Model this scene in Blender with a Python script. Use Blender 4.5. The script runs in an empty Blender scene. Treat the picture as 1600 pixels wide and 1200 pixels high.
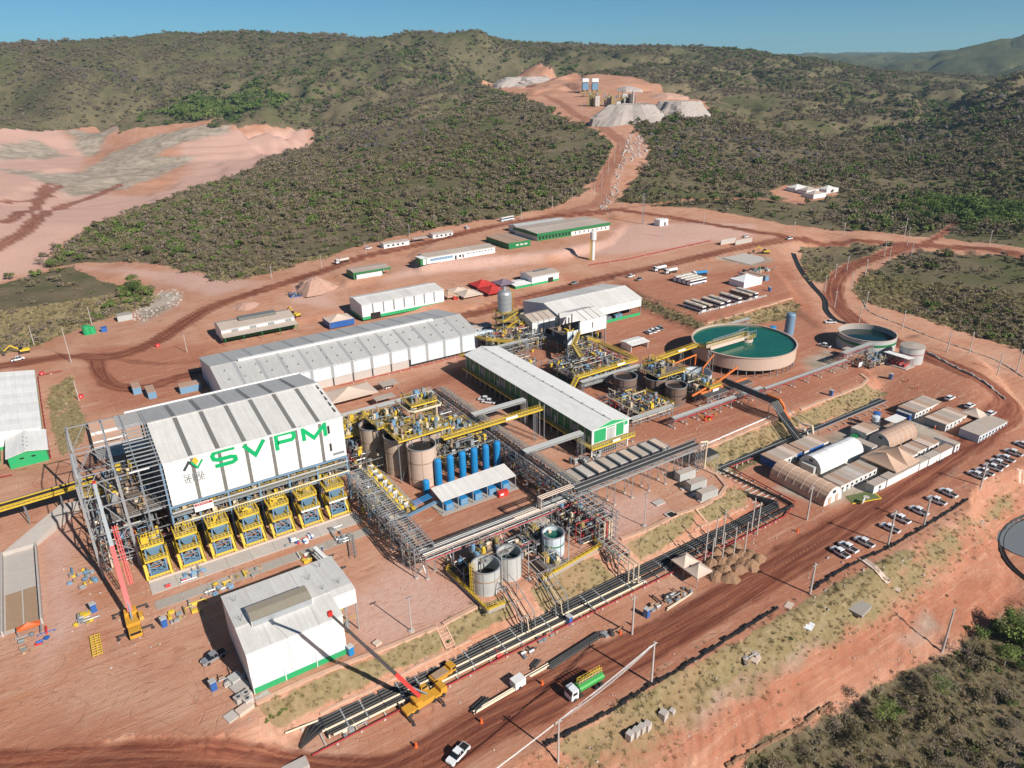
import bpy, bmesh, math, random
import numpy as np
from mathutils import Vector, Matrix
random.seed(7); rng = np.random.default_rng(11)
sc = bpy.context.scene
col = sc.collection
PI = math.pi; RAD = math.radians

# ------------------------------------------------------------ camera, sky, sun, exposure
CAMZ = 115.0
CM = np.array([[0.83717503, -0.5467136, -0.01556284],
    [-0.23181581, -0.3289166, -0.91546453],
    [0.49537803, 0.77001176, -0.40209762]])     # rows: right, down, forward
FPX = 1130.0
cam_d = bpy.data.cameras.new('camera'); cam = bpy.data.objects.new('camera', cam_d); col.objects.link(cam)
cam_d.sensor_width = 36.0; cam_d.lens = 36.0 * FPX / 1600.0
cam_d.clip_start = 1.0; cam_d.clip_end = 30000.0
_m = Matrix((CM[0], -CM[1], -CM[2])).transposed().to_4x4()
_m.translation = Vector((0, 0, CAMZ)); cam.matrix_world = _m
sc.camera = cam
SUN_EL = 34.0; SUN_AZ = 165.5                              # azimuth clockwise from +Y
world = bpy.data.worlds.new('World'); sc.world = world; world.use_nodes = True
_nt = world.node_tree; _bg = _nt.nodes['Background']
_sky = _nt.nodes.new('ShaderNodeTexSky'); _sky.sky_type = 'NISHITA'; _sky.sun_disc = False
_sky.sun_elevation = RAD(SUN_EL); _sky.sun_rotation = RAD(SUN_AZ)
_sky.altitude = 400; _sky.air_density = 0.65; _sky.dust_density = 0.0; _sky.ozone_density = 6.5
_tn = _nt.nodes.new('ShaderNodeVectorMath'); _tn.operation = 'MULTIPLY'; _tn.inputs[1].default_value = (.74, 1.09, 1.03); _nt.links.new(_sky.outputs[0], _tn.inputs[0]); _nt.links.new(_tn.outputs[0], _bg.inputs[0]); _bg.inputs[1].default_value = 0.055
sd = bpy.data.lights.new('sun', 'SUN'); sd.energy = 4.9; sd.angle = RAD(0.53); sd.color = (1.0, 0.95, 0.88)
sun = bpy.data.objects.new('sun', sd); col.objects.link(sun)
_d = Vector((math.sin(RAD(SUN_AZ)) * math.cos(RAD(SUN_EL)), math.cos(RAD(SUN_AZ)) * math.cos(RAD(SUN_EL)), math.sin(RAD(SUN_EL))))
sun.rotation_euler = _d.to_track_quat('Z', 'Y').to_euler(); sun.location = (0, -100, 300)
sc.view_settings.view_transform = 'Standard'; sc.view_settings.look = 'None'
sc.view_settings.exposure = 0.42; sc.view_settings.gamma = 1.0; sc.view_settings.use_curve_mapping = False
sc.render.film_transparent = False
sc.cycles.max_bounces = 4; sc.cycles.diffuse_bounces = 2; sc.cycles.glossy_bounces = 2
sc.cycles.transparent_max_bounces = 6; sc.cycles.volume_bounces = 0

# ------------------------------------------------------------ pixel <-> place helpers
def ray(px, py):
 return CM.T @ np.array([(px - 800) / FPX, (py - 600) / FPX, 1.0])
def G(px, py, z=0.0):
 """point of the level z seen at a pixel of the 1600x1200 photograph"""
 d = ray(px, py); t = (CAMZ - z) / -d[2]
 return (d[0] * t, d[1] * t, z)
def PRJ(X, Y, Z):
 v = CM @ np.array([X, Y, Z - CAMZ]); return v[0] / v[2] * FPX + 800, v[1] / v[2] * FPX + 600
def PR(px, py, r):
 d = ray(px, py); t = r / math.hypot(d[0], d[1])
 return (d[0] * t, d[1] * t, CAMZ + d[2] * t)
def HT(base, toppy):
 """height of an upright standing on base whose top reaches picture row toppy"""
 lo, hi = 0.0, 80.0
 for _ in range(40):
  m = (lo + hi) / 2
  if PRJ(base[0], base[1], base[2] + m)[1] > toppy: lo = m
  else: hi = m
 return lo

ORD = ['first', 'second', 'third', 'fourth', 'fifth', 'sixth', 'seventh', 'eighth', 'ninth', 'tenth', 'eleventh', 'twelfth', 'thirteenth', 'fourteenth', 'fifteenth', 'sixteenth', 'seventeenth', 'eighteenth', 'nineteenth', 'twentieth', 'twenty-first', 'twenty-second', 'twenty-third']
# ------------------------------------------------------------ materials
MATS = {}
def newmat(name):
 m = bpy.data.materials.new(name); m.use_nodes = True
 nt = m.node_tree; b = nt.nodes['Principled BSDF']; return m, nt, b
def N(nt, t, **kw):
 n = nt.nodes.new(t)
 for k, v in kw.items():
  if k.startswith('i_'): n.inputs[k[2:].replace('_', ' ')].default_value = v
  else: setattr(n, k, v)
 return n
def L(nt, a, b): nt.links.new(a, b)
def math_n(nt, op, a, b=None, c=None, clamp=False):
 n = nt.nodes.new('ShaderNodeMath'); n.operation = op; n.use_clamp = clamp
 for i, v in enumerate((a, b, c)):
  if v is None: continue
  if isinstance(v, (int, float)): n.inputs[i].default_value = v
  else: nt.links.new(v, n.inputs[i])
 return n.outputs[0]
def mixc(nt, f, a, b, mode='MIX'):
 n = nt.nodes.new('ShaderNodeMix'); n.data_type = 'RGBA'; n.blend_type = mode; n.clamp_factor = True
 for i, v in ((0, f), (6, a), (7, b)):
  if isinstance(v, (int, float)): n.inputs[i].default_value = v
  elif isinstance(v, tuple): n.inputs[i].default_value = (*v[:3], 1)
  else: nt.links.new(v, n.inputs[i])
 return n.outputs[2]
def noise(nt, scale, detail=4, rough=.6, vec=None, dist=0):
 n = nt.nodes.new('ShaderNodeTexNoise'); n.inputs['Scale'].default_value = scale
 n.inputs['Detail'].default_value = detail; n.inputs['Roughness'].default_value = rough; n.inputs['Distortion'].default_value = dist
 if vec is not None: nt.links.new(vec, n.inputs['Vector'])
 return n.outputs[0]
def wpos(nt):
 return nt.nodes.new('ShaderNodeNewGeometry').outputs['Position']
def hexc(h):
 v = [int(h[i:i + 2], 16) / 255 for i in (0, 2, 4)]
 return tuple(c / 12.92 if c < .04045 else ((c + .055) / 1.055) ** 2.4 for c in v)
def mat(name, c, rough=.6, metal=0.0, dirt=.35, dirtc=(.30, .16, .10), dscale=.35, corr=0.0, spec=.4):
 """painted / plain surface with uneven weathering; corr = sheet ribs per metre"""
 if name in MATS: return MATS[name]
 m, nt, b = newmat(name); p = wpos(nt)
 n1 = noise(nt, dscale, 6, .65, p); n2 = noise(nt, dscale * 7, 4, .6, p)
 f = math_n(nt, 'MULTIPLY', math_n(nt, 'MULTIPLY_ADD', n1, 2.6, -.95, clamp=True), dirt)
 cc = mixc(nt, f, tuple(c), tuple(c[i] * .45 + dirtc[i] * .55 for i in range(3)))
 v = math_n(nt, 'MULTIPLY_ADD', n2, .34 * min(1, dirt * 2), 1 - .17 * min(1, dirt * 2)); oi = nt.nodes.new('ShaderNodeObjectInfo'); v = math_n(nt, 'MULTIPLY', v, math_n(nt, 'MULTIPLY_ADD', oi.outputs['Random'], .14, .92))
 if name[:5] == 'roof_' or name in ('white_sheet', 'white_paint', 'wall_pale'):
  mq = nt.nodes.new('ShaderNodeMapping'); mq.inputs['Scale'].default_value = (1.3, .07, .07); L(nt, p, mq.inputs[0]); st = noise(nt, 1.0, 4, .65, mq.outputs[0])
  sx = nt.nodes.new('ShaderNodeSeparateXYZ'); L(nt, p, sx.inputs[0]); rib = math_n(nt, 'LESS_THAN', math_n(nt, 'FRACT', math_n(nt, 'MULTIPLY', sx.outputs[0], .9)), .12)
  v = math_n(nt, 'MULTIPLY', v, math_n(nt, 'SUBTRACT', math_n(nt, 'MULTIPLY_ADD', st, .42, .79), math_n(nt, 'MULTIPLY', rib, .05)))
 cc2 = nt.nodes.new('ShaderNodeVectorMath'); cc2.operation = 'SCALE'; L(nt, cc, cc2.inputs[0]); L(nt, v, cc2.inputs['Scale'])
 L(nt, cc2.outputs[0], b.inputs['Base Color'])
 b.inputs['Roughness'].default_value = rough; b.inputs['Metallic'].default_value = metal
 b.inputs['Specular IOR Level'].default_value = spec
 bp = nt.nodes.new('ShaderNodeBump'); bp.inputs['Strength'].default_value = .25; bp.inputs['Distance'].default_value = .03
 L(nt, n2, bp.inputs['Height']); L(nt, bp.outputs[0], b.inputs['Normal'])
 MATS[name] = m; return m
DUST = (.40, .22, .15)
M_ = dict
def setup_mats():
 mat('lantern', (.33, .29, .22), .5, dirt=.5)
 mat('white_paint', (.74, .73, .71), .5, dirt=.3, dirtc=DUST)
 mat('white_sheet', (.68, .67, .65), .45, dirt=.35, dirtc=(.5, .42, .36))
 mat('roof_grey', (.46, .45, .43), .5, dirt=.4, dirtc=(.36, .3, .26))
 mat('roof_light', (.65, .625, .585), .5, dirt=.4, dirtc=(.42, .34, .28))
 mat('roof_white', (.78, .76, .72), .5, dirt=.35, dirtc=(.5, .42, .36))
 mat('roof_dusty', (.44, .37, .31), .7, dirt=.5, dirtc=DUST)
 mat('roof_tan', (.42, .27, .19), .75, dirt=.5, dirtc=(.42, .3, .22))
 mat('skylight', (.17, .165, .15), .35, dirt=.4, dirtc=(.25, .22, .18), dscale=1.2)
 mat('skylight_pale', (.33, .335, .33), .35, dirt=.3, dirtc=(.25, .22, .18))
 mat('wall_pale', (.60, .66, .70), .5, dirt=.15)
 mat('green_paint', (.02, .36, .13), .45, dirt=.2)
 mat('green_dark', (.012, .17, .055), .5, dirt=.25)
 mat('concrete', (.36, .33, .29), .85, dirt=.55, dirtc=DUST, dscale=.6)
 mat('concrete_pale', (.48, .44, .40), .85, dirt=.5, dirtc=DUST, dscale=.6)
 mat('steel_grey', (.23, .26, .28), .5, .2, dirt=.35)
 mat('steel_galv', (.40, .42, .43), .42, .4, dirt=.3)
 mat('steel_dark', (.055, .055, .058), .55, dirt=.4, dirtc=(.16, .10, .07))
 mat('steel_blue', (.16, .27, .38), .5, dirt=.3)
 mat('pipe_black', (.022, .024, .026), .4, dirt=.35, dirtc=(.14, .09, .06))
 mat('pipe_cream', (.66, .55, .40), .5, dirt=.25)
 mat('pipe_grey', (.36, .37, .36), .45, .2, dirt=.35)
 mat('pipe_orange', (.62, .16, .03), .5, dirt=.3)
 mat('pipe_red', (.38, .03, .035), .5, dirt=.3)
 mat('red_paint', (.60, .035, .03), .45, dirt=.2)
 mat('crane_red', (.62, .055, .05), .4, dirt=.15)
 mat('yellow_paint', (.68, .46, .035), .5, dirt=.5, dirtc=(.3, .2, .1), dscale=.8)
 mat('yellow_grate', (.30, .235, .085), .6, dirt=.5)
 mat('orange_yellow', (.58, .29, .03), .45, dirt=.3)
 mat('blue_vessel', (.012, .22, .50), .35, dirt=.15)
 mat('blue_paint', (.02, .11, .36), .45, dirt=.2)
 mat('blue_light', (.15, .29, .42), .5, dirt=.25)
 mat('tank_beige', (.47, .36, .28), .6, dirt=.5, dirtc=(.2, .14, .1))
 mat('tank_pink', (.58, .43, .34), .6, dirt=.25)
 mat('tank_brown', (.17, .115, .09), .6, dirt=.5)
 mat('tank_white', (.46, .47, .45), .5, dirt=.4)
 mat('rubber', (.018, .018, .018), .8, dirt=.4)
 mat('glass_dark', (.012, .016, .022), .12, dirt=.05, spec=.6)
 mat('canvas_white', (.78, .77, .75), .7, dirt=.1)
 mat('canvas_tan', (.55, .36, .25), .8, dirt=.35, dirtc=(.62, .46, .36))
 mat('canvas_beige', (.58, .45, .36), .8, dirt=.3, dirtc=(.62, .5, .42))
 mat('canvas_red', (.48, .03, .025), .75, dirt=.2)
 mat('canvas_violet', (.20, .15, .20), .8, dirt=.3)
 mat('wood', (.36, .24, .15), .8, dirt=.5)
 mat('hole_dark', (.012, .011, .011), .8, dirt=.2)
 mat('deck', (.16, .13, .11), .8, dirt=.5)
 mat('water_green', (.006, .085, .062), .14, dirt=.75, dirtc=(.02, .19, .10), dscale=.05, spec=.5)
 mat('water_dark', (.004, .022, .022), .1, dirt=.2, dirtc=(.01, .05, .03), dscale=.1, spec=.5)
 mat('water_pond', (.17, .19, .20), .15, dirt=.2, dirtc=(.14, .12, .10))
 mat('sign_white', (.78, .78, .78), .5, dirt=.05)
 mat('logo_green', (.0, .36, .12), .5, dirt=.05)
 mat('logo_grey', (.21, .23, .24), .5, dirt=.05)
 mat('logo_dark', (.03, .05, .05), .5, dirt=.05)
 mat('logo_yellow', (.60, .42, .04), .5, dirt=.05)
 mat('pole_concrete', (.47, .44, .41), .8, dirt=.3)
 mat('car_white', (.75, .76, .77), .25, dirt=.15, spec=.5)
 mat('car_silver', (.36, .38, .40), .3, .4, dirt=.15)
 mat('bus_roof', (.55, .45, .34), .6, dirt=.4, dirtc=DUST)
 mat('liner_black', (.015, .015, .016), .6, dirt=.3, dirtc=(.1, .07, .05))
 mat('rock', (.40, .36, .33), .9, dirt=.5, dirtc=(.45, .27, .2))
 mat('cone_orange', (.70, .13, .03), .5, dirt=.15)
 mat('truck_tank_green', (.03, .30, .05), .4, dirt=.15)
 mat('skin', (.25, .13, .08), .6, dirt=.1)
setup_mats()
def MT(k): return MATS[k]

# ------------------------------------------------------------ mesh builder: boxes, bars, tubes gathered into ONE mesh
class MB:
 def __init__(s): s.v = []; s.f = []; s.m = []
 def add(s, vs, fs, mi=0):
  o = len(s.v); s.v.extend([tuple(map(float, p)) for p in vs]); s.f.extend([tuple(i + o for i in f) for f in fs]); s.m.extend([mi] * len(fs)); return s
 def box(s, x0, y0, z0, x1, y1, z1, mi=0):
  return s.add([(x0, y0, z0), (x1, y0, z0), (x1, y1, z0), (x0, y1, z0), (x0, y0, z1), (x1, y0, z1), (x1, y1, z1), (x0, y1, z1)],
      [(0, 3, 2, 1), (4, 5, 6, 7), (0, 1, 5, 4), (1, 2, 6, 5), (2, 3, 7, 6), (3, 0, 4, 7)], mi)
 def cbox(s, cx, cy, cz, sx, sy, sz, mi=0):
  return s.box(cx - sx / 2, cy - sy / 2, cz - sz / 2, cx + sx / 2, cy + sy / 2, cz + sz / 2, mi)
 def tube(s, a, b, r, n=6, r2=None, mi=0, caps=True):
  a = Vector(a); b = Vector(b); d = (b - a)
  if d.length < 1e-6: return s
  r2 = r if r2 is None else r2
  d.normalize(); u = d.orthogonal().normalized()
  if abs(d.z) < .999: u = d.cross(Vector((0, 0, 1))).normalized()
  w = d.cross(u)
  vs = []
  for (c, q) in ((a, r), (b, r2)):
   for i in range(n):
    t = 2 * PI * (i + .5) / n; vs.append(c + u * (q * math.cos(t)) + w * (q * math.sin(t)))
  fs = [(i, (i + 1) % n, n + (i + 1) % n, n + i) for i in range(n)]
  if caps: fs += [tuple(range(n - 1, -1, -1)), tuple(range(n, 2 * n))]
  return s.add(vs, fs, mi)
 def bar(s, a, b, w=.2, h=None, mi=0):
  return s.tube(a, b, w * .7071, 4, mi=mi) if h is None else s.beam(a, b, w, h, mi)
 def beam(s, a, b, w, h, mi=0):
  a = Vector(a); b = Vector(b); d = (b - a).normalized()
  u = d.cross(Vector((0, 0, 1)))
  if u.length < 1e-3: u = Vector((1, 0, 0))
  u.normalize(); n = u.cross(d)
  vs = []
  for c in (a, b):
   for (i, j) in ((-1, -1), (1, -1), (1, 1), (-1, 1)): vs.append(c + u * (i * w / 2) + n * (j * h / 2))
  return s.add(vs, [(0, 1, 5, 4), (1, 2, 6, 5), (2, 3, 7, 6), (3, 0, 4, 7), (3, 2, 1, 0), (4, 5, 6, 7)], mi)
 def path(s, pts, r, n=8, mi=0):
  """tube along a bent line, mitred at the bends"""
  P = [Vector(p) for p in pts]; rings = []
  for i, p in enumerate(P):
   d0 = (P[i] - P[i - 1]).normalized() if i else (P[1] - P[0]).normalized()
   d1 = (P[i + 1] - P[i]).normalized() if i < len(P) - 1 else d0
   d = (d0 + d1)
   d = d.normalized() if d.length > .05 else d1
   u = d.cross(Vector((0, 0, 1)))
   if u.length < .05: u = rings_u if i else Vector((1, 0, 0))
   u.normalize(); rings_u = u; w = d.cross(u)
   k = 1 / max(.5, math.sqrt(max(.1, (1 + d0.dot(d1)) / 2)))
   rings.append([p + (u * math.cos(2 * PI * j / n) + w * math.sin(2 * PI * j / n)) * r * (k if 0 < i < len(P) - 1 else 1) for j in range(n)])
  vs = [q for R_ in rings for q in R_]; fs = []
  for i in range(len(P) - 1):
   for j in range(n): fs.append((i * n + j, i * n + (j + 1) % n, (i + 1) * n + (j + 1) % n, (i + 1) * n + j))
  fs += [tuple(range(n - 1, -1, -1)), tuple(range((len(P) - 1) * n, len(P) * n))]
  return s.add(vs, fs, mi)
 def lathe(s, prof, n=24, c=(0, 0, 0), mi=0, a0=0, a1=2 * PI):
  full = abs(a1 - a0 - 2 * PI) < 1e-6; m = n if full else n + 1
  vs = [(c[0] + r * math.cos(a0 + (a1 - a0) * i / n), c[1] + r * math.sin(a0 + (a1 - a0) * i / n), c[2] + z) for (r, z) in prof for i in range(m)]
  fs = []
  for k in range(len(prof) - 1):
   for i in range(n):
    j = (i + 1) % m; fs.append((k * m + i, k * m + j, (k + 1) * m + j, (k + 1) * m + i))
  return s.add(vs, fs, mi)
 def prism(s, poly, z0, z1, mi=0):
  n = len(poly); A = sum(poly[i][0] * poly[(i + 1) % n][1] - poly[(i + 1) % n][0] * poly[i][1] for i in range(n))
  if A < 0: poly = poly[::-1]
  vs = [(p[0], p[1], z0) for p in poly] + [(p[0], p[1], z1) for p in poly]
  return s.add(vs, [tuple(range(n - 1, -1, -1)), tuple(range(n, 2 * n))] + [(i, (i + 1) % n, n + (i + 1) % n, n + i) for i in range(n)], mi)
 def side(s, prof, y0, y1, mi=0):
  """profile in x,z swept along y"""
  n = len(prof); A = sum(prof[i][0] * prof[(i + 1) % n][1] - prof[(i + 1) % n][0] * prof[i][1] for i in range(n))
  if A > 0: prof = prof[::-1]
  vs = [(p[0], y0, p[1]) for p in prof] + [(p[0], y1, p[1]) for p in prof]
  return s.add(vs, [tuple(range(n - 1, -1, -1)), tuple(range(n, 2 * n))] + [(i, (i + 1) % n, n + (i + 1) % n, n + i) for i in range(n)], mi)
 def rail(s, pts, h=1.1, r=.03, step=1.6, mi=0):
  for i in range(len(pts) - 1):
   a = Vector(pts[i]); b = Vector(pts[i + 1]); n = max(1, int((b - a).length / step))
   for z in (h, h * .55): s.tube(a + Vector((0, 0, z)), b + Vector((0, 0, z)), r, 3, mi=mi, caps=False)
   for k in range(n + (i == len(pts) - 2)): p = a.lerp(b, k / n); s.tube(p, p + Vector((0, 0, h)), r, 3, mi=mi, caps=False)
  return s
 def mesh(s, name, mats):
  me = bpy.data.meshes.new(name); me.from_pydata(s.v, [], s.f)
  for m in (mats if isinstance(mats, (list, tuple)) else [mats]): me.materials.append(MT(m) if isinstance(m, str) else m)
  if any(s.m): me.polygons.foreach_set('material_index', s.m)
  me.update(); return me
 def build(s, name, mats, parent=None, loc=None):
  return link(name, s.mesh(name, mats), parent, loc)
def link(name, me, parent=None, loc=None, rot=None):
 o = bpy.data.objects.new(name, me); col.objects.link(o)
 if parent is not None: o.parent = parent; KIDS.setdefault(parent.name, []).append(o)
 if loc is not None: o.location = loc
 if rot is not None: o.rotation_euler = rot
 return o
KIDS = {}
def tag(o, label=None, cat=None, group=None, kind=None):
 if label: o['label'] = label
 if cat: o['category'] = cat
 if group: o['group'] = group
 if kind: o['kind'] = kind
 return o
def thing(name, loc, rz=0.0, label=None, cat=None, group=None):
 o = bpy.data.objects.new(name, None); col.objects.link(o); o.empty_display_size = .2
 o.location = loc; o.rotation_euler = (0, 0, rz); return tag(o, label, cat, group)
def one(name, mb, mats, loc, rz=0.0, label=None, cat=None, group=None):
 o = mb.build(name, mats); o.location = loc; o.rotation_euler = (0, 0, rz); return tag(o, label, cat, group)
def copy_tree(o, loc=None, rz=None, label=None, parent=None):
 c = o.copy(); col.objects.link(c)
 if parent is not None: c.parent = parent; KIDS.setdefault(parent.name, []).append(c)
 for k in KIDS.get(o.name, []): copy_tree(k, parent=c)
 if loc is not None: c.location = loc
 if rz is not None: c.rotation_euler = (0, 0, rz)
 if label: c['label'] = label
 return c
# ------------------------------------------------------------ terrain heights
def vnoise(x, y, seed=0):
 xi = np.floor(x).astype(np.int64); yi = np.floor(y).astype(np.int64); fx = x - xi; fy = y - yi
 fx = fx * fx * (3 - 2 * fx); fy = fy * fy * (3 - 2 * fy)
 def h(a, b):
  n = (a * 374761393 + b * 668265263 + seed * 982451653) & 0x7fffffff
  n = ((n ^ (n >> 13)) * 1274126177) & 0x7fffffff
  return ((n ^ (n >> 16)) & 0xffff) / 65535.0
 return (h(xi, yi) * (1 - fx) + h(xi + 1, yi) * fx) * (1 - fy) + (h(xi, yi + 1) * (1 - fx) + h(xi + 1, yi + 1) * fx) * fy
def fbm(x, y, s, oct=4, seed=0):
 a = 1.0; t = 0; o = 0
 for k in range(oct):
  o = o + a * (vnoise(x / s + 17.3 * k, y / s - 9.1 * k, seed + k) - .5); t += a; a *= .5; s *= .5
 return o / t
def smooth(t): t = np.clip(t, 0, 1); return t * t * (3 - 2 * t)
CPZ = [  # px, py, level
 (0,1200,-1),(300,1200,-3),(100,1000,0),(0,900,0),(0,700,0),(60,560,-1),(130,520,-1),(0,540,-2),(0,480,-4),(100,450,-4),(200,450,-3),(60,420,-5),
 (280,530,0),(220,580,0),(300,490,1),(430,440,4),(380,480,2),(560,400,7),(700,365,9),(840,338,10),(960,326,11),(1100,350,9),(1240,375,6),(1340,378,4),(1440,385,2.5),(1590,395,2),
 (500,455,3),(600,440,5),(560,490,1),(700,480,1.5),(750,490,1),(900,440,3),(1000,425,4.5),(1100,405,5.5),(1200,385,6),
 (1280,430,2),(1330,400,-3),(1280,395,-1),(1300,470,0),(1400,540,-1),(1250,470,3),
 (1500,480,-5),(1580,560,-6),(1590,450,-2),(1420,450,-3),(1500,400,0),(1530,560,-5),(1500,620,-5),(1600,700,-6),
 (600,1200,-10),(800,1200,-12),(1000,1180,-13.5),(1200,1080,-14.5),(1400,1000,-14.5),(1580,900,-14.5),(1590,1100,-17),(1300,1190,-16.5),(1560,840,-15),(1500,790,-13),
 (0,440,-6),(60,330,-12),(150,300,-18),(250,280,-14),(400,240,-8),(470,212,-3),(100,230,-8),(0,210,-6),(200,215,-8),(300,320,-2),(180,380,-3),(150,240,-16),
 (300,380,4),(500,350,9),(450,280,14),(600,300,15),(700,330,13),(560,240,24),(700,250,27),(850,290,18),(850,240,32),(600,200,42),(760,175,56),
 (950,300,15),(975,255,28),(985,235,33),(960,212,41),(930,190,50),(900,170,59),(925,150,68),(850,150,68),(800,133,76),(770,128,80),(1000,140,74),
 (1000,175,60),(1060,185,52),(1100,175,54),(1100,250,24),(1050,300,14),(1150,220,32),(1180,330,8),
 (1250,300,9),(1350,290,8),(1480,330,3),(1590,330,4),(1540,320,2),(1400,330,3),(1300,250,16),(1600,370,3)]
CPR = [  # px, py, distance
 (0,80,2200),(100,62,2350),(250,54,2400),(390,47,2400),(520,50,2300),(570,62,2300),(600,68,2350),(640,48,2150),(750,45,2050),(790,68,2150),(900,68,2250),(1050,72,2250),(1150,78,2250),(1265,90,2100),(1350,112,2000),(1400,128,1900),(1480,140,1800),
 (0,185,1750),(200,175,1650),(300,150,1800),(420,165,1500),(520,150,1650),(600,125,1800),(100,120,2000),(350,100,2100),(700,110,1750),(850,98,1900),(1000,108,1650),(1100,125,1600),(1200,140,1500),(1150,160,1350),(1250,170,1350),(1330,200,1200),(1400,170,1500),(1300,130,1700),
 (1600,112,1450),(1540,142,1500),(1490,168,1500),(1590,190,1050),(1500,220,1000),(1420,220,1100),(1590,240,850),(1450,260,850),(1700,100,1400),(1800,90,1300),
 (1250,84,7000),(1350,82,7200),(1450,80,7200),(1550,80,7000),(1750,60,6800),(1430,118,4700),(1500,95,4600),(1550,80,4550),(1600,60,4500),(1700,40,4400),(1430,135,3600),(1520,138,3200),(1600,128,3000),(1350,130,3500),
 (-150,95,2100),(-350,100,2000),(-600,100,1900),(-200,300,800),(-300,600,350),(-300,900,200)]
_pts = [G(*c) for c in CPZ] + [PR(*c) for c in CPR]
_pts += [(X_, Y_, Z_) for X_, Y_, Z_ in ((0,0,0),(0,60,-1),(60,20,-14),(-60,40,0),(120,-20,-16),(200,20,-16),(320,20,-16),(500,60,-8),(800,80,20),(1300,100,60),(2000,200,80),(-400,3500,60),(1500,3200,60),(600,3300,60),(3500,3500,90),(2500,8000,100),(-2000,8000,100),(6000,6000,140),(4000,1000,120),(7500,1500,140))]
_pts = np.array(_pts)
def _uv(X, Y):
 r = np.hypot(X, Y) + 25.0; return np.arctan2(X, Y) * 1.3, np.log(r)
_u, _v = _uv(_pts[:, 0], _pts[:, 1]); _n = len(_pts)
_K = np.hypot(_u[:, None] - _u[None], _v[:, None] - _v[None])
_A = np.zeros((_n + 1, _n + 1)); _A[:_n, :_n] = -_K + np.eye(_n) * -.002; _A[_n, :_n] = 1; _A[:_n, _n] = 1
_w = np.linalg.solve(_A, np.append(_pts[:, 2], 0))
MC = G(930, 160, 62)
def base_z(X, Y):
 X = np.asarray(X, float); Y = np.asarray(Y, float); u, v = _uv(X, Y); sh = u.shape; u = u.ravel(); v = v.ravel(); out = np.empty(len(u))
 for i in range(0, len(u), 20000):
  out[i:i + 20000] = -np.hypot(u[i:i + 20000, None] - _u[None], v[i:i + 20000, None] - _v[None]) @ _w[:_n] + _w[_n]
 z = out.reshape(sh); r = np.hypot(X, Y)
 k = smooth((r - 420) / 900)
 z = z + k * (fbm(X, Y, 200, 5, 3) * 16)
 gl = np.clip(1 - np.abs(fbm(X * 1.0 + Y * .3, Y - X * .2, 330, 5, 5)) / .10, 0, 1) ** 1.5 + .5 * np.clip(1 - np.abs(fbm(X, Y, 120, 4, 15)) / .10, 0, 1)
 pit = smooth(1.7 - np.hypot(X - 120, Y - 1150) / 420) * (X < 330) * (Y < 1750)
 z = z - (1 - smooth(pit * 3)) * smooth(np.hypot(X - MC[0], Y - MC[1]) / 160 - .9) * gl * 30 * smooth((r - 950) / 500) * (1 - .75 * smooth((r - 1950) / 350) * (r < 2700))
 z = z + smooth(1.6 - np.hypot(X - 120, Y - 1250) / 420) * (X < 330) * (np.abs(fbm(X, Y, 110, 5, 19)) - .1) * -12
 z = z + pit * .5 * (np.floor(z / 7) * 7 + 7 * smooth((z / 7 - np.floor(z / 7) - .7) / .3) - z) + smooth((r - 300) / 200) * fbm(X, Y, 40, 3, 8) * 2.0
 z = z + smooth((r - 2600) / 1500) * (fbm(X, Y, 1300, 5, 21) * 190)
 return z
def seg_dist(X, Y, P, closed=False):
 """distance to a polyline and the arc position of the nearest point"""
 best = np.full(X.shape, 1e9); arc = np.zeros(X.shape); s = 0
 P = list(P) + ([P[0]] if closed else [])
 for a, b in zip(P[:-1], P[1:]):
  dx, dy = b[0] - a[0], b[1] - a[1]; l2 = dx * dx + dy * dy + 1e-9
  t = np.clip(((X - a[0]) * dx + (Y - a[1]) * dy) / l2, 0, 1); d = np.hypot(X - a[0] - t * dx, Y - a[1] - t * dy)
  m = d < best; best = np.where(m, d, best); arc = np.where(m, s + t * math.sqrt(l2), arc); s += math.sqrt(l2)
 return best, arc
def inside(X, Y, P):
 r = np.zeros(X.shape, bool); n = len(P)
 for i in range(n):
  x0, y0 = P[i][:2]; x1, y1 = P[(i + 1) % n][:2]
  if y0 == y1: continue
  c = ((y0 > Y) != (y1 > Y)) & (X < (x1 - x0) * (Y - y0) / (y1 - y0) + x0); r ^= c
 return r
def sdist(X, Y, P, reach=12.0):
 """signed distance, positive inside; far outside it is just -reach"""
 xs = [p[0] for p in P]; ys = [p[1] for p in P]; out = np.full(X.shape, -reach)
 m = (X > min(xs) - reach) & (X < max(xs) + reach) & (Y > min(ys) - reach) & (Y < max(ys) + reach)
 if m.any():
  x = X[m]; y = Y[m]; d, _ = seg_dist(x, y, P, True); out[m] = np.where(inside(x, y, P), d, -d)
 return out
# terraces: (outline at its own level, level, run per metre of rise)
def PG(pts, z): return [G(a, b, z)[:2] for a, b in pts]
BENCH = PG([(-60,1290),(-60,1180),(120,1130),(330,1150),(480,1090),(700,1000),(900,880),(1060,815),(1150,740),(1200,700),(1330,610),(1350,560),(1440,540),(1520,575),(1580,630),(1620,680),(1640,720),(1560,765),(1470,822),(1400,868),(1300,925),(1180,985),(1060,1048),(990,1090),(870,1150),(770,1215),(700,1300)], -5)
PAD = PG([(-80,1170),(-80,560),(60,545),(150,565),(240,540),(330,530),(560,490),(720,486),(900,470),(985,470),(1110,520),(1240,492),(1290,520),(1400,520),(1442,560),(1400,566),(1340,572),(1362,588),(1352,595),(1294,621),(1204,653),(1088,700),(1092,727),(1128,745),(1136,762),(1118,780),(1060,803),(970,845),(920,866),(800,925),(740,942),(689,977),(600,1015),(480,1062),(408,1098),(396,1130),(330,1150),(200,1145),(60,1180)], 0)
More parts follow.
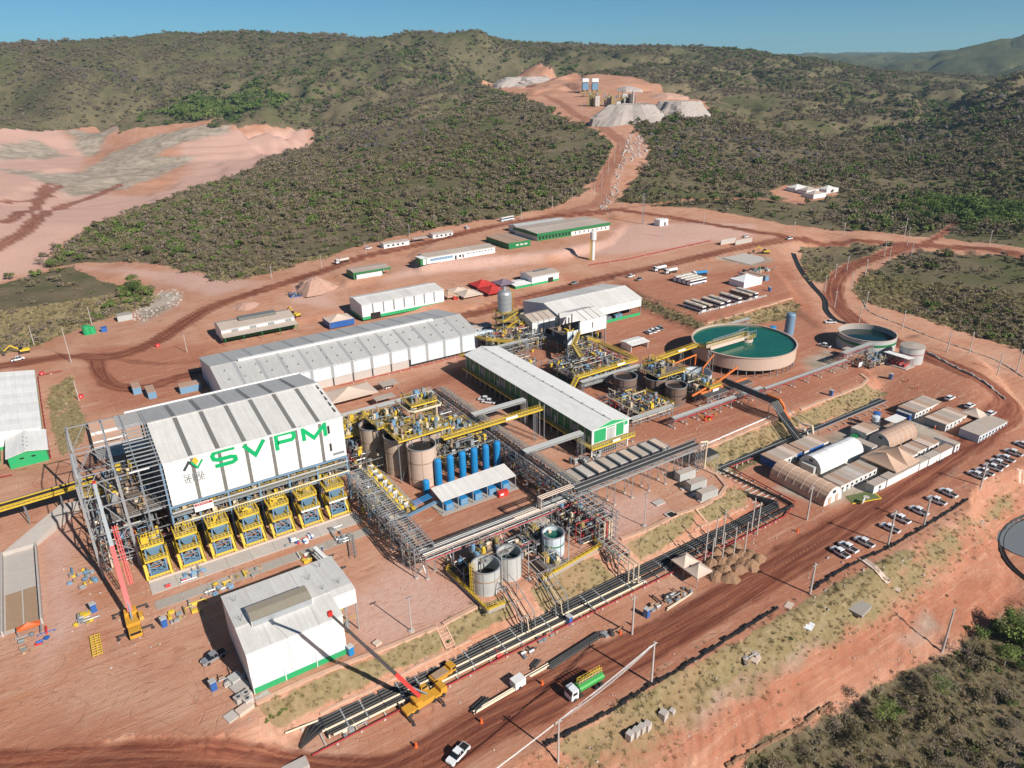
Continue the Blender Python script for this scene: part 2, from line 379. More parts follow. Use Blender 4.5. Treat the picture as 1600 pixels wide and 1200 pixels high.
BUSYARD = PG([(960,432),(1010,462),(1102,503),(1165,484),(1242,462),(1215,430),(1180,395),(1000,425)], 4.5)
TERR = PG([(640,398),(660,412),(740,405),(800,398),(860,396),(950,375),(975,352),(950,335),(840,340),(720,360)], 9)
TERR2 = PG([(520,425),(545,440),(640,425),(640,408),(560,405)], 6)
PADS = [(BENCH, -5, 1.9, 40), (PAD, 0, 1.45, 30), (BUSYARD, 4.5, 1.6, 20), (TERR, 9, 1.5, 25), (TERR2, 6, 1.5, 20), (PG([(1562,842),(1575,822),(1650,796),(1660,925),(1592,908),(1566,872)], -15.6), -15.6, 1.3, 9)]
def terrain_z(X, Y):
 X = np.asarray(X, float); Y = np.asarray(Y, float); z = base_z(X, Y)
 for P, lv, run, reach in PADS:
  d = -sdist(X, Y, P, reach)                     # >0 outside
  if P is BENCH:
   lvv = lv + 5.0 * smooth((Y * .92 - X * .38 - (-24)) / 26.0) * (X > 200) * smooth((X - 250) / 30)
   lvv = lvv + 4.5 * smooth((24 - X) / 34.0)
   lvv = lvv + (2.6 * fbm(X, Y, 11, 4, 4) + .8 * fbm(X, Y, 3, 2, 14)) * smooth(d / 3)
  else: lvv = lv + .5 * fbm(X, Y, 6, 2, 6) * smooth(d / 2)
  o = np.maximum(d, 0)
  zz = np.clip(z, lvv - o / run, lvv + o / run)
  z = np.where(d >= reach - .01, z, zz)
 return z
# the ground is a fan of rings that widen with distance
TH = np.radians(np.arange(-22.0, 96.01, .25)); RR = np.exp(np.arange(math.log(22.0), math.log(9500.0), .0078))
GX = RR[:, None] * np.sin(TH)[None]; GY = RR[:, None] * np.cos(TH)[None]
GZ = terrain_z(GX, GY)
def zat(X, Y):
 """terrain height from the grid itself, so things stand on the drawn surface"""
 X = np.asarray(X, float); Y = np.asarray(Y, float)
 a = (np.arctan2(X, Y) - TH[0]) / (TH[1] - TH[0]); b = (np.log(np.maximum(np.hypot(X, Y), 22.1)) - math.log(22.0)) / .0078
 a = np.clip(a, 0, len(TH) - 1.001); b = np.clip(b, 0, len(RR) - 1.001); i = a.astype(int); j = b.astype(int); fa = a - i; fb = b - j
 return (GZ[j, i] * (1 - fa) + GZ[j, i + 1] * fa) * (1 - fb) + (GZ[j + 1, i] * (1 - fa) + GZ[j + 1, i + 1] * fa) * fb
def PX(px, py):
 """where a ground pixel of the photograph lies on the terrain"""
 d = ray(px, py); h = math.hypot(d[0], d[1]); r = np.exp(np.linspace(math.log(60), math.log(9000), 900))
 X = d[0] / h * r; Y = d[1] / h * r; Z = CAMZ + d[2] / h * r; below = zat(X, Y) > Z
 k = int(np.argmax(below)) if below.any() else len(r) - 1
 if k > 0:
  lo, hi = r[k - 1], r[k]
  for _ in range(14):
   m = (lo + hi) / 2
   if zat(d[0] / h * m, d[1] / h * m) > CAMZ + d[2] / h * m: hi = m
   else: lo = m
  rr = (lo + hi) / 2
 else: rr = r[0]
 x, y = d[0] / h * rr, d[1] / h * rr
 return (x, y, float(zat(x, y)))
def PXP(pts): return [PX(*p)[:2] for p in pts]

# ------------------------------------------------------------ what covers the ground
def curve(pts, n=6):
 """smoothed line through the picked points"""
 P = [np.array(p) for p in pts]; P = [2 * P[0] - P[1]] + P + [2 * P[-1] - P[-2]]; out = []
 for i in range(1, len(P) - 2):
  for k in range(n):
   t = k / n; out.append(.5 * (2 * P[i] + (P[i + 1] - P[i - 1]) * t + (2 * P[i - 1] - 5 * P[i] + 4 * P[i + 1] - P[i + 2]) * t * t + (3 * P[i] - P[i - 1] - 3 * P[i + 1] + P[i + 2]) * t ** 3))
 out.append(P[-2]); return out
ROADS = [  # pixels along the middle, half width in metres, darkness
 ([(-40,1215),(200,1196),(420,1205),(600,1215),(760,1130),(880,1070),(1000,1010),(1120,945),(1200,895),(1290,840),(1400,765),(1500,700),(1560,655),(1575,628),(1540,598),(1480,570),(1400,535),(1340,505),(1312,480),(1303,455),(1312,430),(1340,412),(1390,395),(1440,383),(1530,388),(1610,402)], 5.2, 1),
 ([(-30,578),(60,563),(120,557),(180,556),(240,535),(290,503),(340,476),(420,450),(500,425),(560,405),(640,385),(700,370),(780,352),(850,340),(930,332),(960,327)], 5.0, 1),
 ([(960,327),(1040,338),(1120,352),(1240,371),(1340,375),(1440,383)], 4.5, 1),
 ([(700,500),(760,485),(840,462),(920,440),(1000,422),(1100,400),(1180,382),(1260,373)], 4.8, .95),
 ([(150,562),(158,585),(180,603),(225,606),(280,590),(330,577)], 3.6, 1),
 ([(150,558),(210,565),(270,568),(330,560),(420,540)], 2.2, .6),
 ([(1180,382),(1215,395),(1240,440),(1270,480),(1285,520)], 3, .25),
 ([(870,335),(930,320),(945,305),(940,290),(952,265),(968,240),(972,222),(950,205),(920,190),(890,172),(870,158),(850,148)], 7.5, .55),
 ([(960,327),(1030,318),(1080,312),(1160,311),(1250,316)], 2.4, .7),
 ([(1440,383),(1468,368),(1490,352),(1500,338),(1560,318),(1620,312)], 3, 1),
 ([(-30,400),(20,372),(51,349),(94,326),(159,302),(184,289)], 6.5, .85), ([(-20,345),(20,342),(57,322),(72,303),(94,290)], 6, .85), ([(-20,313),(50,313),(80,306)], 5, .9), ([(57,305),(75,287)], 5, .8),
 ([(0,740),(80,735),(160,725),(230,690)], 3.5, .35), ([(600,640),(700,590),(760,575)], 4.5, .5),
 ([(640,860),(760,800),(850,750)], 3, .35), ([(1080,600),(1200,560)], 3, .2), ([(1020,640),(1150,640),(1260,600)], 4.5, .3),
 ([(860,640),(1000,690)], 2, .2), ([(860,1240),(1050,1160),(1200,1090),(1320,1040),(1420,990),(1500,950),(1600,905)], 5.0, .25), ([(60,1150),(200,1080),(320,1010),(360,930)], 5, .18)]
SCRUB = [PXP(p) for p in (
 [(-60,510),(-60,455),(20,438),(60,428),(110,415),(165,440),(230,452),(243,465),(225,480),(185,492),(140,505),(60,540),(20,552),(-60,560)],
 [(60,425),(110,375),(170,345),(240,320),(330,290),(430,245),(490,212),(480,203),(400,195),(330,200),(345,185),(190,205),(150,198),(-80,200),(-80,0),(1700,0),(1700,410),(1600,388),(1480,372),(1440,370),(1340,360),(1240,352),(1150,335),(1090,325),(1020,322),(985,312),(955,322),(1000,270),(1020,235),(1000,205),(960,185),(975,175),(1105,182),(1105,160),(990,120),(905,118),(820,108),(750,128),(770,140),(850,165),(880,190),(935,205),(955,228),(945,262),(905,302),(860,325),(780,342),(700,352),(640,366),(560,385),(500,402),(430,425),(380,438),(340,437),(300,425),(240,412),(180,410),(120,412)],
 [(1250,385),(1300,378),(1400,385),(1425,378),(1370,408),(1320,428),(1300,440),(1270,440),(1255,415)],
 [(1440,392),(1600,398),(1700,420),(1700,640),(1590,545),(1510,520),(1420,490),(1345,470),(1335,450),(1345,430),(1385,410)],
 [(1130,1230),(1200,1160),(1290,1110),(1370,1065),(1440,1040),(1500,1000),(1560,970),(1620,935),(1640,1260)])]
SCRUB[1] = SCRUB[1]
BARE = [PXP(p) for p in ([(1205,300),(1225,290),(1300,292),(1308,305),(1250,322)],)]
GRASS = [PXP(p) for p in (
 [(405,1105),(480,1068),(600,1020),(684,984),(700,1010),(620,1048),(500,1105),(430,1140)], [(694,975),(740,948),(790,932),(800,955),(770,975),(706,1012)], [(830,925),(925,870),(940,882),(960,905),(900,930),(850,950)],
 [(975,850),(1060,808),(1085,800),(1065,838),(1000,875)], [(1085,796),(1120,783),(1140,765),(1170,765),(1160,790),(1110,818)], [(1095,705),(1204,660),(1245,668),(1262,690),(1150,738),(1130,742),(1092,722)],
 [(1246,645),(1300,625),(1352,600),(1400,608),(1330,640),(1270,668)], [(1105,507),(1160,490),(1240,470),(1250,480),(1225,500),(1170,508),(1110,516)], [(985,462),(1102,508),(1098,518),(985,472)],
 [(78,610),(110,590),(118,620),(80,655)], [(82,660),(118,628),(132,660),(130,690),(95,715)],
 [(865,1170),(1000,1085),(1200,975),(1330,900),(1400,858),(1450,860),(1330,960),(1200,1030),(1060,1110),(930,1190)], [(1210,655),(1250,650),(1262,660),(1220,670)])]
PINK = [PXP(p) for p in (
 [(60,428),(110,378),(170,348),(240,323),(330,293),(430,248),(488,213),(480,203),(360,203),(290,212),(275,240),(300,262),(250,300),(180,305),(120,280),(140,240),(80,200),(-60,200),(-60,440)],
 [(540,935),(640,850),(720,930),(735,945),(600,1010),(560,1000)], [(60,860),(100,800),(135,960),(60,1060)], [(900,800),(1010,770),(1040,800),(960,840)],
 [(600,440),(900,400),(990,395),(1180,370),(1180,350),(980,350),(950,376),(800,400),(640,415)], [(440,470),(480,430),(520,460),(520,480)], [(120,415),(300,425),(420,440),(340,460),(240,440)])]
PALEGREY = [PXP(p) for p in ([(0,225),(51,217),(94,235),(102,244),(57,249),(11,251),(-20,244)], [(94,202),(193,197),(170,212),(153,235),(142,244),(119,227)], [(125,269),(176,238),(241,211),(312,197),(360,198),(360,207),(272,227),(241,244),(306,244),(289,258),(241,278),(193,295),(170,300),(96,306),(91,292),(0,266),(-20,259),(71,272)], [(215,470),(260,455),(285,460),(270,480),(215,510)],
 [(1060,1130),(1100,1080),(1200,1030),(1250,990),(1290,985),(1280,1010),(1180,1060),(1120,1110)], [(1120,402),(1160,396),(1210,406),(1180,416)], [(1250,565),(1290,545),(1320,570),(1270,585)],
 [(1400,1000),(1450,960),(1470,980),(1430,1010)], [(1400,660),(1440,680),(1500,720),(1480,740),(1380,700)], [(1275,690),(1330,668),(1440,645),(1500,705),(1400,765),(1300,792),(1215,765)],
 [(838,600),(880,580),(905,600),(870,615)], [(690,545),(700,540)][:2] + [(700,545)])]
_n1 = fbm(GX, GY, 7, 4, 31); _n2 = fbm(GX, GY, 30, 4, 37); RAD_ = np.hypot(GX, GY)
def cover(polys, soft=1.0, rag=3.0, reach=30.0):
 a = np.full(GX.shape, 0.0)
 for P in polys:
  big = max(abs(p[0]) + abs(p[1]) for p in P) > 900; s = 1 if not big else 2.5
  d = sdist(GX, GY, P, reach * s); a = np.maximum(a, np.clip(.5 + (d + (_n1 + _n2) * rag * s) / (2 * soft * s), 0, 1))
 return a
A_scrub = cover(SCRUB, 2.0, 5.0); A_bare = cover(BARE, 3, 3)
A_grass = cover(GRASS, .8, 2.0); A_rough = cover([PXP([(860,1200),(1000,1100),(1200,985),(1420,855),(1560,755),(1610,750),(1560,830),(1440,950),(1300,1020),(1150,1100),(1000,1200)])], 4, 6); A_grass = np.maximum(A_grass, .66 * A_rough); A_pink = cover(PINK, 4.0, 8.0); A_grey = cover(PALEGREY, 2.5, 6.0)
A_red = cover([PXP(p) for p in ([(560,630),(720,560),(800,500),(960,440),(1100,425),(1230,410),(1290,520),(1330,560),(1390,600),(1350,600),(1090,700),(960,690),(820,640),(700,610)], [(130,545),(350,535),(310,630),(160,640)], [(640,860),(860,750),(800,690),(640,760)], [(-40,1215),(-40,1150),(120,1120),(330,1140),(430,1200)], [(1150,745),(1330,640),(1420,560),(1530,590),(1600,660),(1600,720),(1400,860),(1200,985),(1000,1085),(860,1150),(600,1215),(400,1215),(620,1170),(900,1030),(1090,930)], [(860,1200),(1200,1040),(1420,900),(1600,880),(1640,960),(1480,1000),(1300,1100),(1130,1210)], [(1400,900),(1480,830),(1560,760),(1620,740),(1620,900)])], 5, 8)
A_road = np.zeros(GX.shape)
A_rs = np.zeros(GX.shape); A_rd = np.zeros(GX.shape)
for pts, hw, k in ROADS:
 P = curve(PXP(pts)); xs = [p[0] for p in P]; ys = [p[1] for p in P]
 m = (GX > min(xs) - 20) & (GX < max(xs) + 20) & (GY > min(ys) - 20) & (GY < max(ys) + 20)
 d, s = seg_dist(GX[m], GY[m], P); w = hw * (1 + .25 * (vnoise(s / 14, s * 0, 3) - .5))
 e = np.clip(.5 + (w - d + _n1[m] * 2.6) / 1.5, 0, 1) * k
 up = e > A_road[m]; A_rs[m] = np.where(up, s, A_rs[m]); A_rd[m] = np.where(up, d, A_rd[m]); A_road[m] = np.maximum(A_road[m], e)
# hills beyond the picked outline are scrub too
A_scrub = np.maximum(A_scrub, smooth((RAD_ - 2300) / 100)); A_scrub *= (1 - np.clip(A_road * 2.2, 0, 1)) * (1 - A_bare)
nr, nc = GX.shape
V = np.stack([GX, GY, GZ], -1).reshape(-1, 3)
I = (np.arange(nr - 1)[:, None] * nc + np.arange(nc - 1)[None]).ravel()
F = np.stack([I, I + 1, I + nc + 1, I + nc], -1)[:, ::-1]
def fm(A): A = A[:-1, :-1]; return A.ravel()
rf = fm(A_road) > .5; sf = (fm(A_scrub) > .5) & ~rf; gf = ~(rf | sf)
gm, nt, b = newmat('ground_earth')
def attr(n): a = nt.nodes.new('ShaderNodeAttribute'); a.attribute_name = n; return a.outputs['Fac']
p = wpos(nt)
nA = noise(nt, .05, 6, .6, p); nB = noise(nt, .6, 6, .65, p); nC = noise(nt, 4.0, 5, .7, p); nD = noise(nt, .012, 5, .6, p)
# streaks drawn by wheels and graders
mp = nt.nodes.new('ShaderNodeMapping'); mp.inputs['Rotation'].default_value = (0, 0, RAD(28)); mp.inputs['Scale'].default_value = (.05, .9, 1); L(nt, p, mp.inputs[0])
nS = noise(nt, 1.0, 5, .65, mp.outputs[0], .6)
ramp = lambda v, lo, hi: math_n(nt, 'MULTIPLY_ADD', v, 1 / (hi - lo), -lo / (hi - lo), clamp=True)
earth = mixc(nt, ramp(nA, .35, .65), (.46, .205, .12), (.54, .30, .205))
earth = mixc(nt, math_n(nt, 'MULTIPLY', attr('red'), math_n(nt, 'MULTIPLY_ADD', nA, 1.2, .2), clamp=True), earth, (.36, .125, .07))
earth = mixc(nt, math_n(nt, 'MULTIPLY', ramp(nB, .4, .75), .4), earth, (.56, .34, .23))
mp2 = nt.nodes.new('ShaderNodeMapping'); mp2.inputs['Rotation'].default_value = (0, 0, RAD(-38)); mp2.inputs['Scale'].default_value = (.035, .6, 1); L(nt, p, mp2.inputs[0]); nT = noise(nt, 1.0, 5, .6, mp2.outputs[0], 1.2)
mp3 = nt.nodes.new('ShaderNodeMapping'); mp3.inputs['Rotation'].default_value = (0, 0, RAD(10)); mp3.inputs['Scale'].default_value = (.025, .22, 1); L(nt, p, mp3.inputs[0]); nU = noise(nt, 1.0, 2, .5, mp3.outputs[0], 1.5)
def rut(n, w): return math_n(nt, 'SUBTRACT', 1.0, math_n(nt, 'MULTIPLY', math_n(nt, 'ABSOLUTE', math_n(nt, 'SUBTRACT', math_n(nt, 'FRACT', math_n(nt, 'MULTIPLY', n, 9.0)), .5)), w), clamp=True)
ruts = math_n(nt, 'MULTIPLY', math_n(nt, 'MAXIMUM', rut(nU, 9), rut(noise(nt, .045, 1, .5, p, .8), 14)), ramp(nB, .42, .62))
earth = mixc(nt, math_n(nt, 'MULTIPLY', ramp(nS, .5, .72), .55), earth, (.32, .13, .075))
earth = mixc(nt, math_n(nt, 'MULTIPLY', ramp(nT, .52, .7), .5), earth, (.58, .38, .26))
earth = mixc(nt, math_n(nt, 'MULTIPLY', ruts, .55), earth, (.27, .10, .06))
blot = ramp(noise(nt, .11, 7, .72, p), .56, .66); earth = mixc(nt, math_n(nt, 'MULTIPLY', blot, .5), earth, (.34, .135, .08))
pink = mixc(nt, ramp(nB, .3, .7), (.58, .385, .315), (.54, .30, .225)); pink = mixc(nt, math_n(nt, 'MULTIPLY', ramp(nS, .5, .7), .4), pink, (.62, .40, .32))
c = mixc(nt, attr('pink'), earth, pink)
c = mixc(nt, attr('pale'), c, mixc(nt, ramp(noise(nt, .035, 7, .7, p, 1.5), .4, .6), mixc(nt, ramp(nB, .35, .65), (.50, .42, .345), (.42, .34, .26)), (.27, .215, .16)))
gr = mixc(nt, ramp(nB, .35, .7), (.22, .165, .075), (.34, .26, .15)); gr = mixc(nt, math_n(nt, 'MULTIPLY', ramp(nA, .5, .7), .6), gr, (.38, .22, .13))
gmask = math_n(nt, 'MULTIPLY_ADD', math_n(nt, 'ADD', attr('grass'), math_n(nt, 'MULTIPLY_ADD', math_n(nt, 'ADD', math_n(nt, 'MULTIPLY', nC, .4), noise(nt, .22, 6, .7, p)), 1.3, -.9)), 3, -1, clamp=True)
c = mixc(nt, gmask, c, gr)
rd = mixc(nt, ramp(nB, .3, .7), (.20, .062, .036), (.26, .088, .05)); cv = nt.nodes.new('ShaderNodeCombineXYZ'); L(nt, math_n(nt, 'MULTIPLY', attr('rd'), .8), cv.inputs[0]); L(nt, math_n(nt, 'MULTIPLY', attr('rs'), .03), cv.inputs[1]); nR = noise(nt, 1.0, 4, .65, cv.outputs[0], .3)
rd = mixc(nt, ramp(nR, .45, .6), rd, (.14, .044, .029)); rd = mixc(nt, math_n(nt, 'MULTIPLY', ramp(nR, .5, .36), .5), rd, (.38, .17, .10))
rd = mixc(nt, math_n(nt, 'MULTIPLY', ramp(nT, .5, .65), .3), rd, (.36, .16, .10))
rmask = math_n(nt, 'ADD', attr('road'), math_n(nt, 'MULTIPLY', math_n(nt, 'MULTIPLY_ADD', nB, 1, -.5), .45), clamp=True)
rmask = math_n(nt, 'MULTIPLY', rmask, math_n(nt, 'MULTIPLY', attr('road'), 2.0, clamp=True))
c = mixc(nt, rmask, c, rd)
sg = mixc(nt, ramp(nA, .35, .65), (.13, .105, .065), (.205, .155, .095)); sg = mixc(nt, ramp(nB, .45, .7), sg, (.12, .105, .05)); sg = mixc(nt, math_n(nt, 'MULTIPLY', ramp(nD, .5, .6), .75), sg, (.095, .10, .04))
smask = math_n(nt, 'MULTIPLY_ADD', math_n(nt, 'ADD', attr('scrub'), math_n(nt, 'MULTIPLY_ADD', nB, .6, -.3)), 4, -1.5, clamp=True)
sg = mixc(nt, attr('far'), sg, mixc(nt, ramp(nA, .35, .65), (.06, .07, .028), (.115, .105, .05)))
c = mixc(nt, smask, c, sg)
v = math_n(nt, 'MULTIPLY_ADD', nC, .36, .82); sc_ = nt.nodes.new('ShaderNodeVectorMath'); sc_.operation = 'SCALE'; L(nt, c, sc_.inputs[0]); L(nt, v, sc_.inputs['Scale'])
L(nt, sc_.outputs[0], b.inputs['Base Color']); b.inputs['Roughness'].default_value = .95; b.inputs['Specular IOR Level'].default_value = .1
bp = nt.nodes.new('ShaderNodeBump'); bp.inputs['Strength'].default_value = .5; bp.inputs['Distance'].default_value = .4; L(nt, math_n(nt, 'ADD', nB, math_n(nt, 'SUBTRACT', math_n(nt, 'MULTIPLY', nC, .5), math_n(nt, 'MULTIPLY', ruts, .5))), bp.inputs['Height']); L(nt, bp.outputs[0], b.inputs['Normal'])
ATT = dict(rs=A_rs, rd=A_rd, red=A_red, road=A_road, scrub=A_scrub, grass=A_grass, pink=A_pink, pale=A_grey, far=smooth((RAD_ - 1500) / 1200))
# small relief where machines work the soil
def sheet(name, fmask):
 f = F[fmask]; used = np.zeros(len(V), bool); used[f.ravel()] = True; idx = np.cumsum(used) - 1; v = V[used]; f = idx[f]
 me = bpy.data.meshes.new(name); me.vertices.add(len(v)); me.vertices.foreach_set('co', v.ravel())
 me.loops.add(len(f) * 4); me.loops.foreach_set('vertex_index', f.ravel().astype(np.int32))
 me.polygons.add(len(f)); me.polygons.foreach_set('loop_start', (np.arange(len(f)) * 4).astype(np.int32)); me.polygons.foreach_set('loop_total', np.full(len(f), 4, np.int32))
 me.polygons.foreach_set('use_smooth', np.ones(len(f), bool))
 for k, A in ATT.items():
  a = me.attributes.new(k, 'FLOAT', 'POINT'); a.data.foreach_set('value', A.ravel()[used].astype(np.float32))
 me.update(); me.materials.append(gm); o = link(name, me); tag(o, kind='structure'); return o
sheet('ground', gf); sheet('dirt_road', rf); sheet('scrub_terrain', sf)
# the land goes on outside the picture: a coarse skirt
th2 = np.radians(np.concatenate([np.arange(96.0, 338.1, 4.0)])); rr2 = np.exp(np.linspace(math.log(22.0), math.log(9500), 40))
X2 = rr2[:, None] * np.sin(th2)[None]; Y2 = rr2[:, None] * np.cos(th2)[None]
Z2 = terrain_z(X2, Y2)
mb = MB(); n2 = len(th2)
mb.v = [tuple(q) for q in np.stack([X2, Y2, Z2], -1).reshape(-1, 3).tolist()] + [(0, 0, float(Z2[0].mean()))]
mb.f = [(i * n2 + j, (i + 1) * n2 + j, (i + 1) * n2 + j + 1, i * n2 + j + 1) for i in range(len(rr2) - 1) for j in range(n2 - 1)]
mb.m = [0] * len(mb.f)
so = mb.build('terrain', gm); tag(so, kind='structure')
for k in ATT:
 a = so.data.attributes.new(k, 'FLOAT', 'POINT'); a.data.foreach_set('value', np.full(len(mb.v), 1.0 if k in ('scrub', 'far') else 0.0, np.float32))
# ------------------------------------------------------------ sheds and halls
def shed(name, label, cat, x0, y0, x1, y1, z0, eave, ridge, axis='x', rp=.5, roof='roof_light', wall='white_sheet', base=None, base_h=1.2,
   bays=6, sky=None, sky_w=.8, front=None, over=.3, group=None, walls='fblr', wall_z=0, far_roof=None, eave2=None, sky_front=None):
 """gabled hall; axis x = ridge along world X. rp = ridge position across. walls: f(ront) b l r; wall_z = lower edge of the cladding"""
 if axis == 'x': Lx, W = x1 - x0, y1 - y0; loc = (x0, y0, z0); rz = 0
 else: Lx, W = y1 - y0, x1 - x0; loc = (x1, y0, z0); rz = PI / 2
 t = thing(name, loc, rz, label, cat, group); e2 = eave2 if eave2 is not None else eave; yr = W * rp
 T = .14
 def slab(a, b, ya, za, yb, zb, dz=0):
  return MB().add([(a, ya, za + dz), (b, ya, za + dz), (b, yb, zb + dz), (a, yb, zb + dz), (a, ya, za + dz - T), (b, ya, za + dz - T), (b, yb, zb + dz - T), (a, yb, zb + dz - T)],
      [(0, 1, 2, 3), (7, 6, 5, 4), (0, 4, 5, 1), (1, 5, 6, 2), (2, 6, 7, 3), (3, 7, 4, 0)])
 s1 = (ridge - eave) / yr; s2 = (ridge - e2) / (W - yr)
 cuts = [-over]
 for k in range(1, bays + 1): cuts.append(Lx * k / bays if k < bays else Lx + over)
 for (ya, za, yb, zb, rm) in ((-over, eave - over * s1, yr, ridge, roof), (W + over, e2 - over * s2, yr, ridge, far_roof or roof)):
  for k in range(bays):
   a, b = cuts[k], cuts[k + 1]
   if sky:
    w = sky_w; m0 = a + (0 if k == 0 else w / 2); m1 = b - (0 if k == bays - 1 else w / 2)
    slab(m0, m1, ya, za, yb, zb).build('roof_panel', rm, t)
    if k < bays - 1: slab(m1, m1 + w, ya, za, yb, zb, -.05).build('skylight', sky, t)
   else: slab(a, b - (.03 if k < bays - 1 else 0), ya, za, yb, zb, .015 * (k % 2)).build('roof_panel', rm, t)
 MB().box(-over, yr - .35, ridge - .02, Lx + over, yr + .35, ridge + .1).build('ridge_cap', roof, t)
 MB().box(-over - .02, -over - .22, eave - over * s1 - .22, Lx + over + .02, -over, eave - over * s1 - .02).build('gutter', 'white_sheet', t)
 bm_ = base or wall; bh = base_h if base else 0
 th = .2
 if 'f' in walls and front is None:
  n = bays if sky_front else 1
  for k in range(n):
   a, b = Lx * k / n, Lx * (k + 1) / n
   w = sky_w / 2 if sky_front else 0
   MB().box(a + (w if k else 0), 0, max(wall_z, bh), b - (w if k < n - 1 else 0), th, eave - T).build('wall_panel' if n > 1 else 'wall', wall, t)
   if sky_front and k < n - 1: MB().box(b - w, .02, max(wall_z, bh), b + w, th, eave - T - .01).build('translucent_strip', sky_front, t)
  if bh: MB().box(0, -.02, 0, Lx, th, bh).build('wall_base', bm_, t)
 if 'b' in walls: MB().box(0, W - th, wall_z, Lx, W, e2 - T).build('wall', wall, t)
 for side, xs in (('l', (0, th)), ('r', (Lx - th, Lx))):
  if side in walls:
   z1 = max(wall_z, bh)
   poly = [(th + .01, z1), (W - th - .01, z1), (W - th - .01, e2 - T + s2 * th), (yr, ridge - T), (th + .01, eave - T + s1 * th)]
   vs = [(xs[0], p[0], p[1]) for p in poly] + [(xs[1], p[0], p[1]) for p in poly]; n = 5
   MB().add(vs, [tuple(range(n - 1, -1, -1)), tuple(range(n, 2 * n))] + [(i, (i + 1) % n, n + (i + 1) % n, n + i) for i in range(n)]).build('gable_wall', wall, t)
   if bh: MB().box(xs[0] - .02, th + .01, 0, xs[1] + .02, W - th - .01, bh).build('wall_base', bm_, t)
 t['dim'] = 0; del t['dim']
 return t, Lx, W
def strips_x(t, name, m, xs, w, y0, y1, z0, z1):
 for x in xs: MB().box(x - w / 2, y0, z0, x + w / 2, y1, z1).build(name, m, t)

# --- the long grey hall
t, LX, W_ = shed('warehouse', 'long grey-roofed hall with white ridge cap and concrete lower wall', 'warehouse', 41.6, 259.5, 149.4, 298.5, 0, 9, 12.8,
     rp=.40, roof='roof_grey', wall='wall_pale', bays=13, sky='skylight_pale', sky_w=1.2, wall_z=3.4, walls='b', far_roof='roof_grey')
for k in range(13):
 a, b = LX * k / 13, LX * (k + 1) / 13
 z = 3.4 if k < 9 else 1.0
 MB().box(a + (.6 if k else 0), 0, z, b - (.6 if k < 12 else 0), .2, 8.86).build('wall_panel', 'wall_pale', t)
 if k < 12: MB().box(b - .6, .02, z, b + .6, .2, 8.85).build('translucent_strip', 'skylight_pale', t)
for k in range(9):
 a, b = LX * k / 13, LX * (k + 1) / 13
 MB().box(a + .25, .25, 0, b - .25, .5, 3.35).build('concrete_panel', 'concrete_pale', t)
 MB().box(b - .22, -.05, 0, b + .22, .5, 3.38).build('column', 'steel_dark', t)
for k in range(9, 13):
 for j in range(4): x = LX * (k + j / 4) / 13; MB().box(x, -.04, 0, x + .25, .3, .98).build('column', 'steel_dark', t)
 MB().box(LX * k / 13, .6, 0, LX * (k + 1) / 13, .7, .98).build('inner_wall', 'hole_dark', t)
for x0_, x1_ in ((0, .2), (LX - .2, LX)):
 vs = [(x0_, .01, 0), (x0_, W_, 0), (x0_, W_, 8.8), (x0_, W_ * .4, 12.6), (x0_, .01, 8.8)]; vs += [(x1_, *v[1:]) for v in vs]
 MB().add(vs, [(4, 3, 2, 1, 0), (5, 6, 7, 8, 9), (0, 1, 6, 5), (1, 2, 7, 6), (2, 3, 8, 7), (3, 4, 9, 8), (4, 0, 5, 9)]).build('gable_wall', 'wall_pale', t)
MB().box(10, W_ * .4 - .8, 12.75, 94, W_ * .4 + .8, 13.5).build('ridge_vent', 'roof_white', t)
for k in range(40):
 x = 4 + (k % 20) * 5.2; y = (4.5, 10.5)[k // 20]
 MB().lathe([(.18, 0), (.22, .5), (.3, .5), (.25, .75), (.01, .8)], 6, (x + (k * 37 % 5) * .3, y, 9 + y * 3.8 / 15.6)).build('roof_vent', 'steel_galv', t)
# --- hall with the big green letters
SX0, SX1, SY, SZ0, SZ1, SR = 11.6, 58.0, 178.0, 14.4, 26.5, 30.0
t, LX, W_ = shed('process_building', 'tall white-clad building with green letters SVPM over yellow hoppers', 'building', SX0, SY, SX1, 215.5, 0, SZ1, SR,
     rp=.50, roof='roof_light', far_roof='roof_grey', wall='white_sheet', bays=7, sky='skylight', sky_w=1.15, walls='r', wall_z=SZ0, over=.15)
SVP = t
# cladding of the front in sheets between translucent strips
for k in range(7):
 a, b = LX * k / 7, LX * (k + 1) / 7
 MB().box(a + (.45 if k else 0), -.25, SZ0, b - (.45 if k < 6 else 0), 0, SZ1 + .1).build('wall_panel', 'roof_white', t)
 if k < 6:
  for j in range(6):
   za = SZ0 + (SZ1 - SZ0) * j / 6; MB().box(b - .45, -.2, za + .04, b + .45, 0, za + (SZ1 - SZ0) / 6 - .04).build('translucent_strip', 'skylight', t)
MB().box(-.1, -.45, SZ1 + .05, LX + .1, .1, SZ1 + .25).build('gutter', 'white_paint', t)
MB().box(-4, W_ + .1, SZ1 - .1, LX, W_ + .6, SZ1 + .3).build('gutter', 'white_paint', t)
# far wall: cladding down to the ground so no light shows through
MB().box(0, W_ - .3, 9, LX, W_ - .1, SZ1).build('wall', 'white_sheet', t)
for z in (23.5, 18): MB().box(LX - 4.6, -.32, z - 1.0, LX - 4.0, -.26, z + 1.4).build('louvre', 'hole_dark', t)
MB().box(LX - 3.9, -.34, SZ0 + 1.0, LX - .6, -.27, SZ0 + 1.7).build('name_plate', 'logo_grey', t)
for j in range(5): MB().box(LX - 1.0, 2.5 + j * 3.2, 27.2 + j * .58, LX - .7, 5.3 + j * 3.2, 27.5 + j * .58).build('roof_louvre', 'steel_dark', t)
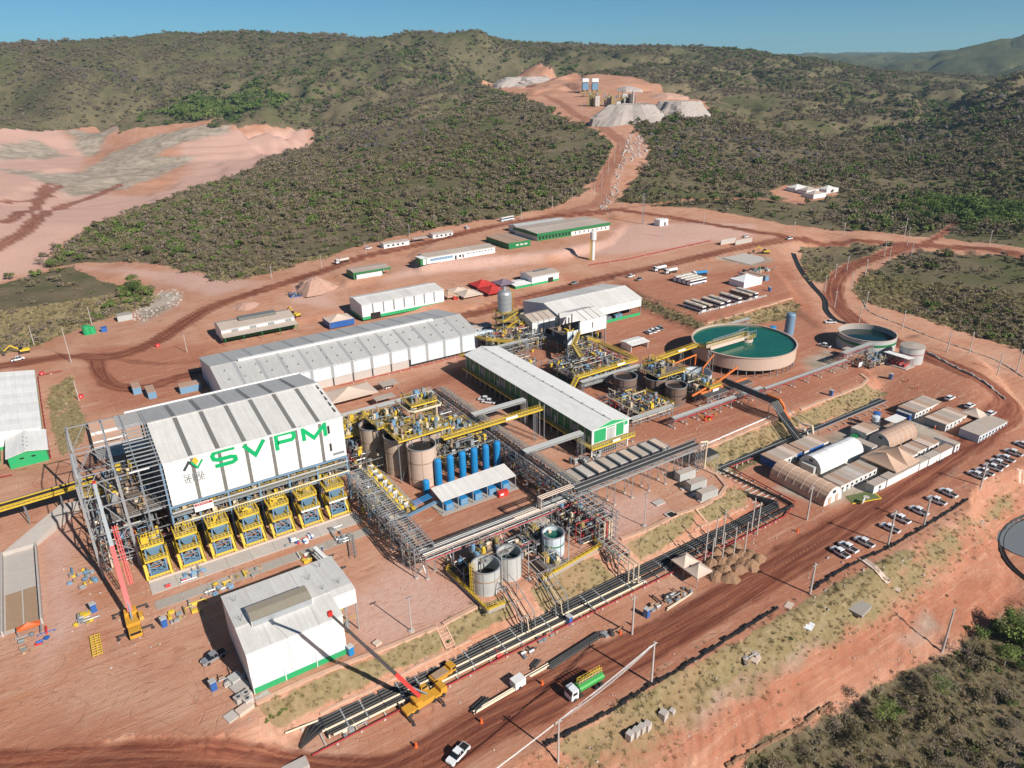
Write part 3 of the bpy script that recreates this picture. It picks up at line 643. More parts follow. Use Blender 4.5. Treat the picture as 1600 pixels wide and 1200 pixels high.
# lettering: strokes as raised flat shapes on the wall (x along, z up)
def stroke(pts, w, y, mats, t, closed=False):
 """constant width band with mitred corners"""
 P = [np.array(p, float) for p in pts]; n = len(P); left = []; right = []
 for i in range(n):
  d0 = P[i] - P[i - 1] if (i > 0 or closed) else P[1] - P[0]; d1 = P[(i + 1) % n] - P[i] if (i < n - 1 or closed) else d0
  d0 = d0 / np.linalg.norm(d0); d1 = d1 / np.linalg.norm(d1); m = d0 + d1; m = m / max(1e-6, np.linalg.norm(m)); nn = np.array([-m[1], m[0]]); k = 1 / max(.35, abs(m @ d0))
  left.append(P[i] + nn * w / 2 * k); right.append(P[i] - nn * w / 2 * k)
 mb = MB()
 for i in range(n if closed else n - 1):
  j = (i + 1) % n; q = [left[i], left[j], right[j], right[i]]
  vs = [(p[0], y, p[1]) for p in q] + [(p[0], y - .06, p[1]) for p in q]
  mb.add(vs, [(4, 5, 6, 7), (0, 1, 5, 4), (1, 2, 6, 5), (2, 3, 7, 6), (3, 0, 4, 7)])
 return mb
def arc(cx, cz, r, a0, a1, n=6): return [(cx + r * math.cos(RAD(a0 + (a1 - a0) * i / n)), cz + r * math.sin(RAD(a0 + (a1 - a0) * i / n))) for i in range(n + 1)]
def inv_face(px, py):      # pixel -> (x,z) on the letter wall
 d = ray(px, py); tt = (SY - .3) / d[1]; return (d[0] * tt - SX0, CAMZ + d[2] * tt)
yl = -.27
f = inv_face
stroke([f(366, 699), f(342, 705), f(334, 708.5), f(331.5, 713), f(334, 718), f(341, 718.5), f(361, 713), f(367.5, 713.5), f(368.5, 718), f(364, 721.5), f(336.5, 729)], 1.08, yl, None, None).build('letter_s', 'logo_green', t)
stroke([f(380, 696), f(399.5, 710.5), f(412, 686.5)], 1.08, yl, None, None).build('letter_v', 'logo_green', t)
stroke([f(434, 704), f(430.5, 680.5), f(455, 674.5), f(458.5, 676.5), f(459.5, 682), f(456, 686.5), f(434, 692)], 1.08, yl, None, None).build('letter_p', 'logo_green', t)
stroke([f(476, 689), f(472.5, 671.5), f(491, 684), f(506.5, 663), f(509, 681)], 1.08, yl, None, None).build('letter_m', 'logo_green', t)
# the emblem left of the letters: yellow lozenge held by a dark and a green tick
q = [f(305, 713), f(310.5, 720), f(306, 727), f(299.5, 720)]
MB().add([(p[0], yl - .06, p[1]) for p in q] + [(p[0], yl, p[1]) for p in q], [(0, 1, 2, 3)[::-1], (0, 1, 5, 4), (1, 2, 6, 5), (2, 3, 7, 6), (3, 0, 4, 7)]).build('emblem_lozenge', 'logo_yellow', t)
stroke([f(287.5, 736), f(294.5, 722.5), f(308, 730.5)], .65, yl, None, None).build('emblem_tick', 'logo_dark', t)
stroke([f(299, 722.5), f(309, 730.5), f(316, 717.5)], .5, yl - .01, None, None).build('emblem_tick', 'logo_green', t)
GL = {'S': [[(1, 1), (0, 1), (0, .5), (1, .5), (1, 0), (0, 0)]], 'E': [[(1, 1), (0, 1), (0, 0), (1, 0)], [(0, .5), (.8, .5)]], 'R': [[(0, 0), (0, 1), (1, 1), (1, .5), (0, .5)], [(.5, .5), (1, 0)]],
  'A': [[(0, 0), (.5, 1), (1, 0)]], 'V': [[(0, 1), (.5, 0), (1, 1)]], 'D': [[(0, 0), (0, 1), (.7, 1), (1, .75), (1, .25), (.7, 0), (.05, 0)]]}
for word, p0, p1, sz in (('SERRA', (288, 746.5), (320, 738.5), 1.25), ('VERDE', (289, 752), (322, 744.5), 1.2)):
 a = f(*p0); b_ = f(*p1); mb = MB(); n = len(word); cw = (b_[0] - a[0]) / n
 for i, ch in enumerate(word):
  for st in GL[ch]:
   pts = [(a[0] + cw * (i + .7 * u), (a[1] + b_[1]) / 2 - sz / 2 + sz * v) for u, v in st]; s_ = stroke(pts, .17, yl, None, None); mb.add(s_.v, s_.f)
 mb.build('lettering', 'logo_grey', t)
# frame under and beside the hall
PXS = [-.6, 6.0, 13.5, 21.5, 29.5, 37.5, 46.2]
for i, x in enumerate(PXS):
 MB().box(x - .22, -.2, 0, x + .22, .25, SZ0 if i else SZ1).build('column', 'steel_blue', t)
 MB().box(x - .22, 18, 0, x + .22, 18.4, 25).build('column', 'steel_grey', t)
 MB().box(x - .22, 36.6, 0, x + .22, 37, 26).build('column', 'steel_grey', t)
for z, m in ((13.9, 'steel_blue'), (8.6, 'steel_blue'), (11.2, 'steel_grey')):
 MB().box(-.6, -.15, z - .3, LX, .15, z + .3).build('beam', m, t)
for z in (7.9, 11.5):                       # floors with gratings and rails
 MB().box(0, .8, z, LX, 17.5, z + .25).build('floor_deck', 'deck', t)
 MB().rail([(0, .5, z + .2), (LX, .5, z + .2)], mi=0).build('railing', 'yellow_paint', t)
 MB().box(0, .3, z - .1, LX, .55, z + .2).build('edge_beam', 'yellow_grate', t)
MB().box(0, 8, 0, LX, 8.3, 7.8).build('inner_wall', 'steel_dark', t)
rr_ = random.Random(3)
MACH = ['yellow_grate', 'steel_grey', 'pipe_cream', 'steel_dark', 'yellow_paint', 'steel_galv', 'wood', 'blue_light']
for z in (8.2, 11.8):
 for k in range(26):
  x = .8 + k * 1.78; mb = MB(); w_ = rr_.uniform(.5, 1.4); h_ = rr_.uniform(.4, 1.7)
  mb.cbox(x, 1.6 + rr_.random(), z + h_ / 2 + .05, w_, rr_.uniform(.6, 1.4), h_)
  mb.tube((x + .5, 1.3, z), (x + .5, 1.3, z + rr_.uniform(1, 2.2)), .12, 6); mb.tube((x - .4, 1.2, z + .5), (x + .7, 1.2, z + .6), .1, 5)
  mb.build('machine', rr_.choice(MACH), t)
MB().tube((-.5, -.7, 12.5), (LX, -.7, 12.7), .28, 8).build('pipe', 'pipe_grey', t)
MB().tube((-.5, -.9, 9.4), (LX, -.9, 9.6), .22, 8).build('pipe', 'pipe_cream', t)
for k in range(7):
 x = PXS[k]; mb = MB()
 if k < 6: mb.tube((x, .1, 8.6), (PXS[k + 1], .1, 13.8), .09, 4); mb.tube((PXS[k + 1], .1, 8.6), (x, .1, 13.8), .09, 4); mb.build('brace', 'steel_grey', t)
# purlins left bare at the open left bay
pu = thing('unclad_roof_bay', (4.6, SY, 0), 0, 'bare grey purlins and rafters of the unclad bay left of the green letters', 'steelwork')
for k in range(11): y = .5 + k * 1.65; z = SZ1 + (SR - SZ1) * (y / 18.7); MB().box(0, y, z - .3, 6.8, y + .18, z).build('purlin', 'steel_galv', pu)
for k in range(11): y = 19.5 + k * 1.7; z = SR - (SR - SZ1) * ((y - 18.7) / 18.7); MB().box(0, y, z - .3, 6.8, y + .18, z).build('purlin', 'steel_galv', pu)
for x in (1.5, 6.3):
 MB().beam((x, 0, SZ1 - .3), (x, 18.7, SR - .3), .25, .5).build('rafter', 'steel_grey', pu); MB().beam((x, 18.8, SR - .3), (x, 37.4, SZ1 - .3), .25, .5).build('rafter', 'steel_grey', pu)
for k in range(8): z = 15 + k * 1.45; MB().box(1, -.25, z, 6.9, -.1, z + .16).build('girt', 'steel_galv', pu)
for y in (0, 37): MB().box(1.3, y, 0, 1.7, y + .4, SZ1).build('column', 'steel_grey', pu)
MB().box(-.5, -.3, SZ1 - .1, 4, 0, SZ1 + .2).build('gutter', 'white_paint', pu)
# warning board hung on the frame
t2 = thing('warning_sign', (16.3, SY - 1.3, 11.3), 0, 'white board with red heading hung under the left end of the lettered wall', 'sign')
MB().box(0, 0, 0, 4.6, .1, 2.4).build('board', 'sign_white', t2); MB().box(.1, -.03, 1.6, 4.5, -.002, 2.3).build('heading', 'pipe_red', t2)
mb = MB()
for i, ch in enumerate('PERIGO'): mb.box(.75 + i * .52, -.05, 1.75, .75 + i * .52 + .1, -.035, 2.15); mb.box(.75 + i * .52, -.05, 2.07, .75 + i * .52 + .35, -.035, 2.15)
mb.build('lettering', 'sign_white', t2)

# --- white building in front with the roof lantern
t, LX, W_ = shed('workshop', 'white building with green base and brown roof lantern beside the mobile crane', 'building', 14.2, 120.0, 34.0, 140.2, 0, 10.7, 11.7,
     rp=.36, roof='roof_light', wall='roof_white', bays=4, walls='bl', over=.1)
MB().box(0, 0, 2.6, LX, .2, 10.5).build('wall', 'roof_white', t)
MB().box(0, .05, 1.35, LX, .2, 2.58).build('translucent_strip', 'wall_pale', t)
MB().box(0, -.05, 0, LX, .2, 1.32).build('wall_base', 'green_paint', t)
for x in (.15, LX / 3, LX * 2 / 3, LX - .15): MB().box(x - .08, -.14, 0, x + .08, -.06, 4.2).build('downpipe', 'white_paint', t)
MB().box(LX, 5.7, 10.5, LX + .0 + .2, 20, 10.7)
# taller right bay standing on posts
T_ = .14
mbr = MB().add([(LX + .1, 5.5, 11.4), (LX + 5.1, 5.5, 11.4), (LX + 5.1, 7.3, 11.68), (LX + .1, 7.3, 11.68)], [(0, 1, 2, 3)]).add([(LX + .1, 7.3, 11.68), (LX + 5.1, 7.3, 11.68), (LX + 5.1, 20.5, 10.68), (LX + .1, 20.5, 10.68)], [(0, 1, 2, 3)])
mbr.build('roof_panel', 'roof_light', t)
MB().box(LX + .1, 5.3, 7.6, LX + 5.1, 5.5, 11.36).build('wall', 'roof_white', t)
MB().box(LX + 4.9, 5.55, 7.6, LX + 5.1, 20.2, 10.7).build('gable_wall', 'roof_white', t)
MB().box(LX - .2, .25, 0, LX, 20, 10.5).build('wall', 'roof_white', t)
for x, y in ((LX + 4.9, 5.6), (LX + 4.9, 13), (LX + 4.9, 20), (LX + 2.4, 5.6)): MB().box(x - .13, y - .13, 0, x + .13, y + .13, 7.6).build('post', 'steel_galv', t)
rr_ = random.Random(4)
for k in range(14):
 mb = MB(); x = LX + .8 + rr_.random() * 3; y = 6.2 + rr_.random() * 10; z = rr_.choice([0, 0, 2.5, 5]); mb.cbox(x, y, z + .8, 1, 1, 1.5); mb.tube((x, y, z), (x + .5, y, z + 2.4), .15, 6); mb.build('machine', rr_.choice(MACH), t)
MB().rail([(LX + .4, 5.7, 3), (LX + 4.6, 5.7, 3)]).build('railing', 'yellow_paint', t)
ln = MB().add([(3.0, 5.7, 12.9), (15.6, 5.7, 12.9), (15.6, 10.8, 12.9), (3.0, 10.8, 12.9), (3.0, 8.25, 13.2), (15.6, 8.25, 13.2)], [(0, 1, 5, 4), (4, 5, 2, 3)])
ln.build('roof_lantern', 'lantern', t)
for xa, xb in ((2.95, 3.1), (15.5, 15.65)): MB().box(xa, 5.75, 11.4, xb, 10.75, 12.9).build('end_wall', 'white_paint', t)
for y in (5.7, 10.8): MB().box(3.1, y - .06, 11.4, 15.5, y + .06, 12.88).build('lantern_sill', 'steel_galv', t)
for k in range(11): x = 3.6 + k * 1.15; MB().box(x, 5.72, 12.85, x + .07, 10.78, 12.95).build('glazing_bar', 'steel_grey', t)
for x, y in ((2, 16), (1.5, 9), (21, 17), (22.5, 9), (17.5, 14), (18.8, 8.8)):
 z = 10.7 + (min(y, 14) * .1); MB().tube((x, y, 11.4), (x - .3, y, 12.9), .05, 4).tube((x, y, 11.4), (x + .35, y, 12.9), .05, 4).build('roof_stay', 'steel_dark', t)

# --- the long green and white building on stilts
gx0, gx1, gy0, gy1 = 130.0, 145.2, 156.0, 236.0
t, LX, W_ = shed('raised_office', 'long white-roofed building on stilts with green upper walls and yellow walkway', 'building', gx0, gy0, gx1, gy1, 0, 10.2, 11.9,
     axis='y', roof='roof_white', wall='green_dark', bays=1, walls='', over=.45)
# local x runs along world +Y, local y runs along world -X : west side is y=W
MB().box(.3, .3, 4.6, LX - .3, W_ - .3, 4.9).build('floor_slab', 'concrete', t)
MB().box(.6, 4.5, 0, LX - 8, W_ - 2.2, 4.5).build('understorey_shade', 'steel_dark', t)  # dark box standing in for the shade in the open lower storey
nb = 22
for k in range(nb):
 a, b = LX * k / nb, LX * (k + 1) / nb
 MB().box(a + .3, W_ - .25, 5.0, b - .3, W_ - .1, 9.9).build('green_panel', 'green_dark', t)
 MB().box(a + .3, .1, 5.0, b - .3, .25, 9.9).build('green_panel', 'green_dark', t)
 if k % 4 == 2: MB().box(a + .7, W_ - .1, 5.6, b - .7, W_ - .02, 8.6).build('louvre_panel', 'logo_grey', t)
 elif k % 5 == 0: MB().box(a + 1.0, W_ - .1, 5.0, a + 2.1, W_ - .02, 7.4).build('door', 'tank_white', t)
for k in range(nb + 1):
 x = min(max(LX * k / nb, .25), LX - .25)
 for y in (.15, W_ - .15): MB().box(x - .22, y - .2, 0, x + .22, y + .2, 10).build('column', 'white_paint' if k in (0, nb) else 'steel_galv', t)
vs = [(0, 0.3, 5), (0, W_ - .3, 5), (0, W_ - .3, 10.1), (0, W_ / 2, 11.7), (0, .3, 10.1)]; vs2 = [(.2, *v[1:]) for v in vs]
MB().add(vs + vs2, [(4, 3, 2, 1, 0), (5, 6, 7, 8, 9)] + [(i, (i + 1) % 5, 5 + (i + 1) % 5, 5 + i) for i in range(5)]).build('gable_wall', 'white_paint', t)
for ya, yb in ((9.6, 14.4), (2.2, 5.3)): MB().box(-.06, ya, 5.2, -.005, yb, 9.7).build('green_panel', 'green_paint', t)
MB().box(-.06, .6, 8.2, -.005, 1.9, 9.7).build('green_panel', 'green_paint', t); MB().box(-.06, 5.9, 9.2, -.005, 9.2, 10.3).build('green_panel', 'green_paint', t)
MB().box(-.1, 5.9, 5.0, -.02, 7.4, 8.9).build('door_leaf', 'tank_white', t); MB().box(-.1, 7.5, 5.0, -.02, 9.0, 8.9).build('door_leaf', 'tank_white', t)
MB().box(-.08, .7, 5.4, -.01, 1.8, 8.0).build('sign_board', 'sign_white', t)
vs = [(-.3, -.2, 10.2), (-.3, W_ + .2, 10.2), (-.3, W_ / 2, 11.95)]; MB().add(vs, [(0, 2, 1)]).build('gable_trim', 'green_paint', t)
MB().box(-.5, -.3, 9.9, -.32, W_ + .3, 10.15).build('fascia', 'white_paint', t)
MB().box(-2.2, -1.0, 4.55, -.05, W_ + 1.6, 4.75).build('walkway', 'yellow_grate', t); MB().box(.0, W_ + .05, 4.55, LX, W_ + 1.6, 4.75).build('walkway', 'yellow_grate', t)
MB().rail([(-2.15, -1, 4.75), (-2.15, W_ + 1.5, 4.75), (LX, W_ + 1.5, 4.75)], r=.05).build('railing', 'yellow_paint', t)
MB().box(-2.3, -1.0, 4.3, -2.2, W_ + 1.6, 4.8).box(-2.2, W_ + 1.6, 4.3, LX, W_ + 1.7, 4.75).build('kick_plate', 'yellow_paint', t)
MB().box(-2.4, 5.5, 4.9, -2.32, 8.6, 5.7).build('sign_board', 'sign_white', t)
for k in range(16):
 for y in (2.5, 6, 9.5): MB().box(-.05 + (k % 2) * .02, 1.0 + k * .82, .2, .05, 1.1 + k * .82, 4.4)
mb = MB()
for k in range(15): mb.box(.1, .8 + k * .95, 0, .2, .9 + k * .95, 4.5)
for z in (.8, 1.8, 2.8, 3.8): mb.box(.12, .5, z, .18, W_ - .5, z + .08)
mb.build('lower_screen', 'tank_white', t)
for k in range(14): x = 3 + k * 5.6; MB().lathe([(.14, 0), (.14, .4), (.25, .42), (.01, .6)], 6, (x, W_ / 2 + .2, 11.9)).build('roof_vent', 'steel_galv', t)

# --- further halls
t, LX, W_ = shed('warehouse', 'broad white warehouse behind the silo with open green-based bays on its right', 'warehouse', 191, 255.2, 241.5, 285.4, 0, 9, 12.2, rp=.42,
     roof='roof_light', far_roof='roof_light', wall='white_paint', bays=7, walls='b', over=.2)
MB().box(0, 0, 4.6, LX, .2, 8.85).build('wall', 'white_paint', t)
for x0_, x1_ in ((0, .2), (LX - .2, LX)):
 vs = [(x0_, .21, 0 if x0_ == 0 else 4.6), (x0_, W_, 0), (x0_, W_, 8.8), (x0_, W_ * .42, 12.0), (x0_, .21, 8.8)]; vs += [(x1_, *v[1:]) for v in vs]
 MB().add(vs, [(4, 3, 2, 1, 0), (5, 6, 7, 8, 9), (0, 1, 6, 5), (1, 2, 7, 6), (2, 3, 8, 7), (3, 4, 9, 8), (4, 0, 5, 9)]).build('gable_wall', 'wall_pale', t)
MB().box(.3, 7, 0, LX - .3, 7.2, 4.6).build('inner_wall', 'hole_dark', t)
for k in range(8): x = .3 + k * (LX - .6) / 7; MB().box(x - .15, .02, 0, x + .15, .3, 4.6).build('column', 'steel_grey', t)
MB().box(24, .05, 0, LX - .2, .2, 1.4).build('wall_base', 'green_paint', t)
for k in range(6): MB().box(1 + k * 7, 2.2, 0, 5.5 + k * 7, 4.4, 1.9).build('stacked_goods', ('wood', 'steel_grey', 'blue_light')[k % 3], t)
t, LX, W_ = shed('storage_hall', 'white hall with nine grey wall strips and green base beyond the long roof', 'warehouse', 123.2, 327.0, 168.8, 343.2, .8, 8, 9.0, rp=.62,
     roof='roof_light', wall='white_paint', base='green_paint', base_h=1.5, bays=8, sky_w=.9, sky_front='logo_grey', walls='fblr', over=.2, far_roof='roof_light')
MB().box(4.2, -.05, 0, 9.5, .0, 2.9).build('doorway', 'hole_dark', t)
MB().box(10, -.03, 1.5, LX, .0, 2.4).build('glazed_strip', 'wall_pale', t)
z0 = 1.0
t, LX, W_ = shed('canteen', 'cream building with brown roof lantern, four grey windows and porch', 'building', 58.1, 335.6, 92, 349.4, z0, 5.6, 7.0, roof='roof_dusty', wall='white_paint', bays=5, over=.2)
for x in (4.5, 12.8, 21.2, 29.5): w_ = MB().box(x, -.06, 1.9, x + 3.0, .0, 4.9).build('window', 'logo_grey', t); [MB().box(x + .72 + .75 * j, -.09, 1.95, x + .8 + .75 * j, -.062, 4.85).build('mullion', 'white_paint', w_) for j in range(3)]
MB().add([(-.3, -4.6, 3.0), (LX + .3, -4.6, 3.0), (LX + .3, -.1, 3.8), (-.3, -.1, 3.8)], [(0, 1, 2, 3)]).build('porch_roof', 'roof_dusty', t)
for k in range(5): MB().box(.2 + k * 8.3, -4.5, 0, .5 + k * 8.3, -4.2, 3.0).build('post', 'green_dark', t)
MB().box(0, -.04, 0, LX, .0, 1.8).build('wall_base', 'green_dark', t)
MB().box(9.5, 4.8, 6.9, 27, 9.0, 8.0).build('roof_lantern', 'skylight', t)
shed('staff_building', 'wide plain white-roofed building at the left edge', 'building', -48, 272.5, -16.0, 334.5, 0, 5, 7.4, axis='y', rp=.5, roof='roof_white', wall='white_paint', bays=12, base='green_paint')
t, LX, W_ = shed('staff_annex', 'small white-roofed annex with bright green walls at the left edge', 'building', -25.8, 255.5, -15.2, 272.0, 0, 4.2, 5.3, axis='y', roof='roof_white', wall='green_paint', bays=1, over=.5)
for y in (3.2, 6.4): w_ = MB().box(-.08, y, 2.6, -.01, y + 1.1, 3.1).build('window', 'glass_dark', t)
for k in range(6): MB().lathe([(.16, 0), (.16, .3), (.28, .32), (.01, .5)], 6, (3 + k * 1.6, W_ * .5 + (.5 if k % 2 else -.5), 5.3)).build('roof_vent', 'steel_galv', t)
shed('staff_annex', 'green annex sliver left of the small white-roofed annex', 'building', -44, 262, -28.5, 272.0, 0, 4.0, 5.0, axis='y', roof='roof_white', wall='green_paint', bays=1, over=.4)
# terrace buildings
zt = 9.0
t, LX, W_ = shed('office', 'long low white office with blue glazing and a green cube at its left end', 'building', 185.5, 379, 233, 390.5, zt, 3.9, 4.6, roof='roof_dusty', wall='white_paint', bays=3, over=.2, rp=.6)
MB().box(2.5, -.06, 1.3, 17.5, -.0, 2.9).build('glazing', 'blue_light', t)
for k in range(8): MB().box(4.3 + k * 1.9, -.09, 1.3, 4.42 + k * 1.9, -.062, 2.9).build('mullion', 'white_paint', t)
MB().box(19, -.06, 0, 20.2, -.0, 2.4).build('door', 'glass_dark', t); MB().box(22, -.06, .9, 23.4, -.0, 2.4).build('window', 'glass_dark', t); MB().box(24.2, -.06, .4, 25.2, -.0, 2.4).build('window', 'glass_dark', t)
for k in range(9): MB().box(27.5 + k * 2.1, -.06, 2.1, 28.6 + k * 2.1, -.0, 2.7).build('window', 'glass_dark', t)
MB().box(-4.2, -.6, 0, -.2, 6, 3.9).build('side_cube', 'green_dark', t); MB().box(-2.6, -.66, 0, -.8, -.6, 3.4).build('white_door', 'white_paint', t)
MB().box(-4.4, -.8, 3.9, 0, 6.2, 4.1).build('cube_roof', 'roof_white', t)
t, LX, W_ = shed('office', 'small green-fronted building with white lettering beside the long low white office', 'building', 244.8, 381.5, 261.0, 409, zt, 3.7, 4.2, axis='y', roof='roof_tan', wall='green_dark', bays=1, over=.3)
MB().box(-.35, -.2, .1, -.1, W_ + .2, 4.0).build('green_front', 'green_dark', t)
mb = MB()
for k, c0 in enumerate((10.5, 9.7, 8.9, 7.2, 6.4, 5.6, 4.0, 3.2, 2.4)): mb.box(-.42, c0, 1.6, -.36, c0 + .5, 2.5)
mb.build('lettering', 'sign_white', t)
t, LX, W_ = shed('office', 'large low building with dark green fascia on the upper terrace', 'building', 272.5, 389.5, 334, 417, zt, 5.0, 5.6, roof='roof_dusty', wall='white_paint', bays=4, over=.4)
MB().box(-.6, -.7, 3.2, LX + .6, -.42, 5.1).build('fascia', 'green_dark', t); MB().box(-.8, -.7, 3.2, -.5, W_ + .5, 5.1).build('fascia', 'green_dark', t)
MB().box(0, -.05, 0, 28, .0, 3.2).build('dark_green_front', 'green_dark', t)  # dark green sheet over the left part of the front wall
for k in range(10): MB().box(1.2 + k * 2.7, -.1, .9, 2.6 + k * 2.7, -.05, 2.6).build('window', 'glass_dark', t)
for k in range(8): MB().box(31 + k * 3.8, -.06, .9, 31.8 + k * 3.8, -.0, 2.3).build('window', 'glass_dark', t)
shed('office', 'grey-roofed wing behind the dark green fascia building', 'building', 276, 418, 318, 430, zt, 4.2, 5, roof='roof_grey', wall='white_paint', bays=3)
t, LX, W_ = shed('open_shed', 'green-edged open shed on the lower terrace left', 'shed', 141.5, 382.5, 163.6, 393.5, 6, 4.0, 4.5, roof='roof_dusty', wall='white_paint', bays=2, walls='', over=.2)
MB().box(-.4, -.5, 2.9, LX + .4, -.25, 4.0).box(-.5, -.5, 0, .5, -.3, 2.9).build('fascia', 'green_dark', t); MB().box(1.5, .2, 0, LX - 5, .4, 2.8).build('wall', 'white_paint', t)
MB().box(.2, 8, 0, LX - .2, 8.2, 3.8).build('wall', 'tank_white', t); MB().box(-.3, 0, 0, -.1, 10.8, 3.8).build('wall', 'green_dark', t)
for x in (LX - 4.5, LX - .2): MB().box(x - .1, -.2, 0, x + .1, 0, 3).build('post', 'green_dark', t)
for (x0_, x1_, y_, lab) in ((182.8, 201, 434.5, 'left one of the two grey-roofed guard cabins beyond the back road'), (222, 237.6, 441.5, 'right one of the two grey-roofed guard cabins beyond the back road')):
 z0 = float(zat((x0_ + x1_) / 2, y_))
 t, LX, W_ = shed('guard_cabin', lab, 'cabin', x0_, y_, x1_, y_ + 6, z0 - .3, 3.3, 3.7, roof='roof_dusty', wall='white_paint', bays=2, group='guard cabins on the back road')
 for k in range(4): MB().box(2.5 + k * 3.4, -.06, 1.2, 4 + k * 3.4, 0, 2.3).build('window', 'glass_dark', t)
z0 = float(zat(212, 438)); t = thing('bus_shelter', (205, 436, z0), 0, 'open grey shelter between the two guard cabins', 'shelter')
MB().box(0, 0, 2.6, 11, 4, 2.8).build('roof', 'roof_grey', t)
for x in (.3, 5.5, 10.7):
 for y in (.3, 3.7): MB().box(x - .1, y - .1, 0, x + .1, y + .1, 2.6).build('post', 'steel_dark', t)
z0 = 1.8
t, LX, W_ = shed('substation', 'white and green two-part building right of the red canopies', 'building', 221.5, 322, 240, 333.5, z0, 6.2, 7.2, roof='roof_dusty', wall='white_paint', base='green_paint', base_h=2.4, bays=2)
MB().box(11, -.06, 0, 14.5, -.0, 4.0).build('doorway', 'hole_dark', t); MB().box(5, 4.8, 7.0, 14, 6.6, 7.6).build('roof_lantern', 'skylight', t)
t2, a_, b_ = shed('substation_annex', 'low green-walled annex at the left end of the white and green building', 'building', 210.5, 322, 221.2, 332, z0, 2.9, 3.3, roof='roof_white', wall='green_paint', bays=1)
# tents and canopies
def canopy(name, label, x0, y0, x1, y1, z0, h, peak, m, walls=None, wallm=None, group=None, posts=True, nx=1, ny=1):
 t = thing(name, (x0, y0, z0), 0, label, 'canopy', group); W, D = x1 - x0, y1 - y0
 for i in range(nx):
  for j in range(ny):
   a, b, c, d = W * i / nx, W * (i + 1) / nx, D * j / ny, D * (j + 1) / ny; p = ((a + b) / 2, (c + d) / 2, peak)
   mb = MB(); R4 = [(a, c, h), (b, c, h), (b, d, h), (a, d, h)]
   for k in range(4):
    q0, q1 = Vector(R4[k]), Vector(R4[(k + 1) % 4]); pk = Vector(p); n = 5; last = None
    for s in range(n):
     f0, f1 = s / n, (s + 1) / n; sag = lambda f: -(peak - h) * .5 * f * (1 - f)
     A = q0.lerp(pk, f0); Bq = q1.lerp(pk, f0); C = q1.lerp(pk, f1); Dq = q0.lerp(pk, f1)
     for v_, f_ in ((A, f0), (Bq, f0), (C, f1), (Dq, f1)): v_.z += sag(f_)
     mb.add([A, Bq, C, Dq], [(0, 1, 2, 3)])
   mb.build('canvas', m, t)
 mb = MB().box(0, -.03, h - .35, W, .03, h).box(0, D - .03, h - .35, W, D + .03, h).box(-.03, 0, h - .35, .03, D, h).box(W - .03, 0, h - .35, W + .03, D, h); mb.build('valance', wallm or m, t)
 if posts:
  for x in [W * i / nx for i in range(nx + 1)]:
   for y in [D * j / ny for j in range(ny + 1)]: MB().tube((x, y, 0), (x, y, h), .08, 6).build('post', 'steel_galv', t)
 if walls:
  for w in walls:
   bx = {'f': (0, -.02, W, .03), 'b': (0, D - .03, W, D + .02), 'l': (-.02, 0, .03, D), 'r': (W - .03, 0, W + .02, D)}[w]
   MB().box(bx[0], bx[1], 0, bx[2], bx[3], h - .4).build('side_wall', wallm or m, t)
 return t
canopy('canopy', 'bright red canopy tent with a red side wall', 191, 318, 203, 330, 1, 3.6, 6.4, 'canvas_red', 'r', 'red_paint'); canopy('canopy', 'dull red canopy tent behind the bright red one', 191.5, 330.4, 203, 341, 1.5, 3.6, 6.2, 'canvas_red')
canopy('canopy', 'violet-grey canopy tent between the red canopies and the green annex', 203.5, 326, 213, 336, 1.8, 3.4, 5.6, 'canvas_violet'); canopy('canopy', 'beige canopy tent left of the red canopies', 178, 322, 189.8, 333, .8, 3.2, 5.6, 'canvas_beige')
canopy('canopy', 'yellowish canopy tent at the corner of the strip-walled hall', 171, 327, 177.6, 338, .8, 3.2, 5.0, 'canvas_tan'); canopy('canopy', 'small pale canopy behind the beige canopy tents', 178, 334, 188, 341, .8, 3.0, 4.4, 'canvas_beige')
p = G(497, 505); canopy('gazebo', 'pale hip-roofed kiosk between the cream building and the strip-walled hall', 105.5, 325, 118, 335, .5, 3.0, 5.2, 'canvas_beige', 'fl', 'blue_paint')
a = G(515, 620, 3); canopy('canopy', 'faded beige canopy behind the platform beside the long grey hall', a[0] - 2, a[1] - 6, a[0] + 17, a[1] + 5, 0, 3, 5.5, 'canvas_beige', nx=1)
for (px, py, w, d, lab, m) in ((660, 612, 9, 5, 'small tan lean-to roof right of the faded beige canopy', 'roof_tan'), (607, 598, 7, 5, 'grey lean-to roof left of the faded beige canopy', 'roof_dusty'), (600, 620, 8, 4, 'dusty low roof in front of the grey lean-to roof', 'roof_dusty')):
 g = G(px, py, 2.8); t = thing('lean_to', (g[0] - w / 2, g[1] - d / 2, 0), 0, lab, 'shelter'); MB().box(0, 0, 2.7, w, d, 2.85).build('roof', m, t)
 for x in (.2, w - .2):
  for y in (.2, d - .2): MB().box(x - .06, y - .06, 0, x + .06, y + .06, 2.7).build('post', 'steel_galv', t)
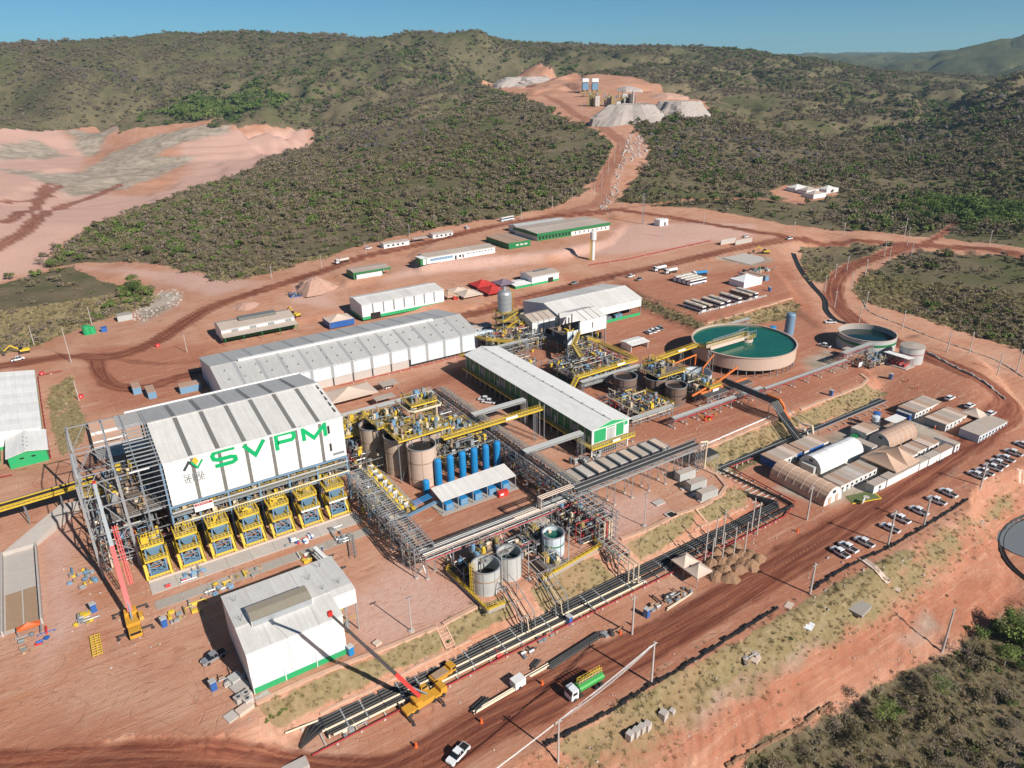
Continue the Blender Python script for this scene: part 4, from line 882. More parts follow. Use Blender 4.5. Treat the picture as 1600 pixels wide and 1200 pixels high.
# process shed with open front and the small hall beside it
t = thing('reagent_building', (183.0, 230, 0), 0, 'tall open-sided shed with grey-striped roof above the yellow platforms', 'building')
W_, D_ = 14.5, 15.0
for k in range(4):
 a, b = W_ * k / 4, W_ * (k + 1) / 4
 for (y0_, z0_, y1_, z1_) in ((-.3, 15.0, 7.5, 17.2), (15.3, 15.0, 7.5, 17.2)):
  MB().add([(a + .2, y0_, z0_), (b - .2, y0_, z0_), (b - .2, y1_, z1_), (a + .2, y1_, z1_)], [(0, 1, 2, 3)]).build('roof_panel', 'roof_light', t)
  if k < 3: MB().add([(b - .2, y0_, z0_ - .03), (b + .2, y0_, z0_ - .03), (b + .2, y1_, z1_ - .03), (b - .2, y1_, z1_ - .03)], [(0, 1, 2, 3)]).build('skylight', 'skylight', t)
MB().box(0, -.1, 9.2, W_, .1, 14.9).build('wall', 'roof_white', t); MB().box(W_ - .2, .15, 9.2, W_, D_, 14.9).build('wall', 'white_paint', t)
MB().box(6.6, -.16, 11, 7.1, -.11, 13.5).build('louvre', 'hole_dark', t)
MB().box(-6.5, .2, 5.5, -.8, .4, 11.5).build('wall', 'wall_pale', t); MB().box(-3.9, .1, 5.5, -3.4, .18, 11.5).build('translucent_strip', 'skylight', t)
for x in (-6.4, -.3, 7, W_ - .2):
 for y in (0.2, 7.5, D_ - .2): MB().box(x - .2, y - .2, 0, x + .2, y + .2, 14.9 if x > -1 else 5.4).build('column', 'steel_grey', t)
for z in (4.5, 9): MB().box(-6.3, .5, z, W_ - .3, D_ - .3, z + .2).build('floor_deck', 'deck', t)
for z in (0, 4.7, 9.2):
 for k in range(16):
  mb = MB(); x = rr_.uniform(-5, 13.5); y = rr_.uniform(.6, 10); h_ = rr_.uniform(.8, 3); mb.cbox(x, y, z + h_ / 2, rr_.uniform(.6, 1.8), rr_.uniform(.6, 1.6), h_); mb.tube((x, y, z + h_), (x + rr_.uniform(-2, 2), y, z + h_ + .8), .15, 6); mb.build('machine', rr_.choice(MACH), t)
mb = MB()
for k in range(3): mb.tube((-6.3 + 6.6 * k, 0, 0), (-6.3 + 6.6 * (k + 1), 0, 4.5), .1, 4); mb.tube((-6.3 + 6.6 * (k + 1), 0, 0), (-6.3 + 6.6 * k, 0, 4.5), .1, 4)
mb.build('brace', 'steel_grey', t)
t, LX, W_ = shed('reagent_store', 'small white hall with three brown roof strips next to the silo', 'building', 176.3, 256.2, 189.0, 268, 0, 9.0, 10.8, roof='roof_dusty', wall='white_paint', bays=4, sky='skylight', sky_w=.5, walls='fblr', sky_front='logo_grey')
MB().box(7.5, -.05, 0, 11, .0, 4.2).build('doorway', 'hole_dark', t)
t, LX, W_ = shed('control_cabin', 'grey-roofed cabin just left of the silo', 'cabin', 158, 278, 168, 283, 0, 3.2, 3.5, roof='roof_dusty', wall='tank_white', bays=1)
for k in range(3): MB().box(1.5 + k * 3, -.06, 1.2, 2.6 + k * 3, -.0, 2.3).build('window', 'glass_dark', t)
t, LX, W_ = shed('control_cabin', 'low pale lean-to at the foot of the silo', 'shelter', 152, 268, 165, 275, 0, 2.8, 3.4, roof='wall_pale', wall='tank_white', bays=1, walls='bl')
t, LX, W_ = shed('pump_shelter', 'small white flat shelter between platforms and parked cars', 'shelter', 203, 219, 213, 226, 0, 3.2, 3.6, roof='roof_white', wall='white_paint', bays=1, walls='lr')
g = G(738, 512); t, LX, W_ = shed('store_box', 'pale domed store right end of the long grey hall', 'store', 150.5, 272, 157, 280, 0, 3.5, 4.2, roof='concrete_pale', wall='concrete_pale', bays=1)
# ------------------------------------------------------------ racks, tanks, platforms
R3 = random.Random(31)
def lattice(mb, a, b, w, r=.06, step=1.4, up=(0, 0, 1)):
 """four-chord latticed member"""
 a = Vector(a); b = Vector(b); d = (b - a); n = max(1, int(d.length / step)); d.normalize()
 u = d.orthogonal().normalized()
 if abs(d.z) > .9: u = Vector((1, 0, 0))
 v = d.cross(u).normalized(); C4 = [u * (w / 2) + v * (w / 2), u * (w / 2) - v * (w / 2), -u * (w / 2) - v * (w / 2), -u * (w / 2) + v * (w / 2)]
 for c in C4: mb.tube(a + c, b + c, r, 4, caps=False)
 for k in range(n):
  p = a.lerp(b, k / n); q = a.lerp(b, (k + 1) / n)
  for i in range(4): mb.tube(p + C4[i], q + C4[(i + 1) % 4], r * .6, 3, caps=False)
 return mb
def rack(name, label, x0, y0, x1, y1, z, along, pipes=(), step=6.0, tiers=1, tier_h=1.6, m='steel_galv', truss=True, z0=None, cross=1.5, legs=True, lat=False, cat='pipe rack', group=None, under=()):
 """steel trestle carrying pipes: along 'x' or 'y'. z = level of its top beam"""
 L_ = (x1 - x0) if along == 'x' else (y1 - y0); W = (y1 - y0) if along == 'x' else (x1 - x0)
 t = thing(name, (x0, y0, 0), 0, label, cat, group)
 P = (lambda s, w, h: (s, w, h)) if along == 'x' else (lambda s, w, h: (w, s, h))
 n = max(1, round(L_ / step))
 for k in range(n + 1):
  s = L_ * k / n; X, Y = (x0 + s, y0) if along == 'x' else (x0, y0 + s); zb = float(zat(X, Y)) if z0 is None else z0
  if legs:
   for w in (0, W):
    mb = MB()
    if lat: lattice(mb, P(s, w, zb), P(s, w, z), .8, .07)
    else: mb.tube(P(s, w, zb), P(s, w, z), .17, 4)
    mb.build('column', m, t)
    MB().cbox(*P(s, w, zb + .12), .8, .8, .3).build('footing', 'concrete_pale', t)
   mb = MB()
   if z - zb > 3: mb.tube(P(s, 0, zb + .6), P(s, W, z - 1.2), .06, 4).tube(P(s, W, zb + .6), P(s, 0, z - 1.2), .06, 4)
   for j in range(tiers): mb.tube(P(s, 0, z - j * tier_h), P(s, W, z - j * tier_h), .14, 4)
   mb.build('cross_frame', m, t)
 for j in range(tiers + (1 if truss else 0)):
  for w in (0, W): MB().tube(P(0, w, z - j * tier_h), P(L_, w, z - j * tier_h), .12, 4).build('side_beam', m, t)
 if truss:
  mb = MB(); q = max(1, round(L_ / 2.2))
  for w in (0, W):
   for k in range(q):
    a, b = L_ * k / q, L_ * (k + 1) / q
    mb.tube(P(a, w, z), P(b, w, z - tier_h), .06, 3, caps=False) if k % 2 else mb.tube(P(a, w, z - tier_h), P(b, w, z), .06, 3, caps=False)
    mb.tube(P(a, w, z), P(a, w, z - tier_h), .06, 3, caps=False)
  mb.build('truss_web', m, t)['kind'] = 'stuff'
 mb = MB(); q = max(1, round(L_ / cross))
 for k in range(q + 1): s = L_ * k / q; mb.tube(P(s, 0, z), P(s, W, z), .08, 4)
 o = mb.build('cross_beams', m, t); o['kind'] = 'stuff'
 for (w, h, r, pm) in pipes: MB().tube(P(-.3, w, z + h), P(L_ + .3, w, z + h), r, 8).build('pipe', pm, t)
 return t
def many(ws, h, r, m): return [(w, h, r, m) for w in ws]
rack('pipe_rack', 'open grey ladder-like rack running from the lettered building to the white twin pipes', 57.4, 134.2, 62.6, 178, 8.6, 'y', many((.5, 1.1), -.9, .14, 'pipe_grey') + many((4.3, 4.8), -.9, .16, 'pipe_black') + [(2.2, -.6, .1, 'pipe_cream')], tiers=2, cross=1.1, step=7)
MB()
rack('pipe_rack', 'long dark rack crossing between the tanks and the stilted green building', 104.2, 136, 109.8, 216, 8.4, 'y', many((.5, 1.0, 1.5, 2.0), .2, .14, 'pipe_black') + many((3.2, 3.8), .25, .18, 'pipe_grey') + many((4.6, 5.1), .2, .12, 'pipe_cream') + many((1.2, 2.6, 4), -1.5, .16, 'pipe_black'), tiers=2, cross=1.6, step=6)
rack('pipe_rack', 'grey rack along the platform at the faded beige canopy', 62, 213.2, 104, 216.2, 8.4, 'x', many((.4, .9, 1.5, 2.1, 2.6), .22, .2, 'pipe_grey'), tiers=1, cross=2, step=8)
rack('pipe_rack', 'low rack of pale and black pipes with a crimson pipe before the blue shed', 59.5, 132.4, 104.5, 136.2, 6.6, 'x', [(.3, .25, .14, 'canvas_beige'), (.9, .25, .14, 'roof_white'), (1.6, .2, .14, 'pipe_black'), (2.1, .25, .16, 'pipe_grey'), (2.8, .2, .16, 'pipe_grey'), (3.4, .2, .14, 'pipe_black'), (-.1, -1.3, .16, 'pipe_red'), (.5, -1.2, .14, 'pipe_grey')], tiers=2, cross=2.2, step=7.5, truss=False)
t = thing('pipe_loop', (94, 132.5, 0), 0, 'upright bend of three white pipes at the right end of the low rack', 'pipes')
for k in range(3): MB().path([(-8, .4 + k * .75, 6.9), (0, .4 + k * .75, 6.9), (0, .4 + k * .75, 10.2), (11, .4 + k * .75, 10.2)], .15).build('pipe', 'canvas_beige', t)
for x in (.5, 5, 10): MB().tube((x, .2, 0), (x, .2, 10), .13, 4).tube((x, 2.2, 0), (x, 2.2, 10), .13, 4).tube((x, .2, 9.9), (x, 2.2, 9.9), .1, 4).build('support', 'steel_galv', t)
rack('pipe_rack', 'open-topped grey truss rack dropping toward the grass slope', 103, 121.0, 108.6, 136, 8.6, 'y', many((.6, 1.2), -2.2, .16, 'pipe_cream') + many((4.2, 4.9), -2.2, .14, 'pipe_black') + [(.2, -3, .14, 'pipe_red')], tiers=3, cross=1.9, step=3.7)
t = thing('pipe_drop', (103, 119.4, 0), 0, 'tall latticed end frame with four cream pipes dropping at the slope', 'steel frame')
for x in (0, 5.6): MB().tube((x, 0, 0), (x, 0, 8.6), .17, 4).tube((x, 1.6, 0), (x, 1.6, 8.6), .17, 4).build('column', 'steel_galv', t)
mb = MB()
for k in range(5):
 z = 1.2 + k * 1.85; mb.tube((0, 0, z), (5.6, 0, z), .1, 4).tube((5.6, 0, z), (5.6, 1.6, z), .1, 4).tube((0, 0, z), (0, 1.6, z), .1, 4).tube((5.6, -1.4, z), (5.6, 0, z), .08, 4).tube((3, -1.4, z), (5.6, -1.4, z), .08, 4)
mb.build('cross_frame', 'steel_galv', t)
for k in range(4): MB().path([(1.3 + k * .8, 3, 6.6), (1.3 + k * .8, -.5, 6.6), (1.3 + k * .8, -.5, .5), (1.3 + k * .8, -2.5, .5)], .15).build('pipe', 'pipe_cream' if k != 1 else 'pipe_red', t)
rack('pipe_rack', 'lower grey truss rack on the grass slope above the cream bends', 102, 110.6, 105.6, 119.0, 2.6, 'y', many((.6, 1.3), -1.0, .16, 'pipe_cream') + many((2.4, 3.0), -1.0, .14, 'pipe_black'), tiers=2, cross=1.4, step=3.6)
t = thing('pipe_bend', (102, 108.5, -4.9), 0, 'three cream pipes bending down from the lower truss to the ground pipeline', 'pipes')
for k in range(3): MB().path([(.8 + k * 1.1, 4, 6.2), (.8 + k * 1.1, -1 - k * .6, 6.2), (.8 + k * 1.1, -1 - k * .6, .6), (5 + k * .5, -1 - k * .6, .6)], .17).build('pipe', 'pipe_cream', t)
rack('pipe_bridge', 'wide black-pipe bridge on tall trestles past the row of container cabins', 105.5, 131.6, 151.6, 134.8, 9.0, 'x', many([.3, .9, 2.1, 2.7], .25, .2, 'pipe_black') + many([1.5, 3.1], .2, .12, 'pipe_grey'), tiers=1, cross=1.2, step=6.6, truss=True, tier_h=1.0, cat='pipe bridge')
t = thing('cable_tray', (104, 130.9, 8.1), 0, 'pale flat cable tray hung along the near side of the black-pipe bridge', 'cable tray'); MB().box(0, 0, 0, 46, .7, .12).build('tray', 'steel_galv', t); MB().box(0, -.06, -.1, 46, 0, .35).build('edge', 'pipe_grey', t)
lt = MB()
for x in (151.6, 154): lattice(lt, (x, 131.6, 0), (x, 131.6, 9), .9, .08); lattice(lt, (x, 136, 0), (x, 136, 9), .9, .08)
t = thing('lattice_tower', (0, 0, 0), 0, 'latticed end tower with cream corner pipe at the right end of the black-pipe bridge', 'tower'); lt.build('lattice', 'steel_galv', t)
MB().path([(152.5, 132, 9.6), (154.6, 131.2, 9.6), (154.6, 131.2, -1.5)], .28).build('pipe', 'pipe_cream', t)
rack('pipe_rack', 'short dark step-down rack between the black-pipe bridge and the ground pipeline', 154.8, 131.2, 160.5, 135.4, 3.4, 'x', many([.4 + .5 * k for k in range(8)], .25, .2, 'pipe_black'), cross=1.2, step=5, tier_h=.8)
for (nm, lab, xa, xb, y, z) in (('pipe_rack', 'grey pipe rack spanning to the south part of the stilted building', 106, 127.4, 157.2, 9.0), ('pipe_rack', 'grey pipe rack spanning to the middle of the stilted building', 106, 126.5, 188, 9.0)):
 rack(nm, lab, xa, y, xb, y + 2.4, z, 'x', many((.3, .8, 1.3, 1.8, 2.2), .25, .2, 'pipe_grey') + many((.6, 1.6), -.6, .2, 'pipe_grey'), step=20, cross=2.5, truss=False, lat=True)
rack('pipe_rack', 'grey truss rack from the stilted building toward the small thickener tanks', 148.3, 157.2, 166.4, 159.4, 7.8, 'x', many((.4, 1.1, 1.8), .22, .2, 'pipe_grey') + [(.8, -.9, .2, 'pipe_cream')], step=18, cross=2.0, tier_h=1.6)
rack('pipe_rack', 'low grey pipe rack with a crimson pipe passing under the big thickener', 166.6, 156.2, 212, 158.2, 3.4, 'x', many((.4, 1.0, 1.6), .22, .2, 'pipe_grey') + [(-.1, -.8, .12, 'pipe_red'), (.5, -.9, .12, 'pipe_red')], step=6, cross=3, truss=False)
rack('pipe_rack', 'low grey and crimson pipe rack from the thickener to the fire pumps', 212.5, 155.0, 262, 156.6, 3.4, 'x', many((.4, 1.0), .22, .2, 'pipe_grey') + [(-.1, -.6, .14, 'pipe_red')], step=8, cross=4, truss=False)
# yellow walkways
def walkway(label, pts, w=1.6, legs=(), name='walkway', sign=None, group=None):
 t = thing(name, (0, 0, 0), 0, label, 'walkway', group); P = [Vector(p) for p in pts]
 for a, b in zip(P[:-1], P[1:]):
  d = (b - a).normalized(); n = Vector((-d.y, d.x, 0)).normalized() * (w / 2)
  MB().beam(a, b, w, .12).build('grating', 'yellow_grate', t)
  for s in (1, -1):
   MB().beam(a + n * s - Vector((0, 0, .1)), b + n * s - Vector((0, 0, .1)), .1, .35).build('stringer', 'yellow_paint', t)
   mb = MB().rail([a + n * s, b + n * s], 1.15, .045, 1.2); mb.beam(a + n * s + Vector((0, 0, .2)), b + n * s + Vector((0, 0, .2)), .04, .2); mb.build('railing', 'yellow_paint', t)
 for (x, y, z) in legs:
  zb = float(zat(x, y)); mb = MB(); lattice(mb, (x, y, zb), (x, y, z), .9, .08); mb.build('lattice_leg', 'steel_galv', t)
 if sign: MB().box(*sign).build('sign_board', 'sign_white', t)
 return t
walkway('yellow footbridge from the tall tanks to the stilted building', [(88, 176.6, 11), (125.3, 176.6, 11)], 1.8, [(122.5, 176.6, 10.9), (106, 176.6, 10.9)], 'footbridge', (110.5, 175.6, 11.1, 115, 175.68, 11.9))
MB()
t = thing('steel_post', (125.2, 175.2, 0), 0, 'tall grey post pair at the right end of the yellow footbridge', 'post'); MB().tube((0, 0, 0), (0, 0, 13), .16, 4).tube((0, 2.6, 0), (0, 2.6, 13), .16, 4).build('post', 'steel_galv', t)
walkway('yellow walkway looping round the reagent platform', [(150.5, 195.6, 1.5), (156.5, 197.6, 7), (187, 198.4, 7), (187.5, 222, 7), (184, 226, 8.5)], 1.6, [(160.6, 199.6, 6.8), (170.5, 197, 6.8)], sign=(176, 197.3, 7.2, 180, 197.38, 8.0))
walkway('yellow stair and landing at the near corner of the tall open-sided shed', [(173, 215, 4.5), (173.5, 222, 9), (180.5, 227.5, 11.5)], 1.6, [(173.2, 221, 8.8)])
walkway('yellow landing below the stair at the tall open-sided shed', [(176, 217, 4.5), (173.2, 212, 4.5), (176, 208, 3)], 1.4)
walkway('yellow walkway from the brown tanks up to the thickener bridge', [(190.5, 192.5, 7.8), (214.5, 192.5, 9), (215.5, 188, 9.2)], 1.8, [(191, 192.4, 7.6), (206, 192.4, 8)], sign=(203, 191.5, 8.8, 207, 191.56, 9.5))
walkway('yellow walkway along the far end of the white-roofed stilted building', [(133.5, 247, 5.5), (137.5, 240, 5.5), (146, 233.5, 5.5)], 1.6)
walkway('yellow walkway with stair beside the hall end near the silo', [(148, 262, 7), (150.5, 253, 7), (160, 241, 7)], 1.6, [(150.5, 253, 6.8)])
walkway('yellow platform edge at the left of the tall tanks', [(60.5, 207, 9), (79, 207, 9), (82, 200, 11)], 2.0)
rack('conveyor_gallery', 'covered grey pipe gallery between the silo and the white-roofed stilted building', 139, 240.6, 163, 243, 7.5, 'x', many((.5, 1.2, 1.9), .2, .2, 'pipe_grey'), step=24, cross=1.4, tier_h=1.8, lat=True)
rack('pipe_rack', 'grey pipe rack below the yellow walkway beside the reagent platform', 157, 194.6, 186, 196.8, 5.6, 'x', many((.4, .9, 1.4, 1.9), .22, .18, 'pipe_grey') + many((.4, 1.2), -1.4, .18, 'pipe_grey'), step=15, cross=2, lat=True)
rack('pipe_rack', 'pipe rack right of the small thickener tanks behind the white sign', 187, 160.5, 211, 164, 4.5, 'x', many((.5, 1.2, 1.9, 2.6), .22, .2, 'steel_dark') + [(3.2, .5, .45, 'pipe_orange')], step=6, cross=2)
t = thing('pipe', (0, 0, 0), 0, 'thick orange pipe leading from the brown tanks toward the thickener underflow', 'pipe'); MB().path([(182, 163.5, 5.4), (199, 165.8, 6.6), (213, 170, 7)], .42).build('barrel', 'pipe_orange', t)
t = thing('pipe', (0, 0, 0), 0, 'orange pipe rising into the small open grey tank', 'pipe'); MB().path([(202.5, 177.6, 4.5), (202.5, 177.6, 6.6), (212.5, 181.6, 8.6)], .28).build('barrel', 'pipe_orange', t)
t = thing('pipe', (0, 0, 0), 0, 'slim orange pipe on props behind the small open grey tank', 'pipe'); MB().path([(191, 186.5, 5), (195, 187.5, 6.4), (211, 189.5, 6.4), (211, 189.5, 2)], .3).build('barrel', 'pipe_orange', t)
for k in range(4): MB().tube((196 + k * 4, 187.7 + k * .5, 0), (196 + k * 4, 187.7 + k * .5, 6.2), .1, 4).build('prop', 'steel_grey', t)
# black and orange lines crossing the yard to the ground pipeline
t = thing('pipe_bridge', (0, 0, 0), 0, 'bridge of black pipes with one orange pipe from the thickener down the grass slope', 'pipe bridge')
for k in range(5):
 x = 199.2 + k * .75; MB().path([(x, 168 - k * .3, 6.2), (x, 142.5, 6.2), (x + .2, 139.5, 3.0), (x + .2, 137, .8), (x + .2, 131.2, -3.6), (x + .2, 129.6, -4.2)], .28).build('pipe', 'pipe_black', t)
MB().path([(203.4, 148, 6.3), (203.4, 142.4, 6.3), (203.4, 140.3, 4.4), (203.4, 140, 2.4), (203.4, 137.2, .6)], .5, 10).build('pipe', 'pipe_orange', t)
MB().path([(203.6, 133.5, -1.6), (204.2, 131.6, -1.2), (204.6, 130.6, -2.4), (204.6, 130.4, -4.2)], .5, 10).build('pipe', 'pipe_cream', t)
MB().path([(207.2, 134.5, -1), (208, 131.4, -.8), (208.3, 130.6, -4.3)], .4, 10).build('pipe', 'pipe_cream', t)
for y in (166, 159, 152, 143):
 MB().tube((198.8, y, 0), (198.8, y, 6), .16, 4).build('column', 'steel_galv', t); MB().tube((203.8, y, 0), (203.8, y, 6), .16, 4).build('column', 'steel_galv', t); MB().tube((198.6, y, 5.8), (204, y, 5.8), .14, 4).build('cross_beam', 'steel_galv', t)
for x in (198.6, 204.2): MB().path([(x, 168, 5.7), (x, 142, 5.7), (x, 129.5, -2.0), (x, 129.5, -4.6)], .15, 4).build('side_beam', 'steel_galv', t)
for x in (206, 209.6): MB().path([(x, 138, .4), (x, 130.2, -1.2), (x, 129.5, -4.8)], .12, 4).build('side_beam', 'steel_dark', t)
rack('pipe_rack', 'pipe rack with crimson bracing between the two thickener tanks', 262, 156.5, 282, 158.6, 5.8, 'x', many((.3, 1, 1.7), .22, .2, 'pipe_grey') + [(.5, -1.2, .16, 'pipe_red'), (1.5, -1.2, .16, 'pipe_red')], step=7, cross=2)

# --- tanks
def tank(name, label, x, y, r, h, m, z0=0, water=None, band=None, rim='steel_galv', n=40, wall=.12, cat='tank', group=None, ribs=0, bandm='steel_dark', level=.82):
 t = thing(name, (x, y, z0), 0, label, cat, group)
 b = MB().lathe([(r, 0), (r, h), (r - wall, h), (r - wall, .1 if water else h * .2)], n).lathe([(r - wall, h * level - .3), (.01, h * level - .3)], n)
 b.build('shell', m, t)
 MB().lathe([(r + .01, h - .12), (r + .14, h - .12), (r + .14, h + .06), (r - wall - .05, h + .06), (r - wall - .05, h - .1)], n).build('rim', rim, t)
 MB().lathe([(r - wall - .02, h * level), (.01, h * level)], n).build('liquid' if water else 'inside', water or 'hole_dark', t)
 for (z1, z2) in (band or ()): MB().lathe([(r + .015, z1), (r + .07, z1), (r + .07, z2), (r + .015, z2)], n).build('band', bandm, t)
 for k in range(ribs):
  a = 2 * PI * k / ribs + .1; MB().tube((math.cos(a) * (r + .05), math.sin(a) * (r + .05), 0), (math.cos(a) * (r + .05), math.sin(a) * (r + .05), h), .07, 4).build('rib', m, t)
 return t
# fit the big thickener from its rim seen in the picture
cx, cy = 236.2, 186.7
t = thing('thickener', (cx, cy, 0), 0, 'huge round tan thickener full of green water with a yellow bridge', 'thickener')
ZR = 8.4; ZB = 3.0; TR = 21.1
MB().lathe([(TR, ZB), (TR, ZR), (TR - .25, ZR), (TR - .25, ZR - 1.6)], 96).build('shell', 'tank_pink', t)
MB().lathe([(TR + .01, ZR - .1), (TR + .35, ZR - .1), (TR + .35, ZR + .12), (TR - .3, ZR + .12)], 96).build('rim', 'tank_pink', t)
MB().lathe([(TR - .26, ZR - .7), (.01, ZR - .7)], 96).build('water', 'water_green', t)
MB().lathe([(TR - .02, ZB), (2, .6), (.01, .6)], 96).build('cone_bottom', 'steel_dark', t)
for k in range(40):
 a = 2 * PI * k / 40; MB().box(-.15, -.15, 0, .15, .15, ZB + .1).build('leg', 'steel_grey', t).location = (math.cos(a) * (TR - .5), math.sin(a) * (TR - .5), 0)
for k in range(20):
 a = 2 * PI * (k + .5) / 20; MB().box(-.15, -.15, 0, .15, .15, 2.2).build('leg', 'steel_grey', t).location = (math.cos(a) * (TR - 7), math.sin(a) * (TR - 7), 0)
# half bridge from the rim to the centre drive
bx0 = -TR - .5; byr = -.2
br = MB().box(bx0, byr - 1.2, ZR + .5, 1.5, byr - 1.0, ZR + 2.0).box(bx0, byr + 1.0, ZR + .5, 1.5, byr + 1.2, ZR + 2.0); br.build('bridge_girder', 'canvas_beige', t)
MB().box(bx0, byr - 1.0, ZR + .6, 1.5, byr + 1.0, ZR + .7).build('bridge_deck', 'yellow_grate', t)
MB().rail([(bx0, byr - 1.15, ZR + 2.0), (1.5, byr - 1.15, ZR + 2.0)], 1.1, .06, 1.3).build('railing', 'yellow_paint', t); MB().rail([(bx0, byr + 1.15, ZR + 2.0), (1.5, byr + 1.15, ZR + 2.0)], 1.1, .06, 1.3).build('railing', 'yellow_paint', t)
MB().lathe([(2.6, ZR - 1), (2.6, ZR + .6), (2.4, ZR + .6), (2.4, ZR - 1)], 24, (1.5, byr, 0)).build('feed_well', 'canvas_beige', t)
MB().cbox(1.8, byr, ZR + 1.1, 5.5, 4.4, .3).build('drive_platform', 'yellow_grate', t)
MB().cbox(1.8, byr, ZR + 2.2, 1.6, 1.4, 1.8).cbox(3.2, byr + .5, ZR + 1.7, .8, .8, 1.0).build('drive', 'steel_grey', t)
MB().rail([(-1, byr - 2.2, ZR + 1.2), (4.5, byr - 2.2, ZR + 1.2), (4.5, byr + 2.2, ZR + 1.2), (-1, byr + 2.2, ZR + 1.2)], 1.2, .06, 1.1).build('railing', 'yellow_paint', t)
mb = MB()
for x in (-1, 1.8, 4.5):
 for y in (byr - 2.2, byr + 2.2): mb.tube((x, y, ZR + 1), (x, y, ZR + 4), .1, 4)
mb.tube((-1, byr - 2.2, ZR + 4), (4.5, byr - 2.2, ZR + 4), .1, 4).tube((-1, byr + 2.2, ZR + 4), (4.5, byr + 2.2, ZR + 4), .1, 4); lattice(mb, (-18, byr + 1.2, ZR + 3.2), (0, byr + 1.2, ZR + 3.6), .7, .06)
mb.build('frame', 'steel_galv', t)
MB().tube((-20, byr + 1.7, ZR + 2.6), (0, byr + 1.7, ZR + 2.8), .22, 8).build('feed_pipe', 'steel_galv', t)
lb = MB(); lattice(lb, (cx + bx0 - .6, cy + byr - 2.2, 0), (cx + bx0 - .6, cy + byr - 2.2, ZR + 1), 1.6, .12, 2); t2 = thing('lattice_tower', (0, 0, 0), 0, 'grey lattice tower holding the outer end of the thickener bridge', 'tower'); lb.build('lattice', 'steel_galv', t2)
mb = MB()
for k, ch in enumerate(((0, .9), (1.6, .5), (2.5, .5), (3.2, .9), (4.0, .5), (4.8, .9))):
 a = math.radians(-43 + k * 2.0); a2 = a + .02; r = TR + .04
 mb.add([(math.cos(a) * r, math.sin(a) * r, 5.3), (math.cos(a2) * r, math.sin(a2) * r, 5.3), (math.cos(a2) * r, math.sin(a2) * r, 5.3 + ch[1]), (math.cos(a) * r, math.sin(a) * r, 5.3 + ch[1])], [(0, 1, 2, 3)])
mb.build('faded_lettering', 'logo_grey', t)
t = tank('water_tank', 'second large round tank, cream with a dark green band, half full', 291.3, 165.5, 11.8, 6.4, 'tank_white', water='water_dark', band=[(3.6, 4.6)], bandm='green_dark', n=72, wall=.25, level=.62, rim='tank_pink')
MB().lathe([(11.52, 4.2), (11.52, 6.3)], 72).build('inner_stain', 'rock', t)
t = tank('water_tank', 'smaller white closed tank with a crimson ring beside the pump shelter', 289.9, 144.4, 4.6, 7.0, 'tank_white', band=[(4.2, 4.45)], bandm='pipe_red', n=40, level=.98); MB().lathe([(4.8, 7.1), (.01, 7.7)], 40).build('lid', 'roof_dusty', t)
t = thing('pump_shelter', (285.0, 140.3, 0), PI / 2, 'white flat roof over crimson fire pumps beside the small closed tank', 'shelter')
MB().add([(0, 0, 4.0), (12, 0, 4.0), (12, 7, 4.6), (0, 7, 4.6), (0, 0, 3.85), (12, 0, 3.85), (12, 7, 4.45), (0, 7, 4.45)], [(0, 1, 2, 3), (7, 6, 5, 4), (0, 4, 5, 1), (1, 5, 6, 2), (2, 6, 7, 3), (3, 7, 4, 0)]).build('roof', 'roof_white', t)
for x in (.3, 6, 11.7):
 for y in (.3, 6.7): MB().tube((x, y, 0), (x, y, 4), .1, 4).build('post', 'pipe_red', t)
MB().box(-.5, -1, 0, 12.5, 7.5, .25).build('slab', 'concrete_pale', t); t.scale = (.86, .74, 1)
for k in range(4): MB().tube((2 + k * 2.6, 1, 1), (2 + k * 2.6, 4.5, 1), .5, 8).cbox(2 + k * 2.6, 5.2, .9, 1.2, 1.2, 1.4).path([(2 + k * 2.6, 1, 1.2), (2 + k * 2.6, .2, 1.2), (2 + k * 2.6, .2, 2.4), (3 + k * 2.6, .2, 2.4)], .18).build('pump', 'pipe_red', t)
t = tank('mixing_tank', 'small open grey tank between the brown tanks and the thickener', 200.5, 178.5, 5.6, 5.2, 'wall_pale', band=None, n=40, level=.3)
